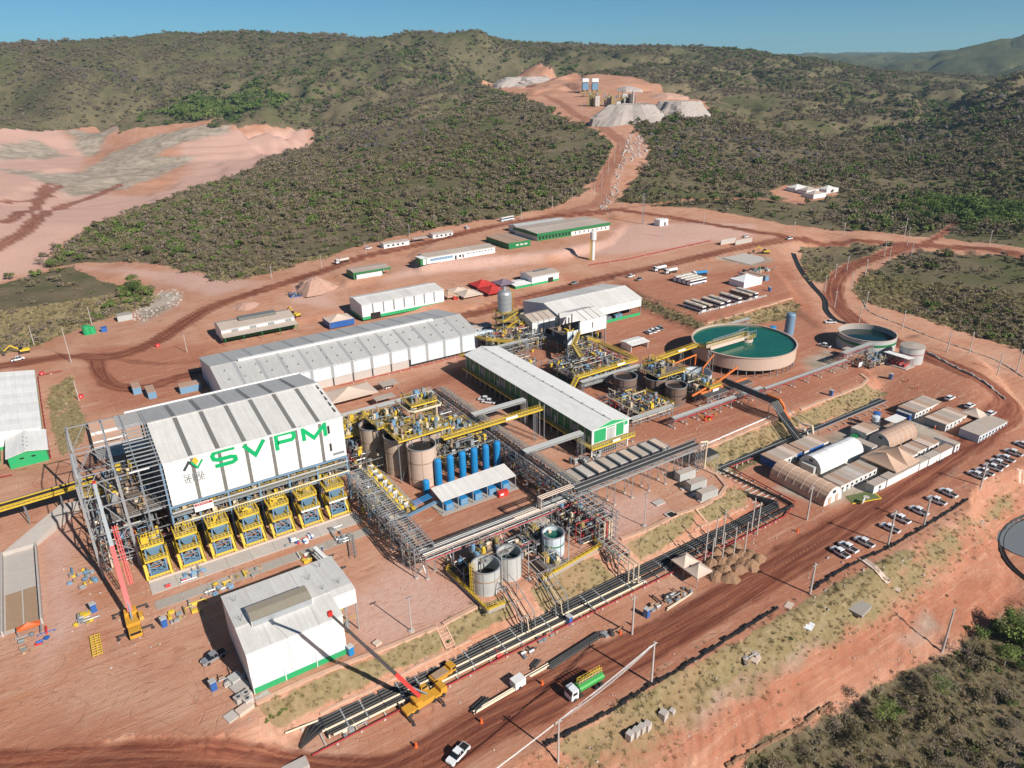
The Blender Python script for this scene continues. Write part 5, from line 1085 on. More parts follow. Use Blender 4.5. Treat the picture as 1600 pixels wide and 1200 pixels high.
# tall tanks group with platforms on top
TALL = [(79.8, 174.6, 4.4, 12.6, 'tank_pink', 'nearest pale tall tank with a rust hoop under the yellow agitator platform'), (76.5, 184.4, 4.2, 12.6, 'tank_beige', 'middle tall tank in shadow behind the palest one'), (73.0, 195, 4.2, 12.6, 'tank_beige', 'rearmost tall tank in shadow beside the lettered building'), (87.5, 184.5, 4.2, 12.6, 'tank_beige', 'tall tank hidden among the platforms right of the palest one')]
for (x, y, r, h, m, lab) in TALL:
 t = tank('leach_tank', lab, x, y, r, h, m, band=[(h * .62, h * .62 + .35), (h * .2, h * .2 + .12)], bandm='wood', level=.9, ribs=6, group='tall round tanks under the agitator platforms')
def clutter(t, x0, y0, x1, y1, z, n, hmax=2.4, mats=MACH, seed=1, smax=1.6):
 r = random.Random(seed)
 for k in range(n):
  mb = MB(); x = r.uniform(x0, x1); y = r.uniform(y0, y1); h = r.uniform(.4, hmax); kind = r.random()
  if kind < .35: mb.cbox(x, y, z + h / 2, r.uniform(.4, smax), r.uniform(.4, smax), h)
  elif kind < .6: mb.lathe([(.3 + r.random() * .4, 0), (.3 + r.random() * .4, h), (.01, h + .2)], 8, (x, y, z))
  elif kind < .85:
   a = r.choice([0, PI / 2]); l = r.uniform(1.2, 3.5); q = (x + math.cos(a) * l, y + math.sin(a) * l, z + h)
   mb.path([(x, y, z), (x, y, z + h), q, (q[0], q[1], z + h - .6)], r.uniform(.08, .18), 6)
  else: mb.tube((x - .6, y, z + .5), (x + .6, y, z + .5), .35, 8).cbox(x, y, z + .2, 1.0, .5, .4)
  mb.build('machine', r.choice(mats), t)
def platform(label, x0, y0, x1, y1, z, n=16, seed=1, legs=True, m='yellow_grate', rail='yellow_paint', name='platform', hmax=2.4, zb=0, tiers=()):
 t = thing(name, (x0, y0, zb), 0, label, 'platform'); W, D = x1 - x0, y1 - y0; z = z - zb
 for zz in (z,) + tuple(q - zb for q in tiers):
  MB().box(0, 0, zz - .2, W, D, zz).build('deck', m, t); MB().rail([(0, 0, zz), (W, 0, zz), (W, D, zz), (0, D, zz), (0, 0, zz)], 1.15, .05, 1.4).build('railing', rail, t)
  MB().box(-.05, -.08, zz - .35, W + .05, 0, zz + .12).box(W, 0, zz - .35, W + .08, D, zz + .12).build('edge_beam', rail, t)
  clutter(t, .5, .5, W - .8, D - .6, zz, n, hmax, seed=seed + int(zz))
 if legs:
  for x in [W * i / max(1, round(W / 5)) for i in range(max(1, round(W / 5)) + 1)]:
   for y in (0.2, D - .2): MB().tube((x, y, 0), (x, y, z - .2), .15, 4).build('column', 'steel_grey', t)
  mb = MB()
  for y in (.2, D - .2):
   q = max(1, round(W / 5))
   for i in range(q): mb.tube((W * i / q, y, 0), (W * (i + 1) / q, y, z - .3), .07, 4)
  mb.build('brace', 'steel_grey', t)
 return t
platform('topmost yellow platform crowded with drives over the tall tanks', 83.5, 188, 92.5, 195.5, 18.5, 26, 5, True, tiers=(16.2,))
platform('yellow agitator platform joining the tall tanks', 73.5, 176.6, 91, 187.5, 14.2, 60, 6)
platform('yellow agitator platform over the rear tall tanks', 72, 188.5, 83, 199, 14.0, 40, 7)
t = thing('pipe_bend', (0, 0, 0), 0, 'cream ring pipe hung round the topmost platform', 'pipes'); MB().path([(82.6, 198, 17), (82.6, 188.5, 17), (84, 187, 17), (93, 187, 17), (93.8, 188, 17), (93.8, 194, 17)], .35, 8).build('pipe', 'pipe_cream', t); MB().tube((91.5, 186.6, 3), (91.5, 186.6, 17), .35, 8).build('pipe', 'canvas_beige', t)
platform('cluttered lower platform with pipes right of the tall tanks', 90.5, 178.5, 103, 190, 8.2, 50, 8, m='deck')
platform('yellow platform with pumps between the lettered building and the grey rack', 62, 199, 80, 212, 8.5, 44, 9)
platform('yellow pump platform at the back corner of the lettered building', 59.5, 200, 66, 206.5, 11, 10, 10)
platform('low grey equipment deck right of the tall tanks and behind the blue vessels', 86, 171.6, 103, 176, 4.2, 22, 12, m='deck')
t = thing('pump_row', (62.8, 160, 0), 0, 'row of small pumps with yellow guards and white hoses beside the open rack', 'pumps')
MB().box(0, 0, 0, 9, 30, .2).build('slab', 'concrete', t)
for k in range(8):
 y = 1.8 + k * 3.6; MB().cbox(3.2, y, 2.4, 2.0, 1.2, 1.3).build('guard', 'yellow_paint', t); clutter(t, .6, y - 1.5, 5.6, y + 1.4, .2, 6, 2.8, ['steel_galv', 'canvas_white', 'steel_dark', 'pipe_grey', 'yellow_grate'], 40 + k)
 for j in range(3): MB().path([(4.3 + j * .5, y, .3), (4.3 + j * .5, y, 2.6), (5 + j * .5, y + .5, 3.0), (5.6 + j * .4, y + .9, 2.2), (5.6 + j * .4, y + .9, .3)], .12, 6).build('hose', 'canvas_white', t)
MB().rail([(6.6, 0, 1.4), (6.6, 30, 1.4)], 1.1, .05).box(6.3, 0, 1.25, 7.4, 30, 1.4).build('walkway', 'yellow_paint', t)
for k in range(5): MB().tube((0 - .3 + k * .2, -6, .5), (-.3 + k * .2, 4, 4.5), .12, 6)
t = thing('pipe_bundle', (61.5, 148, 0), 0, 'bundle of inclined rusty cream pipes below the pump row', 'pipes')
for k in range(5): MB().path([(2 + k * .5, -1, .4), (1 + k * .5, 6, 3.6), (.4 + k * .5, 14, 4.2)], .15, 6).build('pipe', 'wood', t)
# blue vessels and their shelter
for i in range(6):
 x = 82.4 + i * 4.05; lab = ['first and leftmost', 'second', 'third', 'fourth', 'fifth', 'last and rightmost'][i] + ' of the six tall bright blue pressure vessels'
 t = thing('pressure_vessel', (x, 169.6 - .15 * i, 0), 0, lab, 'vessel', 'tall blue pressure vessels behind the pump shelter')
 MB().lathe([(.01, 1.0), (.8, 1.1), (1.1, 1.6), (1.1, 8.2), (.95, 8.75), (.6, 9.05), (.01, 9.15)], 20).build('shell', 'blue_vessel', t)
 MB().lathe([(1.12, 0), (1.12, 1.5)], 16).build('skirt', 'blue_vessel', t); MB().tube((0, 0, 9.1), (0, 0, 9.5), .12, 6).build('nozzle', 'steel_grey', t)
t = thing('pressure_vessel', (77.6, 168.4, 0), 0, 'short bright blue vessel left of the six tall ones', 'vessel'); MB().lathe([(1.0, 0), (1.0, 3.4), (.8, 3.9), (.4, 4.1), (.01, 4.15)], 20).build('shell', 'blue_vessel', t)
t = thing('pump_shelter', (75.8, 155.0, 0), 0, 'long mono-pitch grey roof over a row of blue compressor boxes', 'shelter')
MB().add([(0, 0, 4.3), (24.8, 0, 4.3), (24.8, 6.6, 5.3), (0, 6.6, 5.3), (0, 0, 4.15), (24.8, 0, 4.15), (24.8, 6.6, 5.15), (0, 6.6, 5.15)], [(0, 1, 2, 3), (7, 6, 5, 4), (0, 4, 5, 1), (1, 5, 6, 2), (2, 6, 7, 3), (3, 7, 4, 0)]).build('roof', 'roof_light', t)
for k in range(6):
 for y in (.2, 6.3): MB().box(.3 + k * 4.85, y - .1, 0, .5 + k * 4.85, y + .1, 4.2).build('post', 'steel_galv', t)
MB().box(-.5, -.8, 0, 25.5, 7, .15).build('slab', 'concrete', t)
for k in range(5):
 t = thing('compressor', (78.6 + k * 4.75, 156.8, .15), 0, ['first', 'second', 'third', 'fourth', 'fifth'][k] + ' blue compressor box from the left under the mono-pitch roof', 'compressor', 'blue compressor boxes')
 MB().box(-1.2, -1.0, 0, 1.2, 2.8, 2.2).build('cabinet', 'blue_vessel', t); MB().box(-1.0, -1.06, .3, 1.0, -1.0, 1.9).build('panel', 'blue_light', t)
t = thing('pipe_tray', (64, 157, 3), 0, 'bright blue pipe bridge left of the mono-pitch pump roof', 'pipes'); MB().beam((0, -1.5, 0), (12, .8, 0), 1.2, .2).build('tray', 'blue_light', t)
for k in range(4): MB().tube((5.5, 2 + k * .7, .3), (12, 3.2 + k * .7, .3), .12, 6).build('pipe', 'blue_vessel', t)
g = (93.5, 153.2); t = thing('fire_hose_box', (*g, 0), 0, 'red and white cabinet in front of the mono-pitch roof', 'cabinet'); MB().box(0, 0, 0, 3.2, 1.4, 1.6).build('body', 'red_paint', t); MB().box(.5, -.03, .5, 1.6, 0, 1.1).build('mark', 'sign_white', t)
# near tanks behind the slope
t = tank('open_tank', 'near left open dark tank with grey shell above the pipeline slope', 69.9, 121.6, 3.5, 6.8, 'tank_white', level=.45, band=[(3.9, 4.2)], bandm='wood', ribs=8)
t = tank('open_tank', 'near right open tank with greenish inside above the pipeline slope', 77.2, 122.6, 3.0, 6.8, 'tank_white', water='water_dark', level=.6, ribs=8)
t = tank('open_tank', 'lone grey tank with a green hoop and green water behind the yellow bund wall', 91.3, 123.7, 2.8, 6.2, 'wall_pale', water='water_green', band=[(3.2, 3.6)], bandm='green_dark', level=.78, ribs=8)
def bund(label, pts, h=1.0):
 t = thing('bund_wall', (0, 0, 0), 0, label, 'wall')
 for a, b in zip(pts[:-1], pts[1:]): MB().beam((*a, h / 2), (*b, h / 2), .35, h).build('wall_section', 'concrete', t); MB().rail([(*a, h), (*b, h)], 1.1, .06, 1.4).beam((*a, h + .1), (*b, h + .1), .5, .15).build('railing', 'yellow_paint', t)
 return t
bund('yellow-railed bund wall left of the two dark open tanks', [(64.5, 131.8), (65.5, 113.6), (70, 113.4)])
bund('yellow-railed bund wall along the slope below the lone grey tank', [(82, 115.4), (102.2, 117.8), (103, 124)])
bund('yellow-railed bund wall behind the open tanks under the low rack', [(65, 132), (86, 131.6), (98, 131)])
platform('steel walkways and pumps around the two dark open tanks', 70, 124, 78, 131, 5.6, 24, 21, m='deck', rail='steel_galv')
platform('pump deck left of the lone grey tank', 87, 125, 94, 131, 3.4, 18, 22, m='deck', rail='steel_galv')
platform('tangle of valves right of the near dark tanks', 84, 116.5, 90, 121, 2.0, 14, 23, m='deck', rail='steel_galv')
t = thing('stairway', (-4, 1, 0), 0, 'yellow ladder cage on the left side of the near dark tank', 'stair'); mb = MB(); lattice(mb, (70.2, 120.5, 0), (70.2, 120.5, 8.8), 1.0, .08, 1); mb.build('cage', 'yellow_paint', t)
for i, (x, lab) in enumerate(((71.0, 'left steel stair frame dropping from the near tanks to the pipeline'), (80.6, 'right steel stair frame dropping from the near tanks to the pipeline'))):
 t = thing('stairway', (x, 105, 0), 0, lab, 'stair');
 for dx in (0, 3.6): MB().path([(dx, 15, 3.6), (dx, 10.5, 3.2), (dx, 3.2, -.2), (dx, 2.6, -4.9)], .12, 4).build('rail_beam', 'steel_galv', t); MB().tube((dx, 10.5, -.5), (dx, 10.5, 3.1), .12, 4).build('post', 'steel_galv', t); MB().tube((dx, 3.2, -5), (dx, 3.2, -.2), .12, 4).build('post', 'steel_galv', t)
 for (y, z) in ((15, 3.6), (10.5, 3.2), (6.8, 1.5), (3.2, -.2)): MB().tube((0, y, z), (3.6, y, z), .09, 4).build('tie', 'steel_galv', t)
 for k in range(3): MB().path([(.8 + k * .8, 16, 2.6), (.8 + k * .8, 10.5, 2.2), (.8 + k * .8, 3, -1.2), (.8 + k * .8, 2.4, -4.4)], .13, 6).build('pipe', ('pipe_black', 'pipe_cream', 'pipe_black')[k], t)
t = thing('cooling_unit', (88, 140, 0), 0, 'beige container with a silver pump beside the open-topped truss rack', 'container'); MB().box(3, -7.5, 0, 9.5, -4.5, 3).build('body', 'roof_dusty', t); MB().lathe([(1.0, 0), (1.2, 1), (.8, 2.4), (.01, 2.8)], 12, (8.5, -9, 0)).build('pump', 'steel_galv', t)
# brown tanks with platforms near the thickener
for (x, y, r, h, lab) in ((180.7, 180.6, 4.1, 7.4, 'left brown tank with a dark hoop'), (181.6, 171.0, 3.9, 7.4, 'right brown tank with a dark hoop'), (172, 188, 4.4, 7.4, 'brown tank half hidden behind the pipework on the left')):
 tank('leach_tank', lab, x, y, r, h, 'tank_brown', band=[(h * .55, h * .55 + .4)], level=.85, ribs=5, group='brown round tanks left of the thickener')
platform('agitator platform over the brown tanks', 178, 176.5, 192, 188, 8.8, 34, 31, m='deck')
platform('pump and pipe field with yellow pumps left of the brown tanks', 160, 166, 176, 180, 2.6, 44, 32, m='deck', legs=False)
platform('yellow stair tower with a white sign right of the brown tanks', 190.5, 163, 196.5, 170, 6.5, 8, 33, tiers=(3.5,))
t = thing('sign', (192, 162.7, 4.2), 0, 'white board on the stair tower right of the brown tanks', 'sign'); MB().box(0, 0, 0, 3, .08, 1.5).build('board', 'sign_white', t)
platform('reagent mixing platform inside the yellow walkway loop', 160, 200, 185, 222, 3.2, 90, 34, m='deck', rail='steel_galv', legs=False)
for (x, y, m, lab) in ((182.5, 208, 'blue_vessel', 'blue mixing tank inside the yellow walkway loop'), (186, 203.5, 'blue_light', 'pale blue dosing tank at the corner of the yellow walkway loop'), (165.5, 202.5, 'wall_pale', 'whitish blue dosing tank near the stairs of the yellow walkway')):
 tank('dosing_tank', lab, x, y, 1.6, 5.4, m, level=.97)
platform('yellow agitator deck at the foot of the thickener bridge', 188, 186, 194, 196, 7.4, 14, 36, m='yellow_grate')
platform('process steelwork at the foot of the silo', 151, 246, 170, 262, 5.0, 60, 37, m='deck', rail='steel_galv')
# silo
t = thing('silo', (169.5, 268.5, 0), 0, 'grey banded silo on a tall yellow support tower', 'silo')
MB().lathe([(.8, 9), (3.1, 12.2), (3.3, 12.4), (3.3, 20.6), (2.8, 21.4), (.8, 22.4), (.01, 22.4)], 28).build('shell', 'steel_galv', t)
for z in (14, 16.2, 18.4): MB().lathe([(3.32, z), (3.4, z), (3.4, z + .15), (3.32, z + .15)], 28).build('hoop', 'steel_grey', t)
for x, y in ((-3, -3), (3, -3), (3, 3), (-3, 3)): MB().box(x - .2, y - .2, 0, x + .2, y + .2, 12.5).build('leg', 'steel_grey', t)
for z in (5, 8.5, 12): MB().box(-4.4, -4.4, z - .15, 4.4, 4.4, z).build('deck', 'yellow_grate', t) if z < 12 else MB().lathe([(4.6, z), (3.4, z), (3.4, z + .1), (4.6, z + .1)], 20).build('deck', 'yellow_grate', t); MB().rail([(-4.4, -4.4, z), (4.4, -4.4, z), (4.4, 4.4, z), (-4.4, 4.4, z), (-4.4, -4.4, z)], 1.1, .06, 1.4).build('railing', 'yellow_paint', t)
for k in range(3): MB().beam((-4, -4.6 - .01 * k, 1 + 4 * k), (4, -4.6, 4.8 + 3.6 * k), .9, .2).build('stair', 'yellow_paint', t)
MB().rail([(-2, -2, 22), (2, -2, 22), (2, 2, 22), (-2, 2, 22), (-2, -2, 22)], 1.1, .05, 1).cbox(0, 0, 23, 1.2, 1.2, 1.4).build('top_filter', 'steel_galv', t)
mb = MB(); lattice(mb, (3.9, 0, 12), (3.9, 0, 22), .8, .06, 1); mb.build('ladder_cage', 'yellow_paint', t)
platform('yellow filter deck on the right of the silo tower', 173.2, 262, 180.5, 270, 7.0, 14, 38)
def cluster(label, x0, y0, x1, y1, h, n=40, seed=1, pm=('pipe_grey', 'steel_galv', 'pipe_cream', 'steel_dark', 'pipe_red', 'pipe_black')):
 t = thing('process_steelwork', (x0, y0, 0), 0, label, 'steelwork'); r = random.Random(seed); W, D = x1 - x0, y1 - y0; nx, ny = max(1, round(W / 5)), max(1, round(D / 5)); lv = [q for q in (2.8, 5.4, 8.2, 11) if q < h]
 for i in range(nx + 1):
  for j in range(ny + 1): MB().tube((W * i / nx, D * j / ny, 0), (W * i / nx, D * j / ny, h), .13, 4).build('column', 'steel_grey', t)
 for z in lv:
  for i in range(nx + 1): MB().tube((W * i / nx, 0, z), (W * i / nx, D, z), .1, 4).build('beam', 'steel_galv', t)
  for j in range(ny + 1): MB().tube((0, D * j / ny, z), (W, D * j / ny, z), .1, 4).build('beam', 'steel_galv', t)
 for k in range(n):
  z = r.choice([.3] + lv) + r.uniform(.1, 1); x, y = r.uniform(0, W), r.uniform(0, D); q = (r.uniform(0, W), y) if r.random() < .5 else (x, r.uniform(0, D)); z2 = r.choice([.3] + lv)
  MB().path([(x, y, z), (*q, z), (*q, z2 if abs(z2 - z) > .3 else z + 1)], r.uniform(.07, .2), 6).build('pipe', r.choice(pm), t)
 for z in [.0] + lv: clutter(t, .3, .3, W - 1, D - 1, z, n // 3, 2.0, MACH, seed + int(z))
cluster('maze of grey columns and pipes right of the tall tanks', 88, 171.5, 103, 199, 8.4, 90, 201)
cluster('shaded steelwork between the tall tanks and the lettered building', 61, 186, 72, 212, 8.2, 60, 202)
cluster('pipes and columns under the open grey ladder rack', 57.6, 138, 62.4, 176, 6.2, 36, 203)
cluster('steelwork with many pipes inside the yellow walkway loop', 160, 199.5, 185, 221, 6.2, 130, 204)
cluster('dark pipework left of the brown tanks', 158, 164, 176, 186, 4.2, 90, 205)
cluster('steelwork between brown tanks and small open grey tank', 188, 166, 198, 184, 6.4, 60, 206)
cluster('steelwork below the silo tower', 151, 244, 178, 264, 7.6, 120, 207)
cluster('columns and pipes under the long dark rack', 104.4, 140, 109.6, 214, 6.4, 60, 208)
cluster('valve and pipe thicket behind the near dark tanks', 66, 125.5, 97, 131.5, 4.6, 80, 209)
cluster('pipe thicket under the open-topped truss rack', 98, 121, 108.4, 135, 6.6, 60, 210)
cluster('steelwork under the silo-side open shed', 175, 205, 188, 228, 8, 60, 211)
cluster('pipes and steel before the second round tank', 268, 148.5, 280, 154.5, 4, 50, 212)
cluster('grey pipe clusters behind the stilted building near its far end', 147, 226, 160, 240, 4.5, 46, 213)
cluster('steel frame filled with pipes under the left open frame', -6, 180, 11, 213, 10.5, 110, 214)
# hoppers in a row in front of the lettered hall
def hopper(i, x):
 t = thing('filter_hopper', (x, 170.8, 0), 0, ['leftmost of the yellow feeder units, blue front exposed, under the lettered wall', 'second yellow and blue feeder unit from the left', 'third yellow and blue feeder unit from the left', 'fourth feeder unit from the left, above the folded crane boom', 'fifth feeder unit from the left, with doubled yellow deck', 'sixth feeder unit from the left, with white rail', 'seventh and rightmost feeder unit, with white rail'][i], 'feeder', 'yellow and blue feeder units')
 W, D = 5.2, 6.0
 for (z, a, b) in ((5.2, 0, 5.6), (8.2, 1.8, 6.2)):
  MB().box(-W / 2, a, z, W / 2, b, z + .12).build('deck', 'yellow_grate', t)
  MB().rail([(-W / 2, b, z), (-W / 2, a, z), (W / 2, a, z), (W / 2, b, z)], 1.2, .07, .8).box(-W / 2, a - .06, z - .3, W / 2, a, z + .25).box(-W / 2 - .06, a, z - .3, -W / 2, b, z + .25).build('railing', 'yellow_paint', t)
 if i in (5, 6): MB().box(-W / 2, -.15, 5.0, W / 2, -.08, 5.5).build('white_rail', 'sign_white', t)
 for x_ in (-1.9, 1.9):
  for y_ in (.8, 4.8): MB().box(x_ - .15, y_ - .15, 0, x_ + .15, y_ + .15, 8.2).build('leg', 'blue_light', t)
 mb = MB().add([(-1.6, 1.0, 7.9), (1.6, 1.0, 7.9), (1.6, 4.6, 7.9), (-1.6, 4.6, 7.9), (-.8, 2, 5.5), (.8, 2, 5.5), (.8, 3.6, 5.5), (-.8, 3.6, 5.5)], [(0, 1, 5, 4), (1, 2, 6, 5), (2, 3, 7, 6), (3, 0, 4, 7), (0, 3, 2, 1)]); mb.build('chute', 'blue_light', t)
 mb = MB()
 for z in (1.2, 3.2): mb.tube((-1.9, .8, z), (1.9, .8, z + 1.6), .1, 4).tube((1.9, .8, z), (-1.9, .8, z + 1.6), .1, 4).tube((-1.9, .8, z), (1.9, .8, z), .1, 4)
 mb.build('brace', 'blue_light', t)
 MB().box(-1.7, .2, 0, 1.7, 3.8, .5).build('base', 'blue_light', t); MB().rail([(-2.4, -.6, 0), (2.4, -.6, 0), (2.4, 2.4, 0)], 1.3, .07, .8).box(-2.5, -.66, .9, 2.5, -.6, 1.4).build('gate', 'yellow_paint', t)
 for s in (-1, 1): MB().beam((s * 2.75, -.4, .2), (s * 2.75, 4.8, 5.2), .7, .18).rail([(s * 3.1, -.4, .2), (s * 3.1, 4.8, 5.2)], 1.0, .06, .9).build('stair', 'yellow_paint', t)
 clutter(t, -1.6, 2.2, 1.4, 5.4, 8.3, 5, 1.6, ['yellow_paint', 'yellow_grate', 'steel_grey'], 60 + i)
 MB().rail([(-1.9, 4.8, 8.3), (1.9, 4.8, 8.3)], 2.0, .09, .6).build('frame_top', 'yellow_paint', t)
for i, x in enumerate((5.2, 13.0, 20.8, 28.6, 36.4, 44.2, 52.0)): hopper(i, x - .3)
t = thing('concrete_apron', (2, 158, 0), 0, 'dusty pale concrete strips in front of the feeder row', 'slab')
for k in range(9): MB().box(k * 6, 6.5, .0, k * 6 + 5.95, 11.5, .16).build('slab', 'concrete_pale', t); MB().box(k * 6, 0, .0, k * 6 + 5.95, 3.4, .1).build('slab', 'concrete', t)
MB().box(0, 11.6, 0, 54, 12, .5).build('kerb', 'canvas_beige', t)
# left steel frame bents and yellow conveyor
t = thing('steel_trestle', (0, 0, 0), 0, 'tall open grey steel frame at the far left of the lettered hall', 'steel frame')
for x in (-7.0, 1.4):
 for y in (178.2, 197, 215): MB().box(x - .3, y - .2, 0, x + .3, y + .2, 26.6).build('column', 'steel_galv', t)
 for (za) in (26.4, 19.5, 13): MB().tube((x, 178.2, za), (x, 197, za if za < 26 else 29.8), .18, 4).tube((x, 197, za if za < 26 else 29.8), (x, 215, za), .18, 4).build('beam', 'steel_galv', t)
for y in (178.2, 197, 215):
 for za in (26.2, 19.5, 12.4, 5): MB().tube((-7, y, za), (1.4, y, za), .18, 4).tube((1.4, y, za), (5, y, za), .18, 4).build('beam', 'steel_galv', t)
 for za, zb in ((12.4, 19.5), (19.5, 26.2)): MB().tube((-7, y, za), (-2.8, y, zb), .13, 4).tube((1.4, y, za), (-2.8, y, zb), .13, 4).build('brace', 'steel_galv', t)
MB().tube((-7, 178.2, 5), (1.4, 178.2, 12.4), .13, 4).tube((1.4, 178.2, 5), (-7, 178.2, 12.4), .13, 4).build('brace', 'steel_galv', t)
platform('cluttered machine floor inside the open left frame', -2, 183, 10.5, 213, 12, 46, 51, m='deck', rail='steel_galv', legs=False, zb=6)
platform('yellow conveyor head platform at the open left frame', -7, 207, 4, 212, 8.5, 12, 52)
t = thing('conveyor', (0, 0, 0), 0, 'long yellow inclined conveyor entering from the left edge', 'conveyor')
A_, B__ = Vector((-75, 226, 1.5)), Vector((-4, 214.6, 9.5));
MB().beam(A_, B__, 1.6, .25).build('belt', 'rubber', t)
for s in (-1.3, 1.3):
 o_ = Vector((0, s, 0)); MB().beam(A_ + o_ - Vector((0, 0, .2)), B__ + o_ - Vector((0, 0, .2)), .2, .9).build('girder', 'yellow_paint', t)
n_ = Vector((0, -2.1, -.2)); MB().beam(A_ + n_, B__ + n_, 1.1, .1).build('walkway', 'yellow_grate', t); MB().rail([A_ + n_ + Vector((0, -.5, 0)), B__ + n_ + Vector((0, -.5, 0))], 1.1, .06, 1.3).beam(A_ + n_ + Vector((0, -.6, 0)), B__ + n_ + Vector((0, -.6, 0)), .1, .5).build('railing', 'yellow_paint', t)
MB().beam(A_ + Vector((0, 2.2, -.2)), B__ + Vector((0, 2.2, -.2)), 1.0, .1).build('walkway', 'steel_grey', t)
for k in range(9): p = A_.lerp(B__, k / 8); MB().tube((p.x, p.y - 1.2, 0), (p.x, p.y - 1.2, p.z - .5), .14, 4).tube((p.x, p.y + 1.2, 0), (p.x, p.y + 1.2, p.z - .5), .14, 4).build('support', 'steel_grey', t)
# crimson pipes along the left yard
def pipeline(label, pts, r, m, supports=4.0, name='pipe', follow=False, group=None, h=.6):
 t = thing(name, (0, 0, 0), 0, label, 'pipe', group); MB().path(pts, r, 8).build('barrel', m, t)
 for a, b in zip(pts[:-1], pts[1:]):
  a, b = Vector(a), Vector(b); n = int((b - a).length / supports)
  for k in range(1, n): p = a.lerp(b, k / n); zb = float(zat(p.x, p.y)); MB().cbox(p.x, p.y, (zb + p.z - r) / 2, .5, .5, max(.1, p.z - r - zb)).build('support_block', 'concrete_pale', t)
 return t
def gpt(px, py, h=.6): g = PX(px, py); return (g[0], g[1], g[2] + h)
pipeline('crimson hydrant pipe running between the left annex and the grass patches', [gpt(60, 590), gpt(66, 635), gpt(73, 680), gpt(80, 718)], .18, 'pipe_red')
pipeline('crimson pipe along the left yard above the yellow conveyor', [gpt(-20, 807), gpt(40, 788), gpt(90, 775), gpt(98, 783)], .16, 'pipe_red')
pipeline('crimson pipe from the hydrant to the back edge of the grass patches', [gpt(62, 588), gpt(98, 581)], .18, 'pipe_red')
pipeline('crimson pipe at the left edge above the dark frame shadow', [gpt(-20, 752), gpt(20, 744)], .16, 'pipe_red')
pipeline('crimson pipe along the foot of the long grey hall', [(85, 257.5, .5), (152, 257.5, .5)], .16, 'pipe_red', 5)
pipeline('crimson pipe below the upper terrace along the street', [gpt(920, 415), gpt(985, 405), gpt(1020, 397), gpt(1060, 388), gpt(1110, 377)], .25, 'pipe_red', 6)

# --- the big pipeline on the ground
G_ = 'long pipes of the ground pipeline'
zc = -4.35; LN = []
names = ['first', 'second', 'third', 'fourth', 'fifth', 'sixth', 'seventh', 'eighth']
spec = [(.0, .30, 'pipe_black'), (.75, .30, 'pipe_black'), (1.5, .30, 'pipe_black'), (2.3, .26, 'pipe_black'), (3.0, .24, 'pipe_cream'), (3.7, .2, 'pipe_black'), (4.3, .2, 'pipe_black'), (5.0, .24, 'pipe_cream')]
for i, (o_, r, m) in enumerate(spec):
 y = 110.6 - o_; xs = 21 + o_ * .8; xe = 102.5 + (5 if m == 'pipe_cream' else 60 - i * .6)
 t = thing('pipeline', (0, 0, 0), 0, names[i] + ' pipe from the slope side of the long ground pipeline, ' + ('cream' if m == 'pipe_cream' else 'black'), 'pipe', G_)
 if m == 'pipe_cream': MB().tube((xs, y, zc), (107, y, zc), r, 10).build('barrel', m, t)
 else: MB().path([(19 - o_ * .2, 106.8 - o_ * .2, zc), (22 + o_, y, zc), (163.5 - o_ * .9 + (0), y, zc), (163.5 - o_ * .9 - 3.2 + o_ * .6, 118 , zc), (158.8 + o_ * .7, 133.5, zc)] if i < 4 else [(xs, y, zc), (166.5 - (o_ - 3.7), y, zc), (166.5 - (o_ - 3.7), 112, zc), (164.5 - (o_ - 3.7) * .8, 133, zc)], r, 10).build('barrel', m, t)
 for k in range(34):
  x = 24 + k * 4.1
  if x < (107 if m == 'pipe_cream' else 160): MB().lathe([(r + .12, 0), (r + .12, .25), (r, .25), (r, 0)], 8).build('flange', 'steel_galv' if k % 3 else m, t).matrix_local = Matrix.Translation((x, y, zc)) @ Matrix.Rotation(PI / 2, 4, 'Y')
for k in range(33):
 x = 23 + k * 4.2; t = thing('pipe_sleeper', (x, 104.6, -5), 0, f"{ORD[min(k, 32 - k)]} concrete sleeper from the {'left' if k < 17 else 'right'} end of the long ground pipeline", 'sleeper', 'concrete sleepers of the ground pipeline'); MB().box(-.15, 0, -.3, .15, 6.6, .3).build('beam', 'concrete_pale', t)
for k in range(12):
 y = 113 + k * 1.9; t = thing('pipe_sleeper', (157.5, y, -5), 0, f'{ORD[k]} concrete sleeper from the road along the side pipeline by the container terrace', 'sleeper', 'concrete sleepers of the side pipeline'); MB().box(0, -.15, -.3, 9.5, .15, .3).build('beam', 'concrete_pale', t)
t = thing('pipe_channel', (0, 0, 0), 0, 'black pipe bundle in a trench along the foot of the long grass slope', 'pipe bundle')
for k in range(9):
 y = 136.0 - k * .42; MB().path([(162.5, y, -4.6), (268.5 - k * .45, y, -4.6), (268.5 - k * .45, 141, -4.4), (264.5 - k * .4, 160, -.2)], .17, 6).build('pipe', 'pipe_black' if k % 4 else 'steel_grey', t)
pipeline('crimson guard pipe along the road side of the ground pipeline', [(20, 103.6, -4.5), (60, 104.3, -4.5), (160, 104.6, -4.4), (168.2, 107.5, -4.3), (168.2, 133, -4.3)], .16, 'pipe_red', 4.5)
pipeline('crimson low pipe in front of the blue-ended cabins', [(168.6, 132.4, -4.3), (181.5, 131.8, -4.3)], .14, 'pipe_red', 2.5)
for k in range(11): x = 218 + k * 4.2; t = thing('pipe_sleeper', (x, 130.0, -5), 0, f'{ORD[k]} short concrete block from the left along the trench pipes', 'sleeper', 'blocks along the trench'); MB().box(-.2, 0, -.2, .2, 1.6, .35).build('block', 'concrete_pale', t)
t = thing('pipe_spool', (27, 104.2, -5), 0, 'cream valve spool with grey flanges at the left end of the pipeline', 'pipe fitting'); clutter(t, -1, 0, 3, 2, 0, 9, 1.0, ['pipe_cream', 'steel_galv', 'steel_grey'], 71)
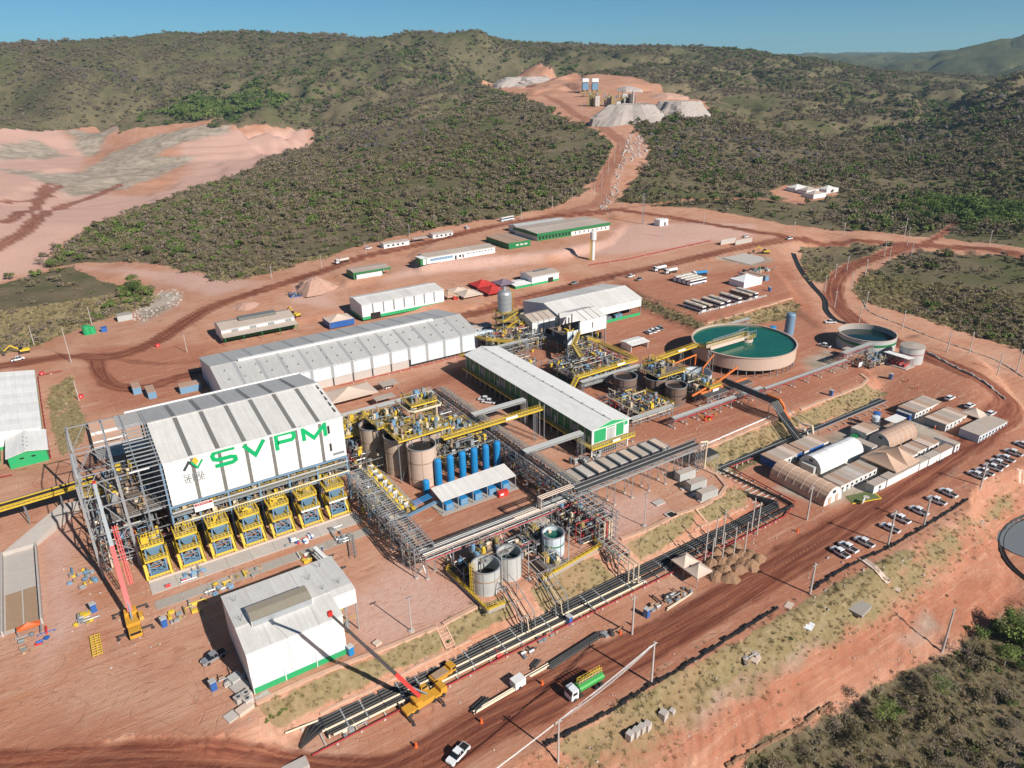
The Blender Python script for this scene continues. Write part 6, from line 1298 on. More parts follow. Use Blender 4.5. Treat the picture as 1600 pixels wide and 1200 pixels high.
t = thing('headwall', (14.2, 101.4, -5.3), 0, 'pale concrete headwall block at the left end of the ground pipeline', 'wall'); MB().box(0, 0, 0, 4.6, 2.4, 1.4).build('block', 'concrete_pale', t); MB().box(.4, -.06, .2, 4.2, -.005, 1.1).build('stained_face', 'concrete', t)
pipeline('cream pipe piece on blocks at the left end of the slope foot', [gpt(446, 1148, .4), gpt(497, 1128, .4)], .2, 'pipe_cream', 3)
# culvert kerbs: gutters along the crest and concrete stairs on the slope
def kerb(label, pts, w=.7, h=.12, m='concrete_pale', name='drain_kerb', cat='kerb'):
 t = thing(name, (0, 0, 0), 0, label, cat)
 P = [PX(*p) for p in pts]
 for a, b in zip(P[:-1], P[1:]):
  n = max(1, int(math.dist(a, b) / 3.0))
  for k in range(n):
   q0 = [a[i] + (b[i] - a[i]) * k / n for i in range(3)]; q1 = [a[i] + (b[i] - a[i]) * (k + 1) / n for i in range(3)]
   q0[2] = float(zat(q0[0], q0[1])) + h * .5; q1[2] = float(zat(q1[0], q1[1])) + h * .5
   MB().beam(q0, q1, w, h + .5).build('kerb_section', m, t)
 return t
MAT_E = 'kerb_earth'; mat('kerb_earth', (.58, .36, .25), .9, dirt=.5, dirtc=(.42, .2, .13))
kerb('pinkish gutter along the slope crest from the white workshop to the concrete stairs', [(400, 1100), (480, 1062), (560, 1030), (640, 998), (684, 980)], 1.0, .1, MAT_E)
kerb('pinkish gutter along the crest below the near tanks', [(692, 976), (745, 948)], 1.0, .1, MAT_E)
kerb('pinkish gutter along the crest in front of the lone grey tank', [(832, 905), (880, 884), (935, 862)], 1.0, .1, MAT_E)
kerb('pinkish gutter curving round the container terrace', [(970, 843), (1010, 828), (1060, 803), (1100, 790), (1125, 775), (1135, 760), (1120, 742), (1092, 730)], 1.1, .1, MAT_E)
kerb('pinkish gutter along the crest of the long right slope', [(1092, 703), (1150, 680), (1204, 657), (1240, 643)], 1.1, .1, MAT_E)
kerb('pinkish gutter along the right slope beyond the pipe bridge', [(1250, 640), (1300, 621), (1345, 603), (1356, 593), (1345, 585)], 1.1, .1, MAT_E)
kerb('white drain line on the long right slope crest', [(1094, 698), (1150, 674), (1204, 651)], .3, .12, 'white_paint')
kerb('gutter at the slope foot below the white workshop', [(500, 1116), (600, 1068), (700, 1018), (735, 1000)], .6, .08, MAT_E)
kerb('gutter at the slope foot under the container terrace', [(1085, 828), (1140, 805), (1168, 790), (1172, 780)], .6, .08, MAT_E)
kerb('narrow pale gutter down the grass below the container terrace', [(1087, 797), (1108, 822)], .5, .1, MAT_E)
kerb('pale gutter along the fence of the bus yard', [(1105, 505), (1165, 488), (1238, 466)], .8, .1, MAT_E)
st = thing('concrete_stairs', (0, 0, 0), 0, 'concrete drain stairs on the grass slope left of the near tanks', 'stairs')
a, b = PX(688, 978), PX(704, 1012)
for k in range(7):
 q = [a[i] + (b[i] - a[i]) * (k + .5) / 7 for i in range(3)]; MB().cbox(q[0], q[1], float(zat(q[0], q[1])) + .15, 1.9, .7, .3).build('step', MAT_E, st)
for s in (-1.1, 1.1): MB().beam((a[0] + s, a[1], a[2] + .2), (b[0] + s, b[1], b[2] + .2), .25, .5).build('side_wall', MAT_E, st)
# ------------------------------------------------------------ camp, vehicles, poles and small things
def cabin(label, x0, y0, x1, y1, z0=-5.0, h=2.75, roof='roof_dusty', wall='white_paint', win='f', nw=1, group=None, over=.12, left=None, name='site_cabin', door=False):
 t = thing(name, (x0, y0, z0), 0, label, 'cabin', group); W, D = x1 - x0, y1 - y0
 MB().box(.03, .03, 0, W - .03, D - .03, h).build('body', wall, t)
 MB().box(-over * 0 + .0, -over, h, W, D + over, h + .14).build('roof', roof, t)
 if left: MB().box(-.02, .03, .1, .02, D - .03, h - .05).build('side_panel', left, t)
 if win:
  for k in range(nw):
   x = W * (k + .5) / nw; MB().box(x - .45, -.03, 1.1, x + .45, .02, 1.95).build('window', 'glass_dark', t)
   MB().box(x - .3, -.35, .35, x + .3, .0, .9).build('air_conditioner', 'tank_white', t)
 if door: MB().box(.3, -.03, 0, 1.1, .02, 2.1).build('door', 'blue_paint', t)
 return t
rc = random.Random(8); RF = ['roof_dusty', 'roof_tan', 'canvas_beige', 'roof_dusty']
def row(label, x0, x1, n, y0, y1, group, left=None, walls='white_paint', roofs=None, lab_more=None, **k):
 for i in range(n):
  a, b = x0 + (x1 - x0) * i / n, x0 + (x1 - x0) * (i + 1) / n
  cabin(f'{ORD[i]} cabin from the left {label}', a + .02, y0, b - .02, y1, roof=(roofs or RF)[(i * 3 + n) % 4] if roofs is None else roofs[i % len(roofs)], wall=walls if isinstance(walls, str) else walls[i % len(walls)], group=group, left=left if i == 0 else None, **k)
row('of the blue-ended row behind the white arched tent', 179.5, 192.4, 5, 123.4, 129.8, 'cabins of the blue-ended row', 'blue_paint', walls=['white_paint', 'white_paint', 'white_paint', 'tank_white', 'blue_paint'])
row('of the row continuing right of the blue-ended cabins', 192.9, 205.8, 5, 123.0, 129.2, 'cabins right of the blue-ended row', walls=['white_paint', 'blue_paint', 'blue_paint', 'blue_paint', 'white_paint'], win='')
row('of the long row between arched tents and road', 183.7, 202.4, 8, 103.4, 109.6, 'cabins between the arched tents', roofs=['roof_dusty', 'roof_tan', 'roof_dusty', 'roof_dusty', 'concrete_pale'])
cabin('separate brown-roofed cabin at the road right of the gabled tan tent', 191.6, 97.6, 198.0, 100.2, left='tank_white'); cabin('long white cabin wall left of the grey gate under the big tan canopy', 198.6, 97.6, 206.6, 100.2, win='')
cabin('white cabin wall under the big tan canopy beside the road', 206.7, 97.6, 216, 99.8, win='')
cabin('low long cabin right of the big tan canopy beside the road', 216.2, 97.5, 221.1, 100, win=''); cabin('two-door cabin beside the orange mesh at the road', 221.4, 97.4, 228, 99.8, win=''); cabin('tan-roofed cabin at the road before the end cabin', 228.3, 97.4, 235.6, 99.9, roof='roof_tan', win='')
cabin('end cabin with window at the right of the camp row', 237, 97.4, 240, 104.6); row('of the pair behind the big tan canopy', 217.6, 222, 2, 101.6, 107.4, 'cabins behind the big canopy'); row('of the middle trio right of the big tan canopy', 222.2, 228.2, 2, 102, 107.1, 'middle trio of cabins'); row('of the block with air conditioners left of the end cabin', 228.9, 235.3, 2, 101.8, 107.0, 'block with air conditioners')
cabin('lone cabin between the white and tan arched tents', 212.9, 111.9, 216, 118.6, win='', left='tank_white'); row('of the pair beside the green bin and water towers', 220.5, 227.8, 2, 118.8, 124.6, 'cabins near the water towers', win='')
row('of the long striped block at the upper right of camp', 249.6, 270, 9, 118.2, 125.0, 'cabins of the upper right block', left='tank_white', walls=['white_paint'] * 8 + ['blue_light'])
row('of the dark middle block at the right of camp', 249.2, 264.6, 6, 107.0, 114.6, 'cabins of the middle right block', left='steel_grey'); t = cabin('large plain brown-roofed prefab beside the curve of the road', 250.3, 96.4, 269.5, 103.0, wall='wall_pale', nw=9)
for k in range(4): t = thing('portable_toilet', (247.6 - k * .02, 119 + k * 1.35, -5), 0, ORD[k] + ' blue portable toilet from the road side beside the striped block', 'toilet', 'blue toilets at the striped block'); MB().box(0, 0, 0, 1.1, 1.1, 2.1).build('body', 'blue_paint', t); MB().box(-.03, -.03, 2.1, 1.13, 1.13, 2.3).build('roof', 'tank_white', t)
t = canopy('canopy', 'big tan tensile canopy in the middle of the cabin camp', 203.5, 98, 216.5, 110.0, -5, 3.6, 6.8, 'canvas_tan', nx=2)
canopy('canopy', 'small beige canopy between the two right cabin blocks', 263.3, 102.9, 269.9, 109.5, -5, 3.0, 5.0, 'canvas_beige')
canopy('canopy', 'pair of pinkish beige canopies beside the earth heaps', 116.2, 97.2, 121.6, 106.2, -5, 3.0, 4.8, 'canvas_beige', ny=2)
def arch_tent(label, x0, y0, L_, W, h, axis, m, z0=-5, side=None, n=6, eave=1.0, endm=None):
 t = thing('arched_tent', (x0, y0, z0), 0 if axis == 'x' else PI / 2, label, 'tent'); sec = [(0, 0), (0, eave)] + [(W / 2 - W / 2 * math.cos(PI * k / 10), eave + (h - eave) * math.sin(PI * k / 10)) for k in range(1, 10)] + [(W, eave), (W, 0)]
 for i in range(n):
  a, b = L_ * i / n, L_ * (i + 1) / n; mb = MB()
  for k in range(len(sec) - 1):
   q = .0
   c = (sec[k], sec[k + 1]); mb.add([(a, c[0][0], c[0][1]), (b, c[0][0], c[0][1]), (b, c[1][0], c[1][1]), (a, c[1][0], c[1][1])], [(0, 3, 2, 1)])
  mb.build('canvas_bay', m, t)
  mb = MB(); mb.path([(a, p[0], p[1] + .02) for p in sec], .07, 4); mb.build('rib', 'canvas_white' if m != 'canvas_tan' else 'canvas_beige', t)
 for a in (0.02, L_ - .02):
  vs = [(a, p[0], p[1]) for p in sec]; MB().add(vs, [tuple(range(len(vs)))]).build('end_wall', endm or 'tank_white', t)
 MB().box(-.05, W * .42, h * .62, 0, W * .58, h * .8).build('vent', 'glass_dark', t); MB().box(L_, W * .42, h * .62, L_ + .05, W * .58, h * .8).build('vent', 'glass_dark', t)
 return t
t = arch_tent('bright white arched tent with a small annex box at its left end', 188.4, 113.4, 22.5, 8.0, 4.9, 'x', 'canvas_white'); MB().box(-1.6, 1.6, 0, -.1, 6.2, 2.4).build('annex', 'tank_white', t)
arch_tent('tan arched tent parallel to the white one behind the big canopy', 220.6, 110.2, 16.5, 7.4, 4.9, 'x', 'roof_tan')
t = arch_tent('tan ribbed arched tent nearest the road with a white front', 182.2, 101.8, 19.5, 8.6, 5.2, 'y', 'canvas_tan', n=7, endm='white_paint', eave=.6)
MB().box(-.12, 2, 0, -.05, 3.2, 2.4).box(-.12, 5.4, 0, -.05, 6.6, 2.4).build('doorway', 'canvas_tan', t)
# camp garden, water towers, sign
t = thing('lawn', (182, 96.5, -5), 0, 'small lawn with a round bed at the corner by the tan ribbed tent', 'lawn'); mat('lawn_green', (.10, .14, .045), .95, dirt=.6, dirtc=(.2, .15, .08))
MB().prism([(0, 1.5), (9.5, -1.5), (11, 2.5), (2, 5)], -.1, .12).build('grass', 'lawn_green', t); MB().lathe([(.9, .14), (.9, .22), (.01, .22)], 14, (6.5, 1.2, 0)).build('round_bed', 'concrete_pale', t); MB().prism([(-.3, 1.4), (9.6, -1.8), (11.4, 2.6), (11.1, 2.6), (9.4, -1.5), (0, 1.6)], -.1, .2).build('kerb', 'yellow_paint', t)
t = thing('sign', (183.4, 95.8, -5), .3, 'white notice board on the small lawn', 'sign'); MB().box(0, 0, .5, 2.2, .08, 1.9).build('board', 'sign_white', t); MB().box(.5, -.02, 1.0, 1.6, -.0, 1.4).build('print', 'logo_grey', t)
for k, (m, l, x) in enumerate((('wall_pale', 'pale water tank on a steel stand beside the blue one', 230.5), ('blue_paint', 'blue water tank on a steel stand beside the pale one', 233.6))):
 t = thing('water_tank', (x, 122 + k * 1.6, -5), 0, l, 'tank'); MB().lathe([(1.1, 3.8), (1.3, 5.2), (1.25, 5.4), (.01, 5.7)], 18).build('tank', m, t)
 for a, b in ((-1, -1), (1, -1), (1, 1), (-1, 1)): MB().tube((a, b, 0), (a * .9, b * .9, 3.8), .08, 4).build('leg', 'steel_galv', t)
 MB().box(-1.3, -1.3, 3.65, 1.3, 1.3, 3.8).build('platform', 'steel_grey', t)
t = thing('canopy', (236, 118, -5), 0, 'flat cream carport roof beside the elevated water tanks', 'canopy'); MB().box(0, 0, 2.6, 7.5, 4, 2.72).build('roof', 'roof_white', t); [MB().box(x, y, 0, x + .12, y + .12, 2.6).build('post', 'pipe_red', t) for x in (.2, 7.1) for y in (.2, 3.7)]
t = thing('skip_bin', (217.2, 121.2, -5), 0, 'dark green bin beside the brown-roofed pair of cabins', 'bin'); MB().box(0, 0, 0, 3.2, 1.6, 1.5).build('body', 'green_dark', t)
# ten container cabins under the pipe bridge and three terrace containers
for k in range(10):
 x = 110.2 + k * 4.35; t = thing('container_cabin', (x, 144.2, 0), 0, ORD[k] + ' pale-roofed electrical container from the left beside the black-pipe bridge', 'container', 'electrical containers in a row')
 MB().box(0, 0, 0, 3.4, 7.2, 2.7).build('body', 'steel_grey', t); MB().box(.25, .3, 2.7, 2.75, 6.6, 2.95).build('roof', ('canvas_beige', 'roof_dusty', 'concrete_pale')[k % 3], t)
 MB().box(2.3, -.2, 1.8, 3.0, .3, 2.6).build('cooler', 'tank_white', t); MB().box(3.4, .5, 0, 4.0, 6.5, 2.1).build('gap_box', 'steel_dark', t)  # dark box fills the gap beside each container
for k, (px, py) in enumerate(((1062, 754), (1079, 770), (1096, 785))):
 g = G(px, py, 0); t = thing('container', (g[0], g[1], 0), -.08, ('rear', 'middle', 'front')[k] + ' white container of three on the curved terrace', 'container', 'white containers on the terrace')
 MB().box(0, 0, 0, 6.1, 2.5, 2.6).build('body', 'tank_white', t); MB().box(0, 0, 2.6, 6.1, 2.5, 2.7).build('roof', 'roof_dusty', t)
 for j in range(9): MB().box(.5 + j * .6, -.04, .15, .6 + j * .6, 0, 2.5).build('rib', 'tank_white', t)
for (px, py, w, d, lab) in ((1029, 786, 3.4, 2.2, 'concrete pit cover in the middle of the container terrace'), (1068, 764, 2.2, 1.2, 'small slab left of the rear terrace container'), (1083, 774, 2.4, 1.2, 'small slab left of the middle terrace container'), (1096, 783, 2.2, 1.2, 'small slab left of the front terrace container'), (1048, 805, 3, 2.4, 'open square pit rim at the terrace crest')):
 g = PX(px, py); t = thing('pit_cover', (g[0] - w / 2, g[1] - d / 2, g[2]), 0, lab, 'slab'); MB().box(0, 0, -.2, w, d, .35).build('slab', 'concrete_pale', t)
 if 'open' in lab: MB().box(.5, .4, .35, w - .4, d - .4, .37).build('opening', 'hole_dark', t)

# --- vehicles (forward = +x, origin on the ground)
def pickup(m='car_white', bed='hole_dark', name='pickup_truck'):
 t = thing(name, (0, 0, 0)); hw = .93
 low = [(-2.6, .45), (-2.6, 1.02), (2.1, 1.05), (2.55, .9), (2.62, .5), (2.3, .36), (-2.4, .38)]
 MB().side(low, -hw, hw).build('body', m, t)
 cab = [(-.75, 1.03), (-.62, 1.72), (-.3, 1.8), (.75, 1.78), (1.45, 1.08)]
 vs = [(x, (-hw + .03) if z < 1.2 else (-hw + .2), z) for x, z in cab] + [(x, (hw - .03) if z < 1.2 else (hw - .2), z) for x, z in cab]
 MB().add(vs, [(0, 1, 2, 3, 4), (9, 8, 7, 6, 5)] + [(i, i + 5, (i + 1) % 5 + 5, (i + 1) % 5) for i in range(5)]).build('cab', 'glass_dark', t)
 MB().box(-.62, -.72, 1.76, .8, .72, 1.84).build('cab_roof', m, t)
 for x in (-.6, .25): MB().box(x - .05, -.84, 1.05, x + .05, .84, 1.77).build('pillar', m, t)
 MB().box(-2.48, -.78, 1.02, -.85, .78, 1.075).build('load_bed', bed, t)
 for x in (-1.65, 1.6):
  for s in (-1, 1): MB().tube((x, s * (hw - .22), .38), (x, s * (hw + .02), .38), .38, 12).build('wheel', 'rubber', t)
 MB().box(2.55, -.8, .68, 2.66, -.5, .86).build('headlight', 'sign_white', t); MB().box(2.55, .5, .68, 2.66, .8, .86).build('headlight', 'sign_white', t)
 return t
def suv(m='car_white'):
 t = thing('parked_car', (0, 0, 0)); hw = .9
 MB().side([(-2.2, .4), (-2.25, 1.0), (1.3, 1.03), (2.1, .85), (2.2, .5), (1.9, .35), (-2, .35)], -hw, hw).build('body', m, t)
 c = [(-2.15, 1.0), (-1.8, 1.55), (.35, 1.6), (1.1, 1.0)]; vs = [(x, -hw + (.05 if z < 1.2 else .2), z) for x, z in c] + [(x, hw - (.05 if z < 1.2 else .2), z) for x, z in c]
 MB().add(vs, [(0, 1, 2, 3), (7, 6, 5, 4)] + [(i, i + 4, (i + 1) % 4 + 4, (i + 1) % 4) for i in range(4)]).build('cabin', 'glass_dark', t); MB().box(-1.75, -.68, 1.54, .4, .68, 1.62).build('roof', m, t)
 for x in (-1.35, 1.35):
  for s in (-1, 1): MB().tube((x, s * (hw - .2), .34), (x, s * (hw + .02), .34), .34, 12).build('wheel', 'rubber', t)
 return t
def bus(m='car_white', stripe='blue_light'):
 t = thing('bus', (0, 0, 0)); MB().box(-6.3, -1.25, .45, 6.3, 1.25, 1.6).build('body', m, t); MB().box(-6.25, -1.22, 1.6, 6.2, 1.22, 2.55).build('glazing', 'glass_dark', t); MB().box(-6.3, -1.25, 2.55, 6.3, 1.25, 3.1).build('upper_body', m, t)
 MB().box(-6.2, -1.15, 3.1, 6.2, 1.15, 3.18).build('roof', 'bus_roof', t); MB().box(-5, -1.28, .6, 5, 1.28, 1.0).build('stripe', stripe, t); MB().box(6.28, -1.1, 1.5, 6.34, 1.1, 2.6).build('windscreen', 'glass_dark', t); MB().box(-6.33, -1.1, .5, -6.29, 1.1, 3.0).build('rear_panel', m, t)
 for x in (-4, 4.1):
  for s in (-1, 1): MB().tube((x, s * 1.0, .5), (x, s * 1.27, .5), .5, 12).build('wheel', 'rubber', t)
 MB().box(-1, -.6, 3.18, 1, .6, 3.35).build('roof_hatch', 'tank_white', t)
 return t
def tanker(tankm, cabm='car_white', rail=None, label=None):
 t = thing('tank_truck', (0, 0, 0)); MB().box(-4.6, -.5, .75, 3.6, .5, 1.05).build('chassis', 'steel_dark', t)
 MB().side([(2.3, .6), (2.3, 2.9), (3.9, 2.95), (4.15, 1.9), (4.2, .6)], -1.2, 1.2).build('cab', cabm, t); MB().box(4.0, -1.05, 1.75, 4.19, 1.05, 2.7).build('windscreen', 'glass_dark', t); MB().box(2.7, -1.23, 1.8, 3.8, 1.23, 2.5).build('side_window', 'glass_dark', t)
 sec = [(math.cos(2 * PI * k / 16) * 1.2, 2.05 + math.sin(2 * PI * k / 16) * .85) for k in range(16)]; n = 16
 vs = [(-4.7, y, z) for y, z in sec] + [(1.8, y, z) for y, z in sec]; MB().add(vs, [tuple(range(n - 1, -1, -1)), tuple(range(n, 2 * n))] + [(i, (i + 1) % n, n + (i + 1) % n, n + i) for i in range(n)]).build('tank', tankm, t)
 MB().box(-4.4, -.3, 2.88, 1.4, .3, 3.0).build('catwalk', 'steel_grey', t)
 if rail:
  MB().rail([(-4.5, .35, 2.9), (1.6, .35, 2.9)], 1.3, .06, .8).rail([(-4.5, -.35, 2.9), (1.6, -.35, 2.9)], 1.3, .06, .8).build('railing', rail, t)
  MB().box(-2, -1.3, 1.2, 1.4, -1.05, 1.9).build('side_box', 'tank_white', t)
 for x in (-3.9, -2.6, 1.4, 3.2):
  for s in (-1, 1): MB().tube((x, s * .85, .52), (x, s * 1.2, .52), .52, 12).build('wheel', 'rubber', t)
 return t
def put(proto, used, px, py, heading, label, z=None, **kw):
 g = PX(px, py) if z is None else G(px, py, z)
 o = proto if not used else copy_tree(proto); o.location = g; o.rotation_euler = (0, 0, RAD(heading)); o['label'] = label
 for k, v in kw.items(): o[k] = v
 return o
W1 = pickup(); S1 = pickup('car_silver'); C1 = suv(); u = [0, 0, 0]
def P_(px, py, h, lab, kind=0, grp=None, cat='pickup'):
 o = put((W1, S1, C1)[kind], u[kind], px, py, h, lab); u[kind] = 1; o['category'] = cat if kind < 2 else 'car'
 if grp: o['group'] = grp
gp = 'pickups parked along the roadside embankment'
for i, (px, py) in enumerate(((1312, 866), (1325, 858), (1350, 850), (1390, 828), (1407, 813), (1435, 801), (1463, 785), (1481, 773), (1526, 745), (1538, 740), (1551, 733), (1560, 726), (1571, 719), (1583, 710), (1598, 698))):
 P_(px, py, 90 + (i * 37 % 7 - 3) * 1.5, ORD[i] + ' parked pickup from the left in the roadside row' + (' with a white hood' if i % 5 else ''), 0, gp)
for i, (px, py) in enumerate(((1013, 521), (1019, 519), (1025, 516.5), (1031, 514.5))): P_(px, py, 80, ORD[i] + ' parked car from the left in the yard behind the reagent platform', (2, 0, 2, 1)[i], 'cars parked in the middle yard')
P_(716, 1182, 200, 'white pickup driving on the dark road at the bottom edge'); P_(335, 1030, 195, 'silver pickup half in the shade of the white workshop', 1); P_(28, 563, 10, 'white pickup on the dark road at the left edge')
P_(1233, 374, 0, 'white pickup on the far crossroad'); P_(985, 433, 5, 'white pickup near the street left of the lined-up buses'); P_(999, 438, 10, 'silver pickup beside the white one left of the lined-up buses', 1)
P_(897, 444, 5, 'silver pickup on the street behind the broad white warehouse', 1); P_(764, 630, 130, 'first white pickup in the shade of the stilted building'); P_(758, 626, 130, 'second white pickup in the shade of the stilted building')
P_(1297, 505, 150, 'white pickup at the green box behind the two large tanks'); P_(1288, 542, 100, 'white pickup between the two large round tanks'); P_(576, 389, 5, 'white car at the scrub edge on the back road', 2); P_(729, 357, 80, 'white pickup beside the guard cabins'); P_(1484, 624, 0, 'white car at the end of the striped cabin block', 2); P_(1515, 636, 0, 'white car behind the dark middle cabins', 2); P_(1548, 648, 0, 'white car behind the small beige canopy', 2); P_(1165, 371, 0, 'white car at the walls by the far street', 2); P_(607, 606, 20, 'white car beside the dusty low roofs', 2)
B1 = bus('car_white', 'blue_light'); B2 = bus('tank_beige', 'blue_paint'); ub = [0, 0]
def BU(k, x, y, z, rz, lab, grp=None):
 p = (B1, B2)[k]; o = p if not ub[k] else copy_tree(p); ub[k] = 1; o.location = (x, y, z); o.rotation_euler = (0, 0, rz); o['label'] = lab; o['category'] = 'bus'
 if grp: o['group'] = grp
for i, y in enumerate((267.2, 270.6, 274.0, 277.6)): BU(0, 293, y, float(zat(293, y)), 0, ORD[i] + ' bus from the front of the four nested side by side', 'four buses side by side')
for i, (x, y) in enumerate(((259, 236.2), (263.2, 236), (270.4, 235.2), (275.6, 235.6), (283.7, 235.6), (292.4, 236.3), (297.2, 236.6))): BU(i % 2 if i != 3 else 0, x, y, 4.5, -PI / 2, ORD[i] + ' bus from the left in the row behind the white fence', 'buses behind the white fence')
g = PX(792, 345); BU(0, *g, .18, 'white bus with blue glass on the back road near the green-fascia building')
g = PX(1092, 431); t = tanker('blue_vessel'); t.location = g; t.rotation_euler = (0, 0, PI - .3); tag(t, 'small blue-bodied truck behind the four nested buses', 'truck')
t = tanker('truck_tank_green', 'car_white', 'yellow_paint'); t.location = G(912, 1080, -5); t.rotation_euler = (0, 0, PI + .02); tag(t, 'white-cabbed truck with green tank and yellow rail on the dark road', 'truck')
for (px, py, h, m, lab) in ((1030, 423, 180, 'canvas_white', 'large white tank truck near the four nested buses'), (1047, 427, 180, 'canvas_white', 'smaller white truck beside the large white tank truck'), (534, 411, 190, 'canvas_beige', 'beige dump truck on the back road by the scrub')):
 t = tanker(m); t.location = PX(px, py); t.rotation_euler = (0, 0, RAD(h)); tag(t, lab, 'truck')
# mobile cranes
def crane(label, loc, rz, boom_end, seg, bm, carrier='orange_yellow', long=11.0, base=(1.0, 0, 2.6), cabx=5.2, out=True):
 t = thing('mobile_crane', loc, rz, label, 'crane')
 MB().box(-long / 2, -1.3, .8, long / 2, 1.3, 1.5).build('carrier', carrier, t); MB().side([(long / 2 - 1.6, 1.45), (long / 2 - 1.5, 2.6), (long / 2 + .1, 2.55), (long / 2 + .3, 1.0), (long / 2 - 1.6, .8)], -1.25, 1.25).build('driver_cab', carrier, t)
 MB().box(long / 2 - .02, -1.1, 1.75, long / 2 + .2, 1.1, 2.4).build('windscreen', 'glass_dark', t)
 MB().box(-2.6, -1.4, 1.5, 2.0, 1.4, 2.3).box(-2.9, -1.3, 2.3, -1.2, 1.3, 3.0).build('slew_deck', carrier, t); MB().side([(.2, 2.3), (.3, 3.5), (1.8, 3.4), (2.3, 2.3)], 1.45, 2.3).build('crane_cab', carrier, t)
 MB().box(.5, 1.4, 2.6, 1.9, 2.36, 3.3).build('cab_window', 'glass_dark', t)
 a = Vector((-1.2, 0, 3.2)); inv = Matrix.Rotation(-rz, 4, 'Z'); b = inv @ (Vector(boom_end) - Vector(loc)); d = b - a
 f0 = 0
 for (f, w, h, mm) in seg: MB().beam(a + d * f0, a + d * f, w, h).build('boom_section', mm, t); f0 = f - .004
 MB().tube(Vector((.8, 0, 2.4)), a + d * .14, .22, 8).build('lift_cylinder', 'steel_grey', t)
 mb = MB().cbox(b.x, b.y, b.z, .9, .7, 1.0); mb.build('boom_head', 'red_paint', t); MB().tube(b, b - Vector((0, 0, 14 if 'bottom' in label else 4)), .035, 4).build('hoist_rope', 'pipe_grey', t)
 for x in [-long / 2 + 1, -long / 2 + 2.6, long / 2 - 3.4, long / 2 - 1]:
  for s in (-1, 1): MB().tube((x, s * 1.0, .6), (x, s * 1.4, .6), .6, 12).build('wheel', 'rubber', t)
 if out:
  for x in (-long / 2 + .3, long / 2 - 2.4):
   MB().box(x - .2, -3.6, .7, x + .2, 3.6, 1.0).build('outrigger', 'steel_dark', t)
   for s in (-1, 1): MB().tube((x, s * 3.5, 0), (x, s * 3.5, 1), .14, 6).lathe([(.45, 0), (.45, .12), (.01, .14)], 10, (x, s * 3.5, 0)).build('foot', 'steel_dark', t)
 return t
crane('orange-yellow crane at the pipeline, dark boom reaching over the white workshop, bottom', (43.5, 103.0, -5), .12, (24.6, 102.3, 30.0), [(.3, .75, .85, 'crane_red'), (.62, .6, .7, 'steel_dark'), (.82, .5, .58, 'steel_dark'), (1, .4, .48, 'steel_dark')], 'crane_red').scale = (.88, .88, .92)
crane('yellow crane with a long red and grey boom at the open left frame', (-3.2, 155.4, 0), -PI / 2, (-3.4, 176.5, 27), [(.5, .95, 1.05, 'crane_red'), (.75, .8, .9, 'steel_grey'), (1, .7, .8, 'steel_grey')], 'crane_red')
t = thing('boom_extension', (-1.6, 160.5, 7.5), 0, 'red lattice extension folded beside the red crane boom', 'crane part'); mb = MB(); lattice(mb, (0, 0, 0), (-.2, 9, 11), .7, .08, 1); mb.build('lattice', 'crane_red', t)
t = thing('folded_crane', (40.6, 150, 0), PI / 2 + .12, 'white mobile crane with its boom folded flat in front of the feeder row', 'crane')
MB().box(-7, -1.3, .9, 7, 1.3, 1.6).build('carrier', 'steel_dark', t); MB().beam((-6.5, 0, 2.9), (6.8, 0, 2.5), 1.0, 1.0).build('boom', 'canvas_white', t); mb = MB(); lattice(mb, (-6, 1.0, 2.6), (5, 1.0, 2.4), .7, .07, 1); mb.build('jib', 'canvas_white', t)
MB().box(-6.8, -1.2, 1.6, -4.9, 1.2, 2.5).box(-1, -1.2, 1.6, 1.8, 1.2, 2.6).build('deck', 'tank_white', t)
for x in (-5.5, -4, 2, 4, 5.5):
 for s in (-1, 1): MB().tube((x, s, .6), (x, s * 1.4, .6), .6, 12).build('wheel', 'rubber', t)
for x in (-3, 3.4): MB().box(x - .2, -3.4, .7, x + .2, 3.4, 1).build('outrigger', 'steel_dark', t)
t = thing('telehandler', (31.2, 144.5, 0), PI / 2, 'orange lift machine with a raised pale boom near the workshop roof edge', 'lift'); MB().box(-2.2, -1.1, .6, 2.2, 1.1, 1.6).build('body', 'cone_orange', t); MB().beam((-2, .2, 1.9), (4.2, .2, 2.6), .45, .5).build('boom', 'canvas_beige', t); MB().box(3.8, -.9, 2.0, 5.2, 1.1, 3.0).build('basket', 'cone_orange', t)
for x in (-1.5, 1.5):
 for s in (-1, 1): MB().tube((x, s * .9, .6), (x, s * 1.3, .6), .6, 12).build('wheel', 'rubber', t)
t = thing('motor_grader', (49.4, 106.9, -5), .15, 'yellow wheel loader with a sandy load parked right of the bottom crane', 'loader'); MB().box(-2.4, -1.1, .8, 2.0, 1.1, 1.7).build('body', 'orange_yellow', t); MB().box(2.0, -1.0, .8, 3.4, 1.0, 2.4).build('cab', 'orange_yellow', t); MB().box(2.4, -1.03, 1.6, 3.45, 1.03, 2.2).build('window', 'glass_dark', t); MB().box(-2.0, -.9, 1.7, 1.4, .9, 1.95).build('load', 'wood', t)
for x in (-1.6, 1.4, 2.8):
 for s in (-1, 1): MB().tube((x, s * .9, .55), (x, s * 1.25, .55), .55, 12).build('wheel', 'rubber', t)
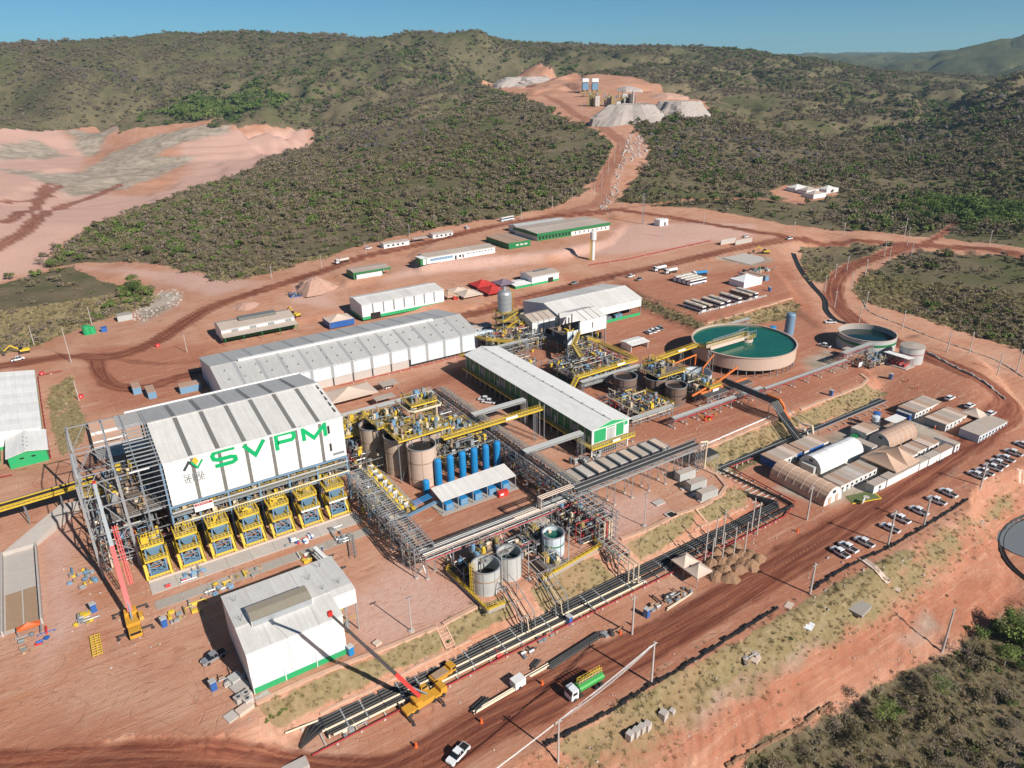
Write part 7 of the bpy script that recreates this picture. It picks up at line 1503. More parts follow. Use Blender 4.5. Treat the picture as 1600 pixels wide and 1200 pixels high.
def excavator(label, g, rz, reach=1.0):
 t = thing('excavator', g, rz, label, 'excavator')
 for s in (-1, 1): MB().side([(-2, .1), (-2.3, .5), (-2, .95), (2, .95), (2.3, .5), (2, .1)], s * 1.3 - .3, s * 1.3 + .3).build('track', 'rubber', t)
 MB().box(-2.4, -1.3, 1.1, 1.4, 1.3, 2.0).build('house', 'yellow_paint', t); MB().box(.2, .3, 2.0, 1.5, 1.3, 3.0).build('cab', 'glass_dark', t)
 MB().beam((1.2, -.2, 1.8), (4.6, -.2, 4.4), .4, .55).build('boom', 'yellow_paint', t); MB().beam((4.6, -.2, 4.4), (7.4, -.2, 2.2), .35, .45).build('arm', 'yellow_paint', t); MB().side([(7.0, 2.3), (7.9, 2.0), (8.2, .9), (7.2, .6), (6.8, 1.4)], -.8, .4).build('bucket', 'steel_dark', t)
excavator('yellow excavator at the left edge above the dark road', PX(38, 551), PI); excavator('yellow excavator behind the cream building with brown lantern', PX(462, 495), RAD(110))
t = excavator('far red earthmoving machine beside the pale slab', PX(1196, 396), 2.5)

# --- poles
def pole(px, py, top, label, group, lamp=False, cross=True, r=.16, m='pole_concrete', name='power_pole', arms=1):
 g = PX(px, py); h = min(16, max(5, HT(g, top))); t = thing(name, g, 0, label, 'pole', group)
 MB().tube((0, 0, -.3), (0, 0, h), r * 1.35, 8, r2=r).build('shaft', m, t)
 if cross: MB().box(-.9, -.06, h - .7, .9, .06, h - .55).build('cross_arm', m, t); [MB().lathe([(.07, 0), (.1, .12), (.01, .3)], 6, (x, 0, h - .55)).build('insulator', 'steel_dark', t) for x in (-.8, 0, .8)]
 if lamp: MB().box(-.8, -.1, h, .8, .1, h + .18).build('lamp_head', 'steel_grey', t); MB().lathe([(.7, -.1), (.7, .25), (.01, .3)], 10).build('footing', 'concrete_pale', t)
 t['top'] = h; del t['top']; return (g[0], g[1], g[2] + h)
def prow(lst, lab, group, **k):
 return [pole(a, b, c, ORD[i] + ' ' + lab, group, **k) for i, (a, b, c) in enumerate(lst)]
RA = prow([(1017.5, 1067.5, 1003), (1265.5, 928, 880), (1387.5, 851, 797.5), (1443.7, 820, 777.5), (1531, 765, 722.5)], 'tall pole from the bottom along the embankment side of the dark road', 'poles along the embankment', r=.2)
pB = pole(872, 1192, 1125, 'tall pole at the very bottom edge carrying three wires', 'poles along the embankment')
prow([(1101, 877.7, 823.7), (1111.5, 878.4, 840), (1116, 859.7, 810), (1128.3, 849.2, 798), (1127.7, 878.4, 832), (1145, 874.7, 823.7), (1162.5, 866.5, 815.5), (1173.7, 829.7, 778), (1182.3, 835.7, 784.7)], 'bare concrete post from the left among the earth heaps', 'concrete posts at the earth heaps', cross=False, r=.15)
pole(1260.7, 812.5, 760, 'tall pole at the corner before the tan ribbed tent', None, r=.2); pole(987.5, 991, 931, 'tall thick pole between the pipeline and its cream bends', None, r=.2); pole(1472, 1018, 951, 'tall leaning pole at the edge of the lower right woods', None, r=.2)
prow([(643, 986, 934), (1006.5, 822, 772), (785, 921, 866), (826, 905, 851), (888, 877, 825)], 'lamp mast counted from the left along the terrace crest', 'lamp masts on the crest', lamp=True, cross=False, r=.11)
f5 = lambda L_: [(1200 + a / 4, 340 + b / 4, 340 + c / 4) for a, b, c in L_]
prow(f5([(160, 105, 25), (473, 108, 32), (850, 125, 0), (868, 175, 60), (895, 238, 140), (725, 245, 150), (752, 290, 200), (492, 330, 240), (607, 365, 260), (418, 375, 285), (352, 465, 360), (518, 455, 348), (415, 562, 458), (607, 578, 460), (568, 655, 552), (838, 695, 578), (1118, 840, 715), (1255, 852, 715), (1430, 990, 850), (1552, 965, 822), (1380, 175, 80)]), 'pole counted along the curving right-hand road', 'poles along the right-hand road', r=.17)
f6 = lambda L_: [(740 + a / 4, 80 + b / 4, 80 + c / 4) for a, b, c in L_]
prow(f6([(678, 410, 335), (785, 455, 400), (770, 525, 440), (875, 500, 430), (948, 590, 510), (915, 640, 560), (880, 700, 620), (840, 770, 690), (800, 850, 770), (755, 905, 825), (828, 975, 890), (615, 915, 850), (493, 985, 905), (297, 1050, 965), (1438, 1085, 1010), (1185, 1160, 1050)]), 'slim pole from the top along the pale haul road', 'poles along the haul road', cross=False, r=.16)
prow([(53.7, 540, 510), (143.7, 507.5, 480), (111.5, 566.5, 510), (123.7, 626, 595), (292.5, 551, 522), (425, 436, 415), (502.5, 417.5, 396), (572, 398, 378), (640, 372, 350)], 'slim pole from the left along the back road', 'poles along the back road', cross=False, r=.13)
def wires(a, b, label, n=3, sag=1.0):
 t = thing('power_line', (0, 0, 0), 0, label, 'wires')
 for k in range(n):
  o = Vector(((k - (n - 1) / 2) * .7, 0, -.4)); A, Bq = Vector(a) + o, Vector(b) + o; pts = [A.lerp(Bq, i / 12) - Vector((0, 0, sag * 4 * (i / 12) * (1 - i / 12))) for i in range(13)]; MB().path(pts, .035, 4).build('wire', 'pipe_grey', t)
wires(pB, RA[0], 'pale wires between the bottom edge pole and the next one'); q = G(640, 1215, 0); wires((q[0] - 6, q[1] - 10, pB[2] - 3), RA[0], 'bundle of pale wires leaving the bottom edge to the left', 3)

# water tower and pipes at the back
g = PX(926, 406); t = thing('water_tower', g, 0, 'slender white water tower with yellow ladder below the green-fascia building', 'tower')
MB().lathe([(1.1, 0), (1.1, 11.5), (1.9, 12.6), (1.9, 17.2), (1.7, 17.5), (.01, 17.8)], 24).build('shaft', 'white_paint', t); MB().rail([(1.3, -1.3, 17.5), (1.3, 1.3, 17.5), (-1.3, 1.3, 17.5)], .9, .05, .8).build('railing', 'steel_galv', t); mb = MB(); lattice(mb, (-1.9, 0, 0), (-1.9, 0, 13), 1.0, .09, 1.2); mb.build('ladder_cage', 'yellow_paint', t)
g = G(1232, 522, 0); t = thing('silo', (g[0], g[1], 0), 0, 'grey-blue cylindrical silo behind the big thickener', 'silo'); MB().lathe([(2.1, 0), (2.1, 9.4), (1.7, 10), (.01, 10.3)], 24).build('shell', 'steel_blue', t); MB().tube((-1, 0, 10), (-1, 0, 10.9), .2, 6).build('nozzle', 'steel_grey', t)
t = thing('dosing_container', (260.5, 195, 0), 0, 'bright green container beside the big thickener with a blue tank on top', 'container'); MB().box(0, 0, 0, 7.5, 2.6, 3.2).build('body', 'green_paint', t); t = thing('water_tank', (268, 196.6, 3.2), 0, 'blue plastic tank standing on the green container', 'tank'); MB().lathe([(1.3, 0), (1.5, 1.4), (1.4, 1.8), (.01, 2.1)], 18).build('tank', 'blue_vessel', t); t['label'] = 'blue plastic tank behind the bright green container'
rack('pipe_rack', 'pipe bridge from the back of the big thickener to the grey-blue silo', 246, 206.5, 264, 208.6, 6.6, 'x', many((.4, 1.0, 1.6), .22, .2, 'pipe_grey') + [(.8, -.8, .15, 'pipe_red')], step=11, cross=2)
for (px, py, w, lab) in ((1322, 556, 3.4, 'white kiosk between the thickener slab and the pipe rack'),):
 g = G(px, py, 0); t = thing('kiosk', (g[0] - 1.6, g[1] - 1.4, 0), 0, lab, 'cabin'); MB().box(0, 0, 0, 3.6, 2.8, 3.2).build('body', 'tank_white', t); MB().box(-.1, -.1, 3.2, 3.7, 2.9, 3.35).build('roof', 'roof_dusty', t)
for (px, py, lab) in ((1345, 572, 'white board hanging from the low crimson pipe rack'),): g = G(px - 4, py + 4, 0); t = thing('sign', (g[0], g[1], .3), 0, lab, 'sign'); MB().box(0, 0, .3, 3.2, .1, 2.2).build('board', 'sign_white', t)

# --- small things on the ground
mat('hydrant_red', (.55, .03, .03), .5, dirt=.2)
def toilet(px, py, lab, m='blue_paint'):
 g = PX(px, py); t = thing('portable_toilet', g, .2, lab, 'toilet'); MB().box(-.6, -.6, 0, .6, .6, 2.15).build('body', m, t); MB().box(-.64, -.64, 2.15, .64, .64, 2.35).build('roof', 'tank_white', t); MB().box(-.62, -.35, .1, -.6, .35, 2.0).build('door', 'blue_light', t)
for px, py, lab in ((889, 974, 'blue portable toilet beside the pipeline guard pipe'), (1010, 963, 'blue portable toilet at the dark road near scattered scrap'), (257, 978, 'blue portable toilet beside the yellow steel parts'), (334, 1077, 'blue portable toilet among the concrete blocks'), (147, 955, 'blue portable toilet left of the yellow crane'), (1391, 592, 'blue portable toilet beside the trench corner'), (1298, 618, 'blue portable toilet on the gutter of the right slope'), (548, 1022, 'blue drum tank at the right corner of the white workshop')): toilet(px, py, lab, 'blue_paint' if 'drum' not in lab else 'blue_vessel')
for i, (px, py) in enumerate(((847, 1069), (969, 990), (988, 977), (752, 1129), (650, 1167), (1246, 831))):
 g = PX(px, py); t = thing('traffic_cone', g, 0, ORD[i] + (' orange road drum counted from the bottom left along the dark road' if 0 else ' orange road cone beside the dark road, spotted from left to right by order listed'), 'cone'); MB().lathe([(.42, 0), (.42, .1), (.3, .12), (.2, 1.1), (.01, 1.15)], 10).build('cone', 'cone_orange', t); MB().lathe([(.26, .5), (.23, .75)], 10).build('band', 'sign_white', t)
 t['label'] = ['orange road cone behind the truck with the green tank', 'left orange road cone of the pair near the pipeline toilet', 'right orange road cone of the pair near the pipeline toilet', 'orange road cone in front of the cream pipe pile', 'orange road cone nearest the bottom pickup', 'orange road cone near the corner pole'][i]
def stack(label, px, py, n, L_, r, m, rz=0, cat='pipes', name='pipe_stack', rows=2):
 g = PX(px, py); t = thing(name, g, rz, label, cat); rn = random.Random(int(px + py))
 for k in range(n): o_ = rn.uniform(-.6, .6); MB().tube((-L_ / 2 + o_, (k % (n // rows + 1)) * r * 2.3 - n * r / 2, r + .15 + (k // (n // rows + 1)) * 1.8 * r), (L_ / 2 + o_, (k % (n // rows + 1)) * r * 2.3 - n * r / 2 + rn.uniform(-.15, .15), r + .15 + (k // (n // rows + 1)) * 1.8 * r), r, 8).build('pipe', m, t)
stack('stack of black pipes lying between the pipeline and the dark road', 897, 1018, 9, 15, .18, 'pipe_black', .1); stack('cream pipes left of the black pipe stack', 851, 1044, 4, 9, .16, 'pipe_cream', .05); stack('cream and black pipes in front of the white box trailer', 778, 1092, 5, 12, .16, 'pipe_cream', .05); stack('short black pipe pile at the end of the cream pipes', 750, 1103, 6, 4, .2, 'pipe_black', .3)
stack('rusty cut pipes beside the pipe stacks', 836, 1040, 6, 2.5, .14, 'steel_dark', .4); stack('long pale pipe lying beside the scrap pile', 1062, 941, 2, 9, .16, 'pipe_cream', .08)
g = PX(808, 1072); t = thing('trailer', g, .1, 'small white box trailer beside the cream pipes', 'trailer'); MB().box(-1.2, -1, .3, 1.6, 1, 2.1).build('box', 'white_paint', t); MB().tube((-2, 0, .5), (-1.2, 0, .5), .08, 4).build('drawbar', 'steel_dark', t); MB().tube((0, -1.05, .35), (0, 1.05, .35), .35, 10).build('wheel', 'rubber', t)
def scrap(label, px, py, w, d, n, mats, hmax=1.0, rz=0, name='scrap_pile', cat='scrap', smax=1.4):
 g = PX(px, py); t = thing(name, g, rz, label, cat); clutter(t, -w / 2, -d / 2, w / 2, d / 2, 0, n, hmax, mats, int(px * 3 + py), smax); return t
ST = ['steel_dark', 'steel_galv', 'steel_grey', 'wood']; YL = ['yellow_paint', 'yellow_paint', 'yellow_grate', 'steel_galv']
scrap('dark scrap and steel parts left of the pale pipe', 1060, 930, 8, 3, 22, ST, .9); scrap('bits beside the road toilet', 1025, 948, 4, 2, 8, ST, .6); scrap('greenish pipe fittings beside the guard pipe', 825, 1022, 3, 1.4, 7, ST, .5); scrap('fittings scattered right of the guard pipe middle', 850, 997, 4, 1.4, 7, ST, .5); scrap('fittings near the thick pole at the pipeline', 952, 1005 - 15, 4, 2, 8, ST, .6)
scrap('red hydrant gear beside the guard pipe', 782, 1023, 2, 1.5, 6, ['hydrant_red'], .8); scrap('yellow steel parts laid out left of the toilet and crane', 296, 955, 9, 4, 16, YL, .7); scrap('long row of yellow steel parts in front of the feeders', 370, 905, 13, 3, 16, YL + ['wood'], .7); scrap('blue and grey steel parts on the pale concrete strip', 340, 925, 7, 3, 16, ['blue_light', 'steel_galv', 'wood'], .7)
scrap('small tools and parts beneath the leftmost feeders', 290, 905, 9, 3, 14, ['steel_galv', 'blue_light', 'wood', 'red_paint'], .6); scrap('equipment pallets left of the yellow crane', 130, 905, 6, 8, 22, ['blue_light', 'steel_galv', 'yellow_paint', 'wood', 'steel_grey'], .9); scrap('yellow and grey parts beside the tall left frame', 132, 965, 4, 5, 16, YL + ['steel_galv'], .8)
scrap('parts and drums under the small orange tent', 50, 1005, 6, 6, 14, ['red_paint', 'steel_grey', 'wood', 'blue_paint'], .7); scrap('yellow bins and parts in front of the right feeders', 490, 870, 7, 3, 12, YL + ['red_paint', 'canvas_white'], .8); scrap('red and blue parts behind the folded white crane', 470, 845, 8, 3, 14, ['red_paint', 'blue_paint', 'steel_galv', 'canvas_white'], .8)
scrap('machinery clutter beside the round bend of the back yard', 463, 462, 7, 5, 26, ['green_dark', 'steel_grey', 'blue_paint', 'steel_dark'], 2.2); scrap('junk yard of steel behind the white square tent', 1185, 425, 22, 8, 50, ST + ['tank_white', 'green_dark'], 2.0, smax=3); scrap('drums and machines under the beige canopy tents', 712, 466, 8, 4, 14, ['steel_dark', 'yellow_grate', 'red_paint'], 2)
scrap('valves and small pumps on the yard by the low crimson rack', 1112, 652, 9, 2, 12, ['orange_yellow', 'steel_grey', 'red_paint'], .9); scrap('plastic crates and pipes by the stilted building front', 920, 718, 12, 4, 26, ['steel_galv', 'tank_white', 'steel_grey'], 2.4); scrap('steel frames lying beside the open grey ladder rack', 527, 838, 3, 9, 16, ['steel_grey', 'steel_galv'], .8)
scrap('grey debris at the foot of the embankment', 1170, 1028, 5, 2, 10, ['rock', 'wood'], .6); scrap('wooden pallets beside the white workshop', 362, 1060, 5, 4, 16, ['wood', 'steel_grey', 'concrete_pale'], .5)
t = thing('truss_pile', (47.5, 154, 0), 0, 'steel truss lying on the ground right of the feeders', 'steel truss'); mb = MB(); lattice(mb, (0, -4, .6), (3, 6, .6), 1.1, .08, 1); mb.build('lattice', 'steel_grey', t)
g = PX(151, 1010); t = thing('scaffold', g, 0, 'yellow steel ladder frame lying at the yard edge', 'frame'); mb = MB()
for k in range(9): mb.beam((-.9, -3.4 + k * .85, .5), (.9, -3.4 + k * .85, .5), .18, .14)
for x in (-.9, 0, .9): mb.beam((x, -3.6, .5), (x, 3.6, .5), .18, .2)
mb.build('frame', 'yellow_paint', t)
# concrete blocks
def block(px, py, w, d, h, lab, rz=.3, m='concrete_pale', hole=False):
 g = PX(px, py); t = thing('concrete_block', g, rz, lab, 'block'); MB().box(-w / 2, -d / 2, -.2, w / 2, d / 2, h).build('block', m, t)
 if hole: MB().lathe([(.3, h + .01), (.01, h + .01)], 12).build('opening', 'hole_dark', t); MB().lathe([(.45, h), (.45, h + .08), (.3, h + .08), (.3, h)], 12).build('collar', 'steel_grey', t)
for i, (px, py) in enumerate(((984, 1153), (993, 1148), (1002, 1142), (1011, 1138))): block(px, py, 1.5, 1.3, 1.5, ORD[i] + ' pale concrete cube from the left on the lower embankment')
block(1036, 1122, 1.7, 1.5, 1.8, 'single pale concrete block right of the four cubes'); block(1050, 1113, 1.2, 1.0, .7, 'small grey block right of the single pale block'); block(1180, 1031, 2.6, 1.6, .5, 'pinkish slab box beside the debris on the embankment', m='canvas_beige'); block(1233, 946, 2.6, 1.6, .12, 'pale board lying on the embankment near the roadside', m='canvas_beige'); block(1264, 978, 2.8, 1.8, .12, 'white board lying lower on the embankment', m='sign_white'); block(1340, 950, 5.5, 4.5, .6, 'wide square concrete pit on the embankment flat', m='concrete', rz=.15); block(1402, 922, 1.6, 1.2, .3, 'small slab near the drain end', m='canvas_beige')
block(374, 1096, 1.6, 1.6, 1.3, 'pale round-topped concrete chamber beside the workshop corner', hole=True); block(386, 1089, 1.7, 1.7, 1.3, 'pair chamber nearer the workshop corner', hole=True); block(388, 1098, 1.7, 1.7, 1.3, 'chamber in front of the pair chamber', hole=True); block(383, 1110, 3.2, 1.8, .9, 'long low concrete block at the crest corner', m='canvas_beige'); block(362, 1120, 2.4, 2.4, .3, 'square manhole slab at the crest corner'); block(376, 1075, 3.2, 3.2, .5, 'flat concrete slab pile at the workshop left wall'); block(368, 1062, 2.4, 2.4, .9, 'white frames stack at the workshop left wall', m='tank_white'); block(411, 1088, 2.8, 2.0, .1, 'concrete apron at the green corner of the workshop')
block(589, 1006, 1.6, 1.4, .5, 'small square block on the crest right of the workshop', m='canvas_beige')
# left concrete basin with small orange tent
t = thing('concrete_basin', (0, 0, 0), 0, 'pale concrete basin and ramp at the left edge', 'basin')
MB().box(-33, 168.5, .02, -20.8, 203, .12).build('apron', 'concrete_pale', t)
MB().box(-27.6, 169.5, .12, -24.4, 184, .3).box(-24, 169.5, .12, -21.4, 184, .3).build('inner_slab', 'wood', t)
for x in (-33, -28.4, -20.8): MB().box(x, 168, 0, x + .4, 203, 1.6).build('side_wall', 'concrete_pale', t)
MB().box(-33, 185, .1, -28.4, 195, 1.2).build('dark_sump', 'concrete', t); MB().box(-32, 186, 1.2, -29.4, 194, 1.22).build('sump_opening', 'steel_dark', t)
a = G(25, 842, 1); MB().add([(-28, 203, 1.2), (-20.6, 203, 1.2), (-9, 216.5, 3.0), (-13.5, 217.5, 3.0), (-28, 203, 0), (-20.6, 203, 0), (-9, 216.5, 0), (-13.5, 217.5, 0)], [(0, 1, 2, 3), (0, 4, 5, 1), (1, 5, 6, 2), (2, 6, 7, 3), (3, 7, 4, 0)]).build('ramp', 'concrete_pale', t)
canopy('canopy', 'small orange-red tent at the end of the concrete basin', *G(28, 992, 1)[:2], *G(62, 968, 2)[:2], 0, 2.0, 2.9, 'cone_orange')
for (px, py, w, d, lab) in ((213, 608, 3.0, 6.5, 'left brown-roofed blue cabin beside the roundabout'), (236, 614, 3.0, 7.5, 'right brown-roofed blue cabin beside the roundabout'), (297, 606, 8, 4.5, 'brown-roofed blue cabin in the shade of the long grey hall')):
 g = G(px, py, 1); cabin(lab, g[0] - w / 2, g[1] - d / 2, g[0] + w / 2, g[1] + d / 2, 0, roof='roof_tan', wall='blue_light', win='')
t = thing('truck_scale', (-11, 212, 0), 0, 'long concrete shed bay with low white walls behind the open steel frame', 'structure'); g0 = G(145, 690, 0);
MB().box(-.5, 20, 0, 16, 21, .8).box(-.5, 33, 0, 16, 33.6, .9).box(-.5, 26, 0, 10, 26.4, .5).build('low_wall', 'white_paint', t); MB().box(-1, 12, 0, 16, 44, .1).build('floor', MAT_E, t); MB().box(-1, 12, .1, 16, 19.8, .2).build('pale_floor', 'concrete_pale', t); t.location = (g0[0] + .5, g0[1] - 28, 0)
MB().box(-1.4, 10, -.1, -.6, 44, .6).build('side_trench', 'hole_dark', t)
# earth heaps
def heap(name, label, px, py, r, h, m, group=None, sx=1, n=20, z=None, seed=None, top=.0, cat='heap', rz=0):
 g = PX(px, py) if z is None else G(px, py, z); t = thing(name, (g[0], g[1], g[2] - .25), rz, label, cat, group); rn = np.random.default_rng(int(px * 7 + py)); mb = MB(); rings = 7; vs = []; fs = []
 ph = rn.uniform(0, 6, 4)
 if r > 20:
  for j in range(n): a = 2 * PI * j / n; vs.append((r * 1.25 * math.cos(a) * sx, r * 1.25 * math.sin(a), -h * .9))
  for j in range(n): fs.append((j, (j + 1) % n, n + (j + 1) % n, n + j))
 o0 = len(vs)
 for i in range(rings + 1):
  f = i / rings
  for j in range(n):
   a = 2 * PI * j / n; rr = (r * (1 - f * (1 - top))) * (1 + .14 * math.sin(3 * a + ph[0]) + .08 * math.sin(7 * a + ph[1])) + rn.normal() * r * .02
   vs.append((rr * math.cos(a) * sx, rr * math.sin(a), h * (math.sin(f * PI / 2) ** 1.15 if top == 0 else f) + rn.normal() * h * .035))
 for i in range(rings):
  for j in range(n): fs.append(tuple(o0 + q for q in (i * n + j, i * n + (j + 1) % n, (i + 1) * n + (j + 1) % n, (i + 1) * n + j)))
 fs.append(tuple(o0 + rings * n + j for j in range(n))); mb.add(vs, fs); mb.build('mound', m, t); return t
mat('heap_earth', (.27, .15, .085), .95, dirt=.6, dirtc=(.4, .26, .16), dscale=1.5); mat('heap_pink', (.46, .27, .20), .95, dirt=.5, dirtc=(.5, .33, .26)); mat('heap_pale', (.41, .35, .31), .95, dirt=.8, dirtc=(.26, .22, .2), dscale=.12)
hp = [(1103, 893), (1117, 901), (1131, 893), (1112, 880), (1126, 878), (1140, 882), (1152, 890), (1146, 874), (1160, 880), (1172, 884), (1158, 866), (1136, 866), (1122, 864), (1172, 868), (1184, 874), (1148, 856), (1140, 903)]
for i, (px, py) in enumerate(hp): heap('earth_heap', ORD[i] + ' brown earth heap counted from the beige canopies outward', px, py, 2.3 + (i * 31 % 7) * .1, 1.5 + (i * 17 % 5) * .12, 'heap_earth', 'brown earth heaps among the posts', sx=1.1, n=14)
heap('earth_heap', 'large pinkish soil cone below the left terrace shed', 492, 452, 12, 7, 'heap_pink'); heap('earth_heap', 'low pinkish mound left of the large soil cone', 385, 478, 7, 2, 'heap_pink')
# --- mine on the hill
heap('stockpile', 'large pale flat-topped stockpile on the hilltop, left', 822, 131, 64, 15, 'heap_pale', sx=1.15, n=40, top=.62, rz=-.2); heap('stockpile', 'small pale pile right of the hilltop silos', 980, 140, 22, 6, 'heap_pale', n=24)
heap('stockpile', 'steep pale bank below the hilltop crusher, left part', 985, 183, 26, 15, 'heap_pale', sx=1.7, n=36, top=.6, rz=-.3); heap('stockpile', 'steep pale bank at the right end of the hilltop yard', 1060, 180, 26, 17, 'heap_pale', sx=1.5, n=36, top=.6, rz=-.4); heap('stockpile', 'brownish pile behind the hilltop crusher', 1040, 152, 26, 7, 'heap_pink', n=24, sx=1.4)
k_ = 0
for px in (914, 929):
 g = PX(px, 146); t = thing('ore_bin', g, -.5, ('left', 'right')[k_] + ' blue bin with a white cap on the hilltop yard', 'bin'); k_ += 1
 MB().box(-5, -5, 6, 5, 5, 16).build('body', 'blue_light', t); MB().box(-5.5, -5.5, 18, 5.5, 5.5, 24).build('cap', 'sign_white', t); MB().box(-4, -4, 16, 4, 4, 18).build('neck', 'steel_grey', t)
 for a, b in ((-4, -4), (4, -4), (4, 4), (-4, 4)): MB().box(a - .5, b - .5, 0, a + .5, b + .5, 6).build('leg', 'steel_dark', t)
g = PX(925, 150); t = thing('platform', g, -.5, 'long yellow deck under the two hilltop bins', 'platform'); MB().box(-22, -8, 5, 16, -3, 7).build('deck', 'yellow_grate', t); clutter(t, -22, -8, 16, -2, 0, 16, 7, ['yellow_grate', 'steel_grey', 'yellow_paint'], 90, 4)
g = PX(955, 165); t = thing('crusher', g, -.4, 'cluttered crushing plant on the hilltop with yellow conveyors', 'crusher'); clutter(t, -30, -16, 36, 18, 0, 80, 20, ['steel_grey', 'yellow_grate', 'steel_dark', 'steel_galv', 'tank_white', 'concrete_pale'], 91, 7)
for k in range(4): MB().beam((-20 + k * 12, -4 + k * 3, 3), (0 + k * 12, 4, 15 - k * 2), 1.6, 1.4).build('conveyor_arm', ('yellow_grate', 'steel_grey')[k % 2], t)
for (px, py, lab) in ((1245, 298, 'left white-roofed farm building in the far scrub'), (1262, 302, 'grey-roofed farm building in the middle of the far clearing'), (1293, 300, 'right white-hipped farm building in the far scrub'), (1273, 308, 'low dark farm shed in front of the far clearing')):
 g = PX(px, py); canopy('farm_building', lab, g[0] - 9, g[1] - 5, g[0] + 8, g[1] + 5, g[2], 3.6, 6, 'roof_light' if 'white' in lab else 'roof_dusty', 'flr', 'white_paint')['category'] = 'house'
# yard kit at the back right
g = PX(1128, 412); t = thing('concrete_slab', (330, 296, float(zat(342, 300)) + .05), 0, 'wide pale concrete slab beside the far street', 'slab'); g1, g2, g3, g4 = PX(1128, 403), PX(1163, 396), PX(1207, 404), PX(1173, 414); t.location = (0, 0, 0)
MB().add([(g[0], g[1], g[2] + .12) for g in (g1, g4, g3, g2)], [(0, 1, 2, 3)]).build('slab', 'concrete_pale', t)
canopy('tent', 'white square walled tent behind the row of buses', 306.5, 246.5, 321, 256.5, 4.5, 3.4, 6.0, 'canvas_white', 'fblr')['category'] = 'tent'
cabin('long brown-roofed cabin right of the white square tent', 322, 250, 326, 262, 4.5, roof='roof_tan', win=''); cabin('blue-fronted cabin behind the long brown-roofed cabin', 327, 249, 330, 262, 4.5, roof='roof_tan', wall='blue_light', win=''); toilet(1202, 455, 'blue portable toilet right of the row of buses')
t = thing('fence', (0, 0, 0), 0, 'white rail fence in front of the row of buses', 'fence')
pts = [(255, 229.5), (304, 229.5)]; MB().tube((*pts[0], 5.5), (*pts[1], 5.5), .09, 4).build('rail', 'white_paint', t); MB().tube((*pts[0], 5.0), (*pts[1], 5.0), .09, 4).build('rail', 'white_paint', t)
for k in range(26): x = 255 + k * 1.96; MB().box(x - .08, 229.4, 4.5, x + .08, 229.6, 5.6).build('post', 'white_paint', t)
t = thing('fence', (0, 0, 0), 0, 'dark post fence on the left side of the bus yard', 'fence')
for k in range(26): y = 230.5 + k * 1.7; MB().box(254.9, y - .08, float(zat(255, y)), 255.1, y + .08, float(zat(255, y)) + 1.1).build('post', 'steel_dark', t)
t = thing('wall_panels', PX(1141, 380), 0, 'pale precast wall panels beside the far street', 'wall'); MB().box(-9, 0, 0, 5, .4, 3.2).build('panel', 'concrete_pale', t); MB().box(-2, -6, 0, 14, -5.6, 3.0).build('panel', 'concrete_pale', t)
g = PX(1031, 352); t = thing('pump_house', g, 0, 'small white cube building on the bare ground above the terraces', 'building'); MB().box(-3, -3, 0, 5, 3, 4.4).build('body', 'white_paint', t); MB().box(1.5, -3.05, 0, 2.8, -3, 2.4).build('door', 'glass_dark', t)
g = PX(1004, 350); t = thing('antenna_mast', g, 0, 'slim lattice antenna mast left of the small white cube building', 'mast'); mb = MB(); lattice(mb, (0, 0, 0), (0, 0, 22), 1.2, .1, 2); mb.build('lattice', 'steel_galv', t)
g = PX(137, 522); t = thing('chemical_tank', g, 0, 'larger bright green drum tank at the left scrub edge', 'tank'); MB().lathe([(1.9, 0), (1.9, 4.2), (.01, 4.6)], 20).build('tank', 'green_paint', t); g = PX(145, 521); t = thing('chemical_tank', g, 0, 'smaller bright green drum tank at the left scrub edge', 'tank'); MB().lathe([(1.6, 0), (1.6, 3.4), (.01, 3.8)], 20).build('tank', 'green_paint', t)
g = PX(163, 518); cabin('small blue box beside the green drum tanks', g[0] - 1.2, g[1] - 1, g[0] + 1.4, g[1] + 1, g[2], 2.2, 'blue_paint', 'blue_paint', win=''); g = PX(194, 500); cabin('small pale hut with a fence at the left scrub edge', g[0] - 3, g[1] - 2, g[0] + 4, g[1] + 3, g[2], 3.0, 'concrete', 'tank_white', win='')
for k, (px, py) in enumerate(((247, 542), (127, 622), (66, 586))):
 g = PX(px, py); t = thing('hydrant', g, 0, ['red hydrant cabinet right of the roundabout road', 'red hydrant at the lower end of the grass patches', 'red hydrant at the corner of the left white building'][k], 'hydrant'); MB().box(-.9, -.5, 0, .9, .5, 1.5).build('cabinet', 'hydrant_red', t); MB().tube((0, -.6, .9), (0, -1, .9), .2, 8).build('outlet', 'sign_white', t)
# black lined drains and silt strips, the berm's shadow painted into the black ones
def drain(label, pts, w=2.0, m='liner_black', name='drain_channel', h=.1):
 t = thing(name, (0, 0, 0), 0, label, 'drain'); P = curve(PXP(pts), 5)
 mb = MB(); L0 = [];
 for i, p in enumerate(P):
  q = P[min(i + 1, len(P) - 1)] - P[max(i - 1, 0)]; q = np.array([-q[1], q[0]]) / (np.linalg.norm(q) + 1e-9) * w / 2
  L0.append((p + q, p, p - q))
 vs = []
 for a, b_, c_ in L0: vs += [(a[0], a[1], float(zat(*a)) + .25 + h), (a[0], a[1], float(zat(*a)) - .2), (b_[0], b_[1], float(zat(*b_)) + .03), (c_[0], c_[1], float(zat(*c_)) - .2), (c_[0], c_[1], float(zat(*c_)) + .25 + h)]
 fs = []
 for i in range(len(L0) - 1):
  for j in (0, 2, 3) if 0 else (0, 3): fs.append((i * 5 + j, i * 5 + j + 1, i * 5 + j + 6, i * 5 + j + 5))
  fs.append((i * 5 + 0, i * 5 + 2, i * 5 + 7, i * 5 + 5)); fs.append((i * 5 + 2, i * 5 + 4, i * 5 + 9, i * 5 + 7))
 mb.add(vs, fs); mb.build('liner', m, t)
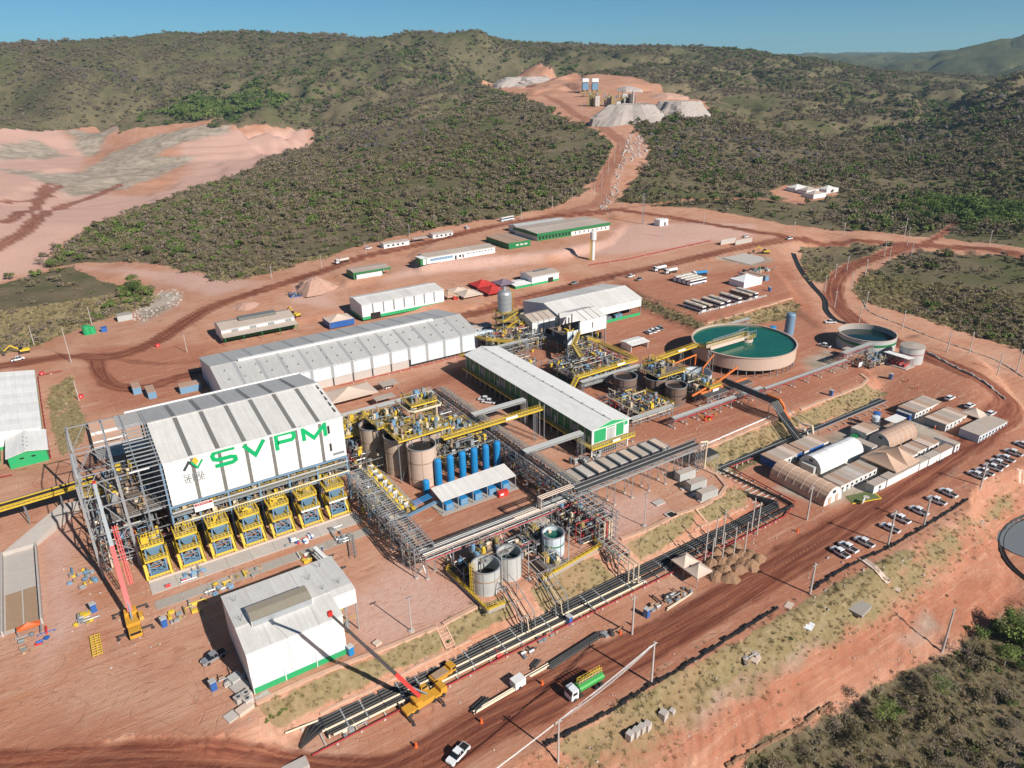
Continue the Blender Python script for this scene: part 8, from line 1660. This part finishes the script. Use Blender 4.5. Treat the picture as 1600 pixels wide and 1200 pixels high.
drain('black lined drain curving beside the pale track behind the tanks', [(1240, 396), (1250, 420), (1268, 445), (1288, 468), (1291, 485), (1305, 500), (1322, 506)], 2.6)
drain('black-lined pond bank at the right edge', [(1612, 912), (1583, 888), (1566, 862), (1566, 838), (1580, 820), (1604, 808)], 1.3)
drain('narrow drain chute down the right embankment', [(1345, 872), (1370, 892), (1388, 912)], 1.8, 'canvas_beige'); drain('pale drain chute near the right edge embankment', [(1590, 738), (1602, 752)], 1.6, 'canvas_beige')
def berm_line(label, pts, m='steel_dark', h=.75):
 t = thing('berm_strip', (0, 0, 0), 0, label, 'fence'); P = curve(PXP(pts), 6); mb = MB(); r = random.Random(5)
 for a, b_ in zip(P[:-1], P[1:]):
  n = max(1, int(np.linalg.norm(b_ - a) / 1.2))
  for k in range(n):
   p = a + (b_ - a) * k / n; q = a + (b_ - a) * (k + 1) / n; hh = h * r.uniform(.5, 1.15)
   mb.beam((p[0] + r.uniform(-.2, .2), p[1] + r.uniform(-.2, .2), float(zat(*p)) + hh / 2 - .1), (q[0], q[1], float(zat(*q)) + hh / 2 - .1), r.uniform(.25, .7), hh)
 mb.build('berm_body', m, t)
berm_line('ragged dark berm line along the lower edge of the dark road', [(852, 1165), (880, 1150), (960, 1108), (1010, 1075), (1060, 1048), (1120, 1010), (1180, 972), (1215, 950)], 'liner_black'); berm_line('ragged dark berm line below the parked pickups', [(1270, 922), (1300, 900), (1340, 878), (1390, 855), (1450, 820), (1512, 781)], 'liner_black'); berm_line('dark ridge along the woods side of the lower road', [(1135, 1200), (1180, 1175), (1250, 1135), (1300, 1100)], 'heap_earth', 1.0)  # black strips: liner and the low berm's dark shadow in one colour
berm_line('pale berm along the outer side of the right-hand road', [(1348, 470), (1360, 488), (1400, 505), (1450, 525), (1520, 550), (1560, 565), (1600, 590)], 'concrete', .5); berm_line('dark rubble line between right-hand road and camp road', [(1450, 552), (1500, 578), (1540, 600), (1570, 625)], 'rock', .9)
t = thing('pond', (0, 0, 0), 0, None, None); bpy.data.objects.remove(t)
c0 = PX(1592, 858); mb = MB().prism([(c0[0] + 13 * math.cos(a) + 9.5, c0[1] + 11 * math.sin(a)) for a in [2 * PI * k / 24 for k in range(24)]], -16, -15.35); o = mb.build('pond_water', 'water_pond'); o['kind'] = 'structure'
# people
def person(px, py, lab, top='cone_orange', h=1.72, rz=0):
 g = PX(px, py); me = bpy.data.meshes.new('body'); P = [(0, 0, .92), (0, 0, 1.2), (0, 0, 1.42), (0, 0, 1.52), (0, .02, 1.66), (.1, 0, .88), (.12, .03, .48), (.13, 0, .06), (.13, .1, .04), (-.1, 0, .88), (-.12, -.04, .48), (-.13, -.06, .06), (-.13, .04, .04), (.2, 0, 1.4), (.28, 0, 1.12), (.28, .1, .88), (-.2, 0, 1.4), (-.28, 0, 1.12), (-.27, .12, .9)]
 E_ = [(0, 1), (1, 2), (2, 3), (3, 4), (0, 5), (5, 6), (6, 7), (7, 8), (0, 9), (9, 10), (10, 11), (11, 12), (2, 13), (13, 14), (14, 15), (2, 16), (16, 17), (17, 18)]
 me.from_pydata(P, E_, []); o = bpy.data.objects.new('person', me); col.objects.link(o); o.location = g; o.rotation_euler = (0, 0, rz)
 sk = o.modifiers.new('skin', 'SKIN'); R_ = [.15, .16, .17, .06, .1, .09, .065, .045, .04, .09, .065, .045, .04, .065, .045, .035, .065, .045, .035]
 for i, v in enumerate(me.skin_vertices[0].data): v.radius = (R_[i], R_[i]); v.use_root = (i == 0)
 o.modifiers.new('sub', 'SUBSURF').levels = 1; me.materials.append(MT(top)); tag(o, lab, 'person')
 hm = MB().lathe([(.15, 0), (.14, .08), (.08, .14), (.01, .15)], 10, (0, .01, 1.7)).build('helmet', 'sign_white', o);
for px, py, lab, top, rz in ((1460, 672, 'left person in orange workwear between the camp blocks', 'cone_orange', 0), (1463, 670, 'right person in orange workwear between the camp blocks', 'cone_orange', 1), (1471, 724, 'person in dark clothes at the yellow kerb by the orange mesh', 'liner_black', 0), (1467, 726, 'person in dark clothes left at the yellow kerb by the mesh', 'steel_dark', 2), (300, 903, 'person in blue beside the parts under the feeders', 'blue_paint', 1), (504, 862, 'person in blue right of the yellow bins', 'blue_paint', 2), (1433, 608, 'person standing on open ground right of the trench corner', 'hydrant_red', 0), (1418, 597, 'person in red near the trench corner', 'hydrant_red', 1)): person(px, py, lab, top, rz=rz)
# ------------------------------------------------------------ vegetation
def leafmat(name, cols, rough=.75):
 m, nt, b = newmat(name); oi = nt.nodes.new('ShaderNodeObjectInfo'); p = wpos(nt)
 cr = nt.nodes.new('ShaderNodeValToRGB'); cr.color_ramp.interpolation = 'LINEAR'
 e = cr.color_ramp.elements; e[0].color = (*cols[0], 1); e[0].position = 0; e[1].color = (*cols[-1], 1); e[1].position = 1
 for i, c in enumerate(cols[1:-1]): q = e.new((i + 1) / (len(cols) - 1)); q.color = (*c, 1)
 n1 = noise(nt, .012, 3, .5, p)
 f = math_n(nt, 'ADD', math_n(nt, 'MULTIPLY', oi.outputs['Random'], .75), math_n(nt, 'MULTIPLY_ADD', n1, 1.6, -.68), clamp=True)
 L(nt, f, cr.inputs[0]); n2 = noise(nt, 1.3, 2, .5, p)
 s = nt.nodes.new('ShaderNodeVectorMath'); s.operation = 'SCALE'; L(nt, cr.outputs[0], s.inputs[0]); L(nt, math_n(nt, 'MULTIPLY_ADD', n2, .9, .55), s.inputs['Scale'])
 L(nt, s.outputs[0], b.inputs['Base Color']); b.inputs['Roughness'].default_value = rough; b.inputs['Specular IOR Level'].default_value = .15
 MATS[name] = m; return m
leafmat('leaf_olive', [(.15, .13, .062), (.195, .16, .088), (.22, .175, .10), (.135, .135, .055)])
leafmat('leaf_dry', [(.18, .145, .095), (.23, .185, .135), (.21, .155, .11), (.155, .135, .08)])
leafmat('leaf_green', [(.06, .095, .025), (.11, .16, .038), (.17, .21, .06), (.07, .10, .03)])
mat('bark', (.16, .12, .095), .9, dirt=.4, dirtc=(.1, .07, .05)); mat('bark_pale', (.30, .26, .22), .9, dirt=.3)
def crown_mb(r, R, H, nleaf, ls, nclump=7, z0=.3, flat=.7, branches=True):
 """uneven crown: leaf-sized faces gathered round clump centres, gaps between"""
 cl = MB(); tr = MB(); cs = []
 for k in range(nclump):
  a = r.uniform(0, 2 * PI); d = R * math.sqrt(r.random()) * .72; cs.append((d * math.cos(a), d * math.sin(a), H * (z0 + (1 - z0) * r.uniform(.25, .8) * (1 - .35 * (d / R) ** 2)), R * r.uniform(.28, .5)))
 for k in range(nleaf):
  c = cs[k % nclump]; v = Vector((r.gauss(0, 1), r.gauss(0, 1), r.gauss(0, 1))).normalized() * (c[3] * r.uniform(.55, 1.05)); p = Vector((c[0] + v.x, c[1] + v.y, max(.15, c[2] + v.z * flat)))
  n = (v + Vector((r.gauss(0, .6), r.gauss(0, .6), r.gauss(.5, .6)))).normalized(); u = n.orthogonal().normalized(); u.rotate(Matrix.Rotation(r.uniform(0, 6.28), 3, n)); w = n.cross(u); s = ls * r.uniform(.6, 1.3)
  cl.add([p + u * s, p + w * s * .7, p - u * s * .8, p - w * s * .6], [(0, 1, 2, 3)])
 tr.tube((0, 0, -.4), (0, 0, H * .35), R * .055 + .03, 5, r2=R * .04 + .02)
 for c in cs[:6 if branches else 3]: tr.tube((0, 0, H * .3), (c[0] * .85, c[1] * .85, c[2]), R * .03 + .015, 4, r2=.02, caps=False)
 return cl, tr
def bare_mb(r, R, H, depth=4):
 tr = MB()
 def br(p, d, l, w, k):
  q = p + d * l; tr.tube(p, q, w, 3 if k < 3 else 4, r2=w * .6, caps=False)
  if k > 0:
   for _ in range(r.choice([2, 3])):
    e = (d + Vector((r.gauss(0, .5), r.gauss(0, .5), r.gauss(.1, .3)))).normalized(); br(q, e, l * r.uniform(.6, .85), w * .6, k - 1)
 br(Vector((0, 0, -.3)), Vector((0, 0, 1)), H * .32, R * .04 + .03, depth); return tr
rv = random.Random(77)
PROTO = []   # (mesh, leaf kind, crown radius, height)
for k, (lm, R, H, n, ls, fl) in enumerate((('leaf_olive', 1, 1.15, 110, .21, .8), ('leaf_dry', 1, 1.0, 90, .2, .75), ('leaf_green', 1, 1.3, 130, .22, .85), ('leaf_dry', 1, 1.5, 60, .17, .9), ('leaf_olive', 1, .8, 80, .25, .6), ('leaf_green', 1, 1.6, 150, .2, .9), ('leaf_olive', 1, 1.5, 100, .2, .9))):
 c, t_ = crown_mb(rv, R, H, n, ls, nclump=6 + k % 3); m = MB(); m.add(c.v, c.f, 0); m.add(t_.v, t_.f, 1)
 o = bpy.data.objects.new('shrub_form', m.mesh('shrub_form', [lm, 'bark'])); PROTO.append(o)
gn_cache = {}
def scatter(name, pts, scl, rot, proto, kind='stuff'):
 me = bpy.data.meshes.new(name); me.vertices.add(len(pts)); me.vertices.foreach_set('co', np.asarray(pts, np.float32).ravel())
 for k, v in (('scl', scl), ('rot', rot)): a = me.attributes.new(k, 'FLOAT', 'POINT'); a.data.foreach_set('value', np.asarray(v, np.float32))
 me.update(); o = bpy.data.objects.new(name, me); col.objects.link(o); o['kind'] = kind
 ng = bpy.data.node_groups.new('spread', 'GeometryNodeTree'); ng.interface.new_socket('Geometry', in_out='INPUT', socket_type='NodeSocketGeometry'); ng.interface.new_socket('Geometry', in_out='OUTPUT', socket_type='NodeSocketGeometry')
 gi = ng.nodes.new('NodeGroupInput'); go = ng.nodes.new('NodeGroupOutput'); ip = ng.nodes.new('GeometryNodeInstanceOnPoints'); oi = ng.nodes.new('GeometryNodeObjectInfo'); oi.inputs['Object'].default_value = proto; oi.inputs['As Instance'].default_value = True
 a1 = ng.nodes.new('GeometryNodeInputNamedAttribute'); a1.data_type = 'FLOAT'; a1.inputs['Name'].default_value = 'scl'; a2 = ng.nodes.new('GeometryNodeInputNamedAttribute'); a2.data_type = 'FLOAT'; a2.inputs['Name'].default_value = 'rot'; cx_ = ng.nodes.new('ShaderNodeCombineXYZ')
 ng.links.new(gi.outputs[0], ip.inputs['Points']); ng.links.new(oi.outputs['Geometry'], ip.inputs['Instance']); ng.links.new(a1.outputs['Attribute'], ip.inputs['Scale']); ng.links.new(a2.outputs['Attribute'], cx_.inputs[2]); ng.links.new(cx_.outputs[0], ip.inputs['Rotation']); ng.links.new(ip.outputs[0], go.inputs[0])
 o.modifiers.new('spread', 'NODES').node_group = ng; return o
def grid_at(A, X, Y):
 a = (np.arctan2(X, Y) - TH[0]) / (TH[1] - TH[0]); b = (np.log(np.hypot(X, Y)) - math.log(22.0)) / .0078
 return A[np.clip(np.rint(b).astype(int), 0, len(RR) - 1), np.clip(np.rint(a).astype(int), 0, len(TH) - 1)]
def sample(r0, r1, per):
 n = int(math.radians(100) / 2 * (r1 ** 2 - r0 ** 2) / per); r = np.sqrt(rng.uniform(r0 ** 2, r1 ** 2, n)); th = np.radians(rng.uniform(-16, 84, n)); X = r * np.sin(th); Y = r * np.cos(th)
 g = fbm(X, Y, 75, 5, 51) + .5 * fbm(X, Y, 300, 3, 52); dens = grid_at(A_scrub, X, Y) * np.clip(.5 + g * 3.0, .08, 1); k = rng.random(n) < dens
 return X[k], Y[k], r[k]
BX = [];
for (r0, r1, per, s0, s1) in ((85, 260, 3.4, .5, 2.4), (260, 520, 4.2, .5, 2.9), (520, 1200, 8.5, .9, 4.6), (1200, 2700, 27, 1.5, 6.4)):
 X, Y, r_ = sample(r0, r1, per); s = s0 + (s1 - s0) * rng.random(len(X)) ** 3; BX.append((X, Y, r_, s))
X = np.concatenate([b_[0] for b_ in BX]); Y = np.concatenate([b_[1] for b_ in BX]); r_ = np.concatenate([b_[2] for b_ in BX]); S_c = np.concatenate([b_[3] for b_ in BX])
Z = zat(X, Y); gly = np.clip(1 - np.abs(fbm(X * 1.0 + Y * .3, Y - X * .2, 330, 5, 5)) / .12, 0, 1) * smooth((r_ - 700) / 400); S_c = S_c * (1 + .35 * gly); moist = .22 * gly + fbm(X, Y, 340, 4, 61) + .35 * fbm(X, Y, 70, 3, 62)
# the wooded gully on the left hillside and the damp valley on the right are greener and taller
def near_px(lst, rad):
 m = np.zeros(len(X))
 for px, py, rr in lst: c = PX(px, py); m = np.maximum(m, np.exp(-((X - c[0]) ** 2 + (Y - c[1]) ** 2) / (2 * rr * rr)))
 return m
gul = near_px([(250, 192, 75), (200, 208, 60), (172, 215, 35), (330, 170, 85), (400, 152, 80)], 0); gul = np.maximum(gul, near_px([(1520, 335, 30), (1590, 1010, 7), (1575, 985, 5), (190, 450, 10), (215, 460, 7)], 0))
S_c = S_c * (1 + gul * .9)
u = rng.random(len(X)) - .75 * moist - gul * 1.1; kindi = np.where(u < .03, np.where(rng.random(len(X)) < .5, 2, 5), np.where(u < .4, rng.choice([0, 4, 6], len(X)), rng.choice([1, 3, 1], len(X))))
# keep the plants off the yard, then single out the largest in the picture
vv = np.stack([X, Y, Z - CAMZ], -1) @ CM.T; inpic = (vv[:, 2] > 1) & (np.abs(vv[:, 0] / vv[:, 2]) < .72) & (np.abs(vv[:, 1] / vv[:, 2]) < .545); key = np.where(inpic, S_c / np.maximum(vv[:, 2], 1), 0)
order = np.argsort(-key); big = order[:300]; rest = np.ones(len(X), bool); rest[big] = False
for k, p_ in enumerate(PROTO):
 m = rest & (kindi == k)
 if m.any(): scatter('scrub', np.stack([X[m], Y[m], Z[m] - .1 * S_c[m]], -1), S_c[m], rng.uniform(0, 6.28, m.sum()), p_)
# the single trees and shrubs: trunk and crown of their own
FORMS = {}
for k, (lm, H, n, ls) in enumerate((('leaf_olive', 1.15, 520, .085), ('leaf_dry', 1.0, 420, .07), ('leaf_green', 1.3, 620, .09), ('leaf_dry', 1.5, 150, .055), ('leaf_olive', .8, 420, .09), ('leaf_green', 1.6, 640, .085), ('leaf_olive', 1.5, 460, .08))):
 c, t_ = crown_mb(rv, 1, H, n, ls, nclump=10 + k % 4)
 tb = bare_mb(rv, 1, H * 1.05, 4) if k in (3, 1) else t_
 FORMS[k] = (c.mesh('crown', lm), tb.mesh('trunk', 'bark_pale' if k in (3, 1) else 'bark'))
WORD = {0: 'olive bushy tree', 1: 'dry brown-leaved shrub', 2: 'bright green rounded tree', 3: 'nearly leafless grey-brown tree', 4: 'low spreading olive shrub', 5: 'tall fresh green tree', 6: 'upright dull green tree'}
for i in big:
 x, y = X[i], Y[i]; px = vv[i, 0] / vv[i, 2] * FPX + 800; py = vv[i, 1] / vv[i, 2] * FPX + 600; k = int(kindi[i])
 zone = 'in the lower right woods' if (py > 900 and px > 900) else 'in the scrub at the left edge' if px < 300 else 'in the scrub inside the right-hand road bend' if px > 1330 and py > 380 else 'in the far scrub beyond the right crossroads' if px > 1200 and py < 380 else 'in the scrub pocket between the far tracks' if px > 1200 else 'at the foot of the middle scrub hill'
 t = thing('shrub' if k in (1, 4) else 'tree', (x, y, Z[i] - .1), float(rng.uniform(0, 6.28)), f'{WORD[k]} {zone}', 'shrub' if k in (1, 4) else 'tree', f'{WORD[k]}s {zone}'); s = float(S_c[i]); t.scale = (s, s, s * float(rng.uniform(.85, 1.25)))
 link('crown', FORMS[k][0], t); link('trunk', FORMS[k][1], t)
# trees picked out one by one
def tree_at(px, py, R, H, k, label, n=900, ls=.16, bare=False):
 g = PX(px, py); t = thing('tree', g, 0, label, 'tree'); r = random.Random(int(px))
 c, tr = crown_mb(r, R, H, n, ls, nclump=14, z0=.45, flat=.6)
 c.build('crown', k, t); (bare_mb(r, R, H, 5) if bare else tr).build('trunk', 'bark_pale', t); return t
tree_at(1466, 1090, 3.4, 6.5, 'leaf_green', 'round yellowish green tree with pale trunk at the lower right road edge', 1400, .14, True)
tree_at(1512, 1025, 3.2, 5.5, 'leaf_olive', 'thin olive tree beside the tall leaning pole', 700, .13, True); tree_at(1378, 1125, 3.2, 5.2, 'leaf_green', 'bright green bushy tree left of the round yellowish one', 1700, .15)
tree_at(1320, 1130, 2.8, 5.0, 'leaf_dry', 'sparse brown tree at the lower road edge', 500, .12, True); tree_at(1585, 990, 3.6, 7, 'leaf_green', 'dense dark green tree at the right edge of the woods', 2000, .18); tree_at(1568, 1040, 3.2, 6, 'leaf_green', 'dark green tree below the dense right edge tree', 1600, .17)
tree_at(1270, 1150, 2.6, 5.0, 'leaf_dry', 'bare branched tree at the bottom woods edge', 200, .1, True); tree_at(1345, 1175, 2.8, 4.6, 'leaf_olive', 'olive tree near the bottom edge of the woods', 900, .14); tree_at(17, 437, 3.4, 5.0, 'leaf_green', 'lone round tree on the pale ground at the left edge', 700, .3); tree_at(208, 447, 4.6, 7.5, 'leaf_green', 'large dark green tree at the tip of the left scrub', 900, .3)
for k in range(7):
 px, py = ((425, 1122), (437, 1118), (445, 1110), (418, 1128), (960, 472), (700, 1003), (1235, 1000))[k]; g = PX(px, py); c, tr = crown_mb(random.Random(k), .7, .6, 130, .12); t = thing('weed', g, 0, ('first', 'second', 'third', 'fourth')[k] + ' green weed tuft on the slope below the workshop' if k < 4 else ('green tuft at the corner of the bus yard slope', 'green tuft at the foot of the concrete stairs', 'green tuft on the lower embankment')[k - 4], 'plant'); c.build('leaves', 'leaf_green', t)
# dry grass on banks and among the scrub: short tufts nobody could count
gm_ = MB(); rg = random.Random(9)
for k in range(16):
 a = rg.uniform(0, 6.28); x0_, y0_ = rg.gauss(0, .25), rg.gauss(0, .25); h = rg.uniform(.25, .55); gm_.add([(x0_ - .05, y0_, 0), (x0_ + .05, y0_, 0), (x0_ + .2 * math.cos(a), y0_ + .2 * math.sin(a), h)], [(0, 1, 2)])
leafmat('grass_dry', [(.26, .20, .10), (.34, .27, .15), (.20, .18, .07)]); tuft = bpy.data.objects.new('tuft_form', gm_.mesh('tuft_form', 'grass_dry'))
n = 150000; r_ = np.sqrt(rng.uniform(85 ** 2, 470 ** 2, n)); th = np.radians(rng.uniform(-8, 76, n)); Xg = r_ * np.sin(th); Yg = r_ * np.cos(th); keep = rng.random(n) < grid_at(np.maximum(A_grass * .8, A_scrub), Xg, Yg)
scatter('dry_grass', np.stack([Xg[keep], Yg[keep], zat(Xg[keep], Yg[keep])], -1), rng.uniform(.6, 1.5, keep.sum()) * (1 + (r_[keep] > 300) * .6), rng.uniform(0, 6.28, keep.sum()), tuft)
# loose stones
rk = bpy.data.objects.new('rock_form', None)
bm = bmesh.new(); bmesh.ops.create_icosphere(bm, subdivisions=1, radius=1)
for v in bm.verts: v.co *= 1 + rg.uniform(-.25, .25)
me = bpy.data.meshes.new('rock_form'); bm.to_mesh(me); bm.free(); me.materials.append(MT('rock')); mat('rock_dark', (.075, .065, .06), .95, dirt=.4, dirtc=(.16, .12, .1)); m2_ = me.copy(); m2_.materials[0] = MT('rock_dark'); rk2 = bpy.data.objects.new('rock_form', m2_); rk = bpy.data.objects.new('rock_form', me)
P_r = []; S_r = []
for (poly, per, s0, s1) in (([(955, 330), (975, 260), (1012, 240), (1008, 215), (985, 205), (965, 260), (950, 310), (930, 325)], 10, .4, 1.6), ([(240, 455), (285, 452), (290, 470), (262, 490), (215, 505), (200, 495)], 6, .3, .9), ([(1520, 800), (1560, 800), (1550, 830), (1520, 815)], 2, .2, .6), ([(1290, 870), (1480, 880), (1440, 960), (1250, 1010)], 12, .1, .5), ([(1010, 185), (1180, 200), (1300, 250), (1100, 270), (1020, 230)], 90, 1.0, 4.2), ([(20, 110), (240, 110), (240, 150), (20, 150)], 700, 3, 8), ([(1480, 165), (1600, 155), (1600, 200), (1400, 220)], 220, 1.5, 6), ([(480, 200), (660, 185), (700, 230), (520, 240)], 160, 1, 4.5)):
 W = PXP(poly); xs = [p[0] for p in W]; ys = [p[1] for p in W]; n = int((max(xs) - min(xs)) * (max(ys) - min(ys)) / per); xx = rng.uniform(min(xs), max(xs), n); yy = rng.uniform(min(ys), max(ys), n); k = inside(xx, yy, W); xx = xx[k]; yy = yy[k]
 P_r.append(np.stack([xx, yy, zat(xx, yy)], -1)); S_r.append(s0 + (s1 - s0) * rng.random(len(xx)) ** 3)
scatter('loose_rocks', np.concatenate(P_r[:4]), np.concatenate(S_r[:4]), rng.uniform(0, 6, len(np.concatenate(S_r[:4]))), rk); scatter('dark_rocks', np.concatenate(P_r[4:]), np.concatenate(S_r[4:]), rng.uniform(0, 6, len(np.concatenate(S_r[4:]))), rk2)
n = 26000; r_ = np.sqrt(rng.uniform(85 ** 2, 320 ** 2, n)); th = np.radians(rng.uniform(-6, 74, n)); Xg = r_ * np.sin(th); Yg = r_ * np.cos(th); keep = (rng.random(n) < .25 + fbm(Xg, Yg, 25, 3, 71) * 1.6) & (grid_at(A_road, Xg, Yg) < .3)
scatter('gravel', np.stack([Xg[keep], Yg[keep], zat(Xg[keep], Yg[keep])], -1), .05 + .22 * rng.random(keep.sum()) ** 4, rng.uniform(0, 6, keep.sum()), rk)
# ------------------------------------------------------------ the air: thin even haze in one closed box
hz = MB().box(-11000, -2500, -30, 11500, 11500, 420).build('haze', [])
hm = bpy.data.materials.new('haze'); hm.use_nodes = True; hm.node_tree.nodes.remove(hm.node_tree.nodes['Principled BSDF'])
pv = hm.node_tree.nodes.new('ShaderNodeVolumePrincipled'); pv.inputs['Color'].default_value = (.55, .82, 1, 1); pv.inputs['Density'].default_value = 0.00006; pv.inputs['Anisotropy'].default_value = 0.2
hm.node_tree.links.new(pv.outputs[0], hm.node_tree.nodes['Material Output'].inputs['Volume']); hz.data.materials.append(hm); hz['kind'] = 'stuff'
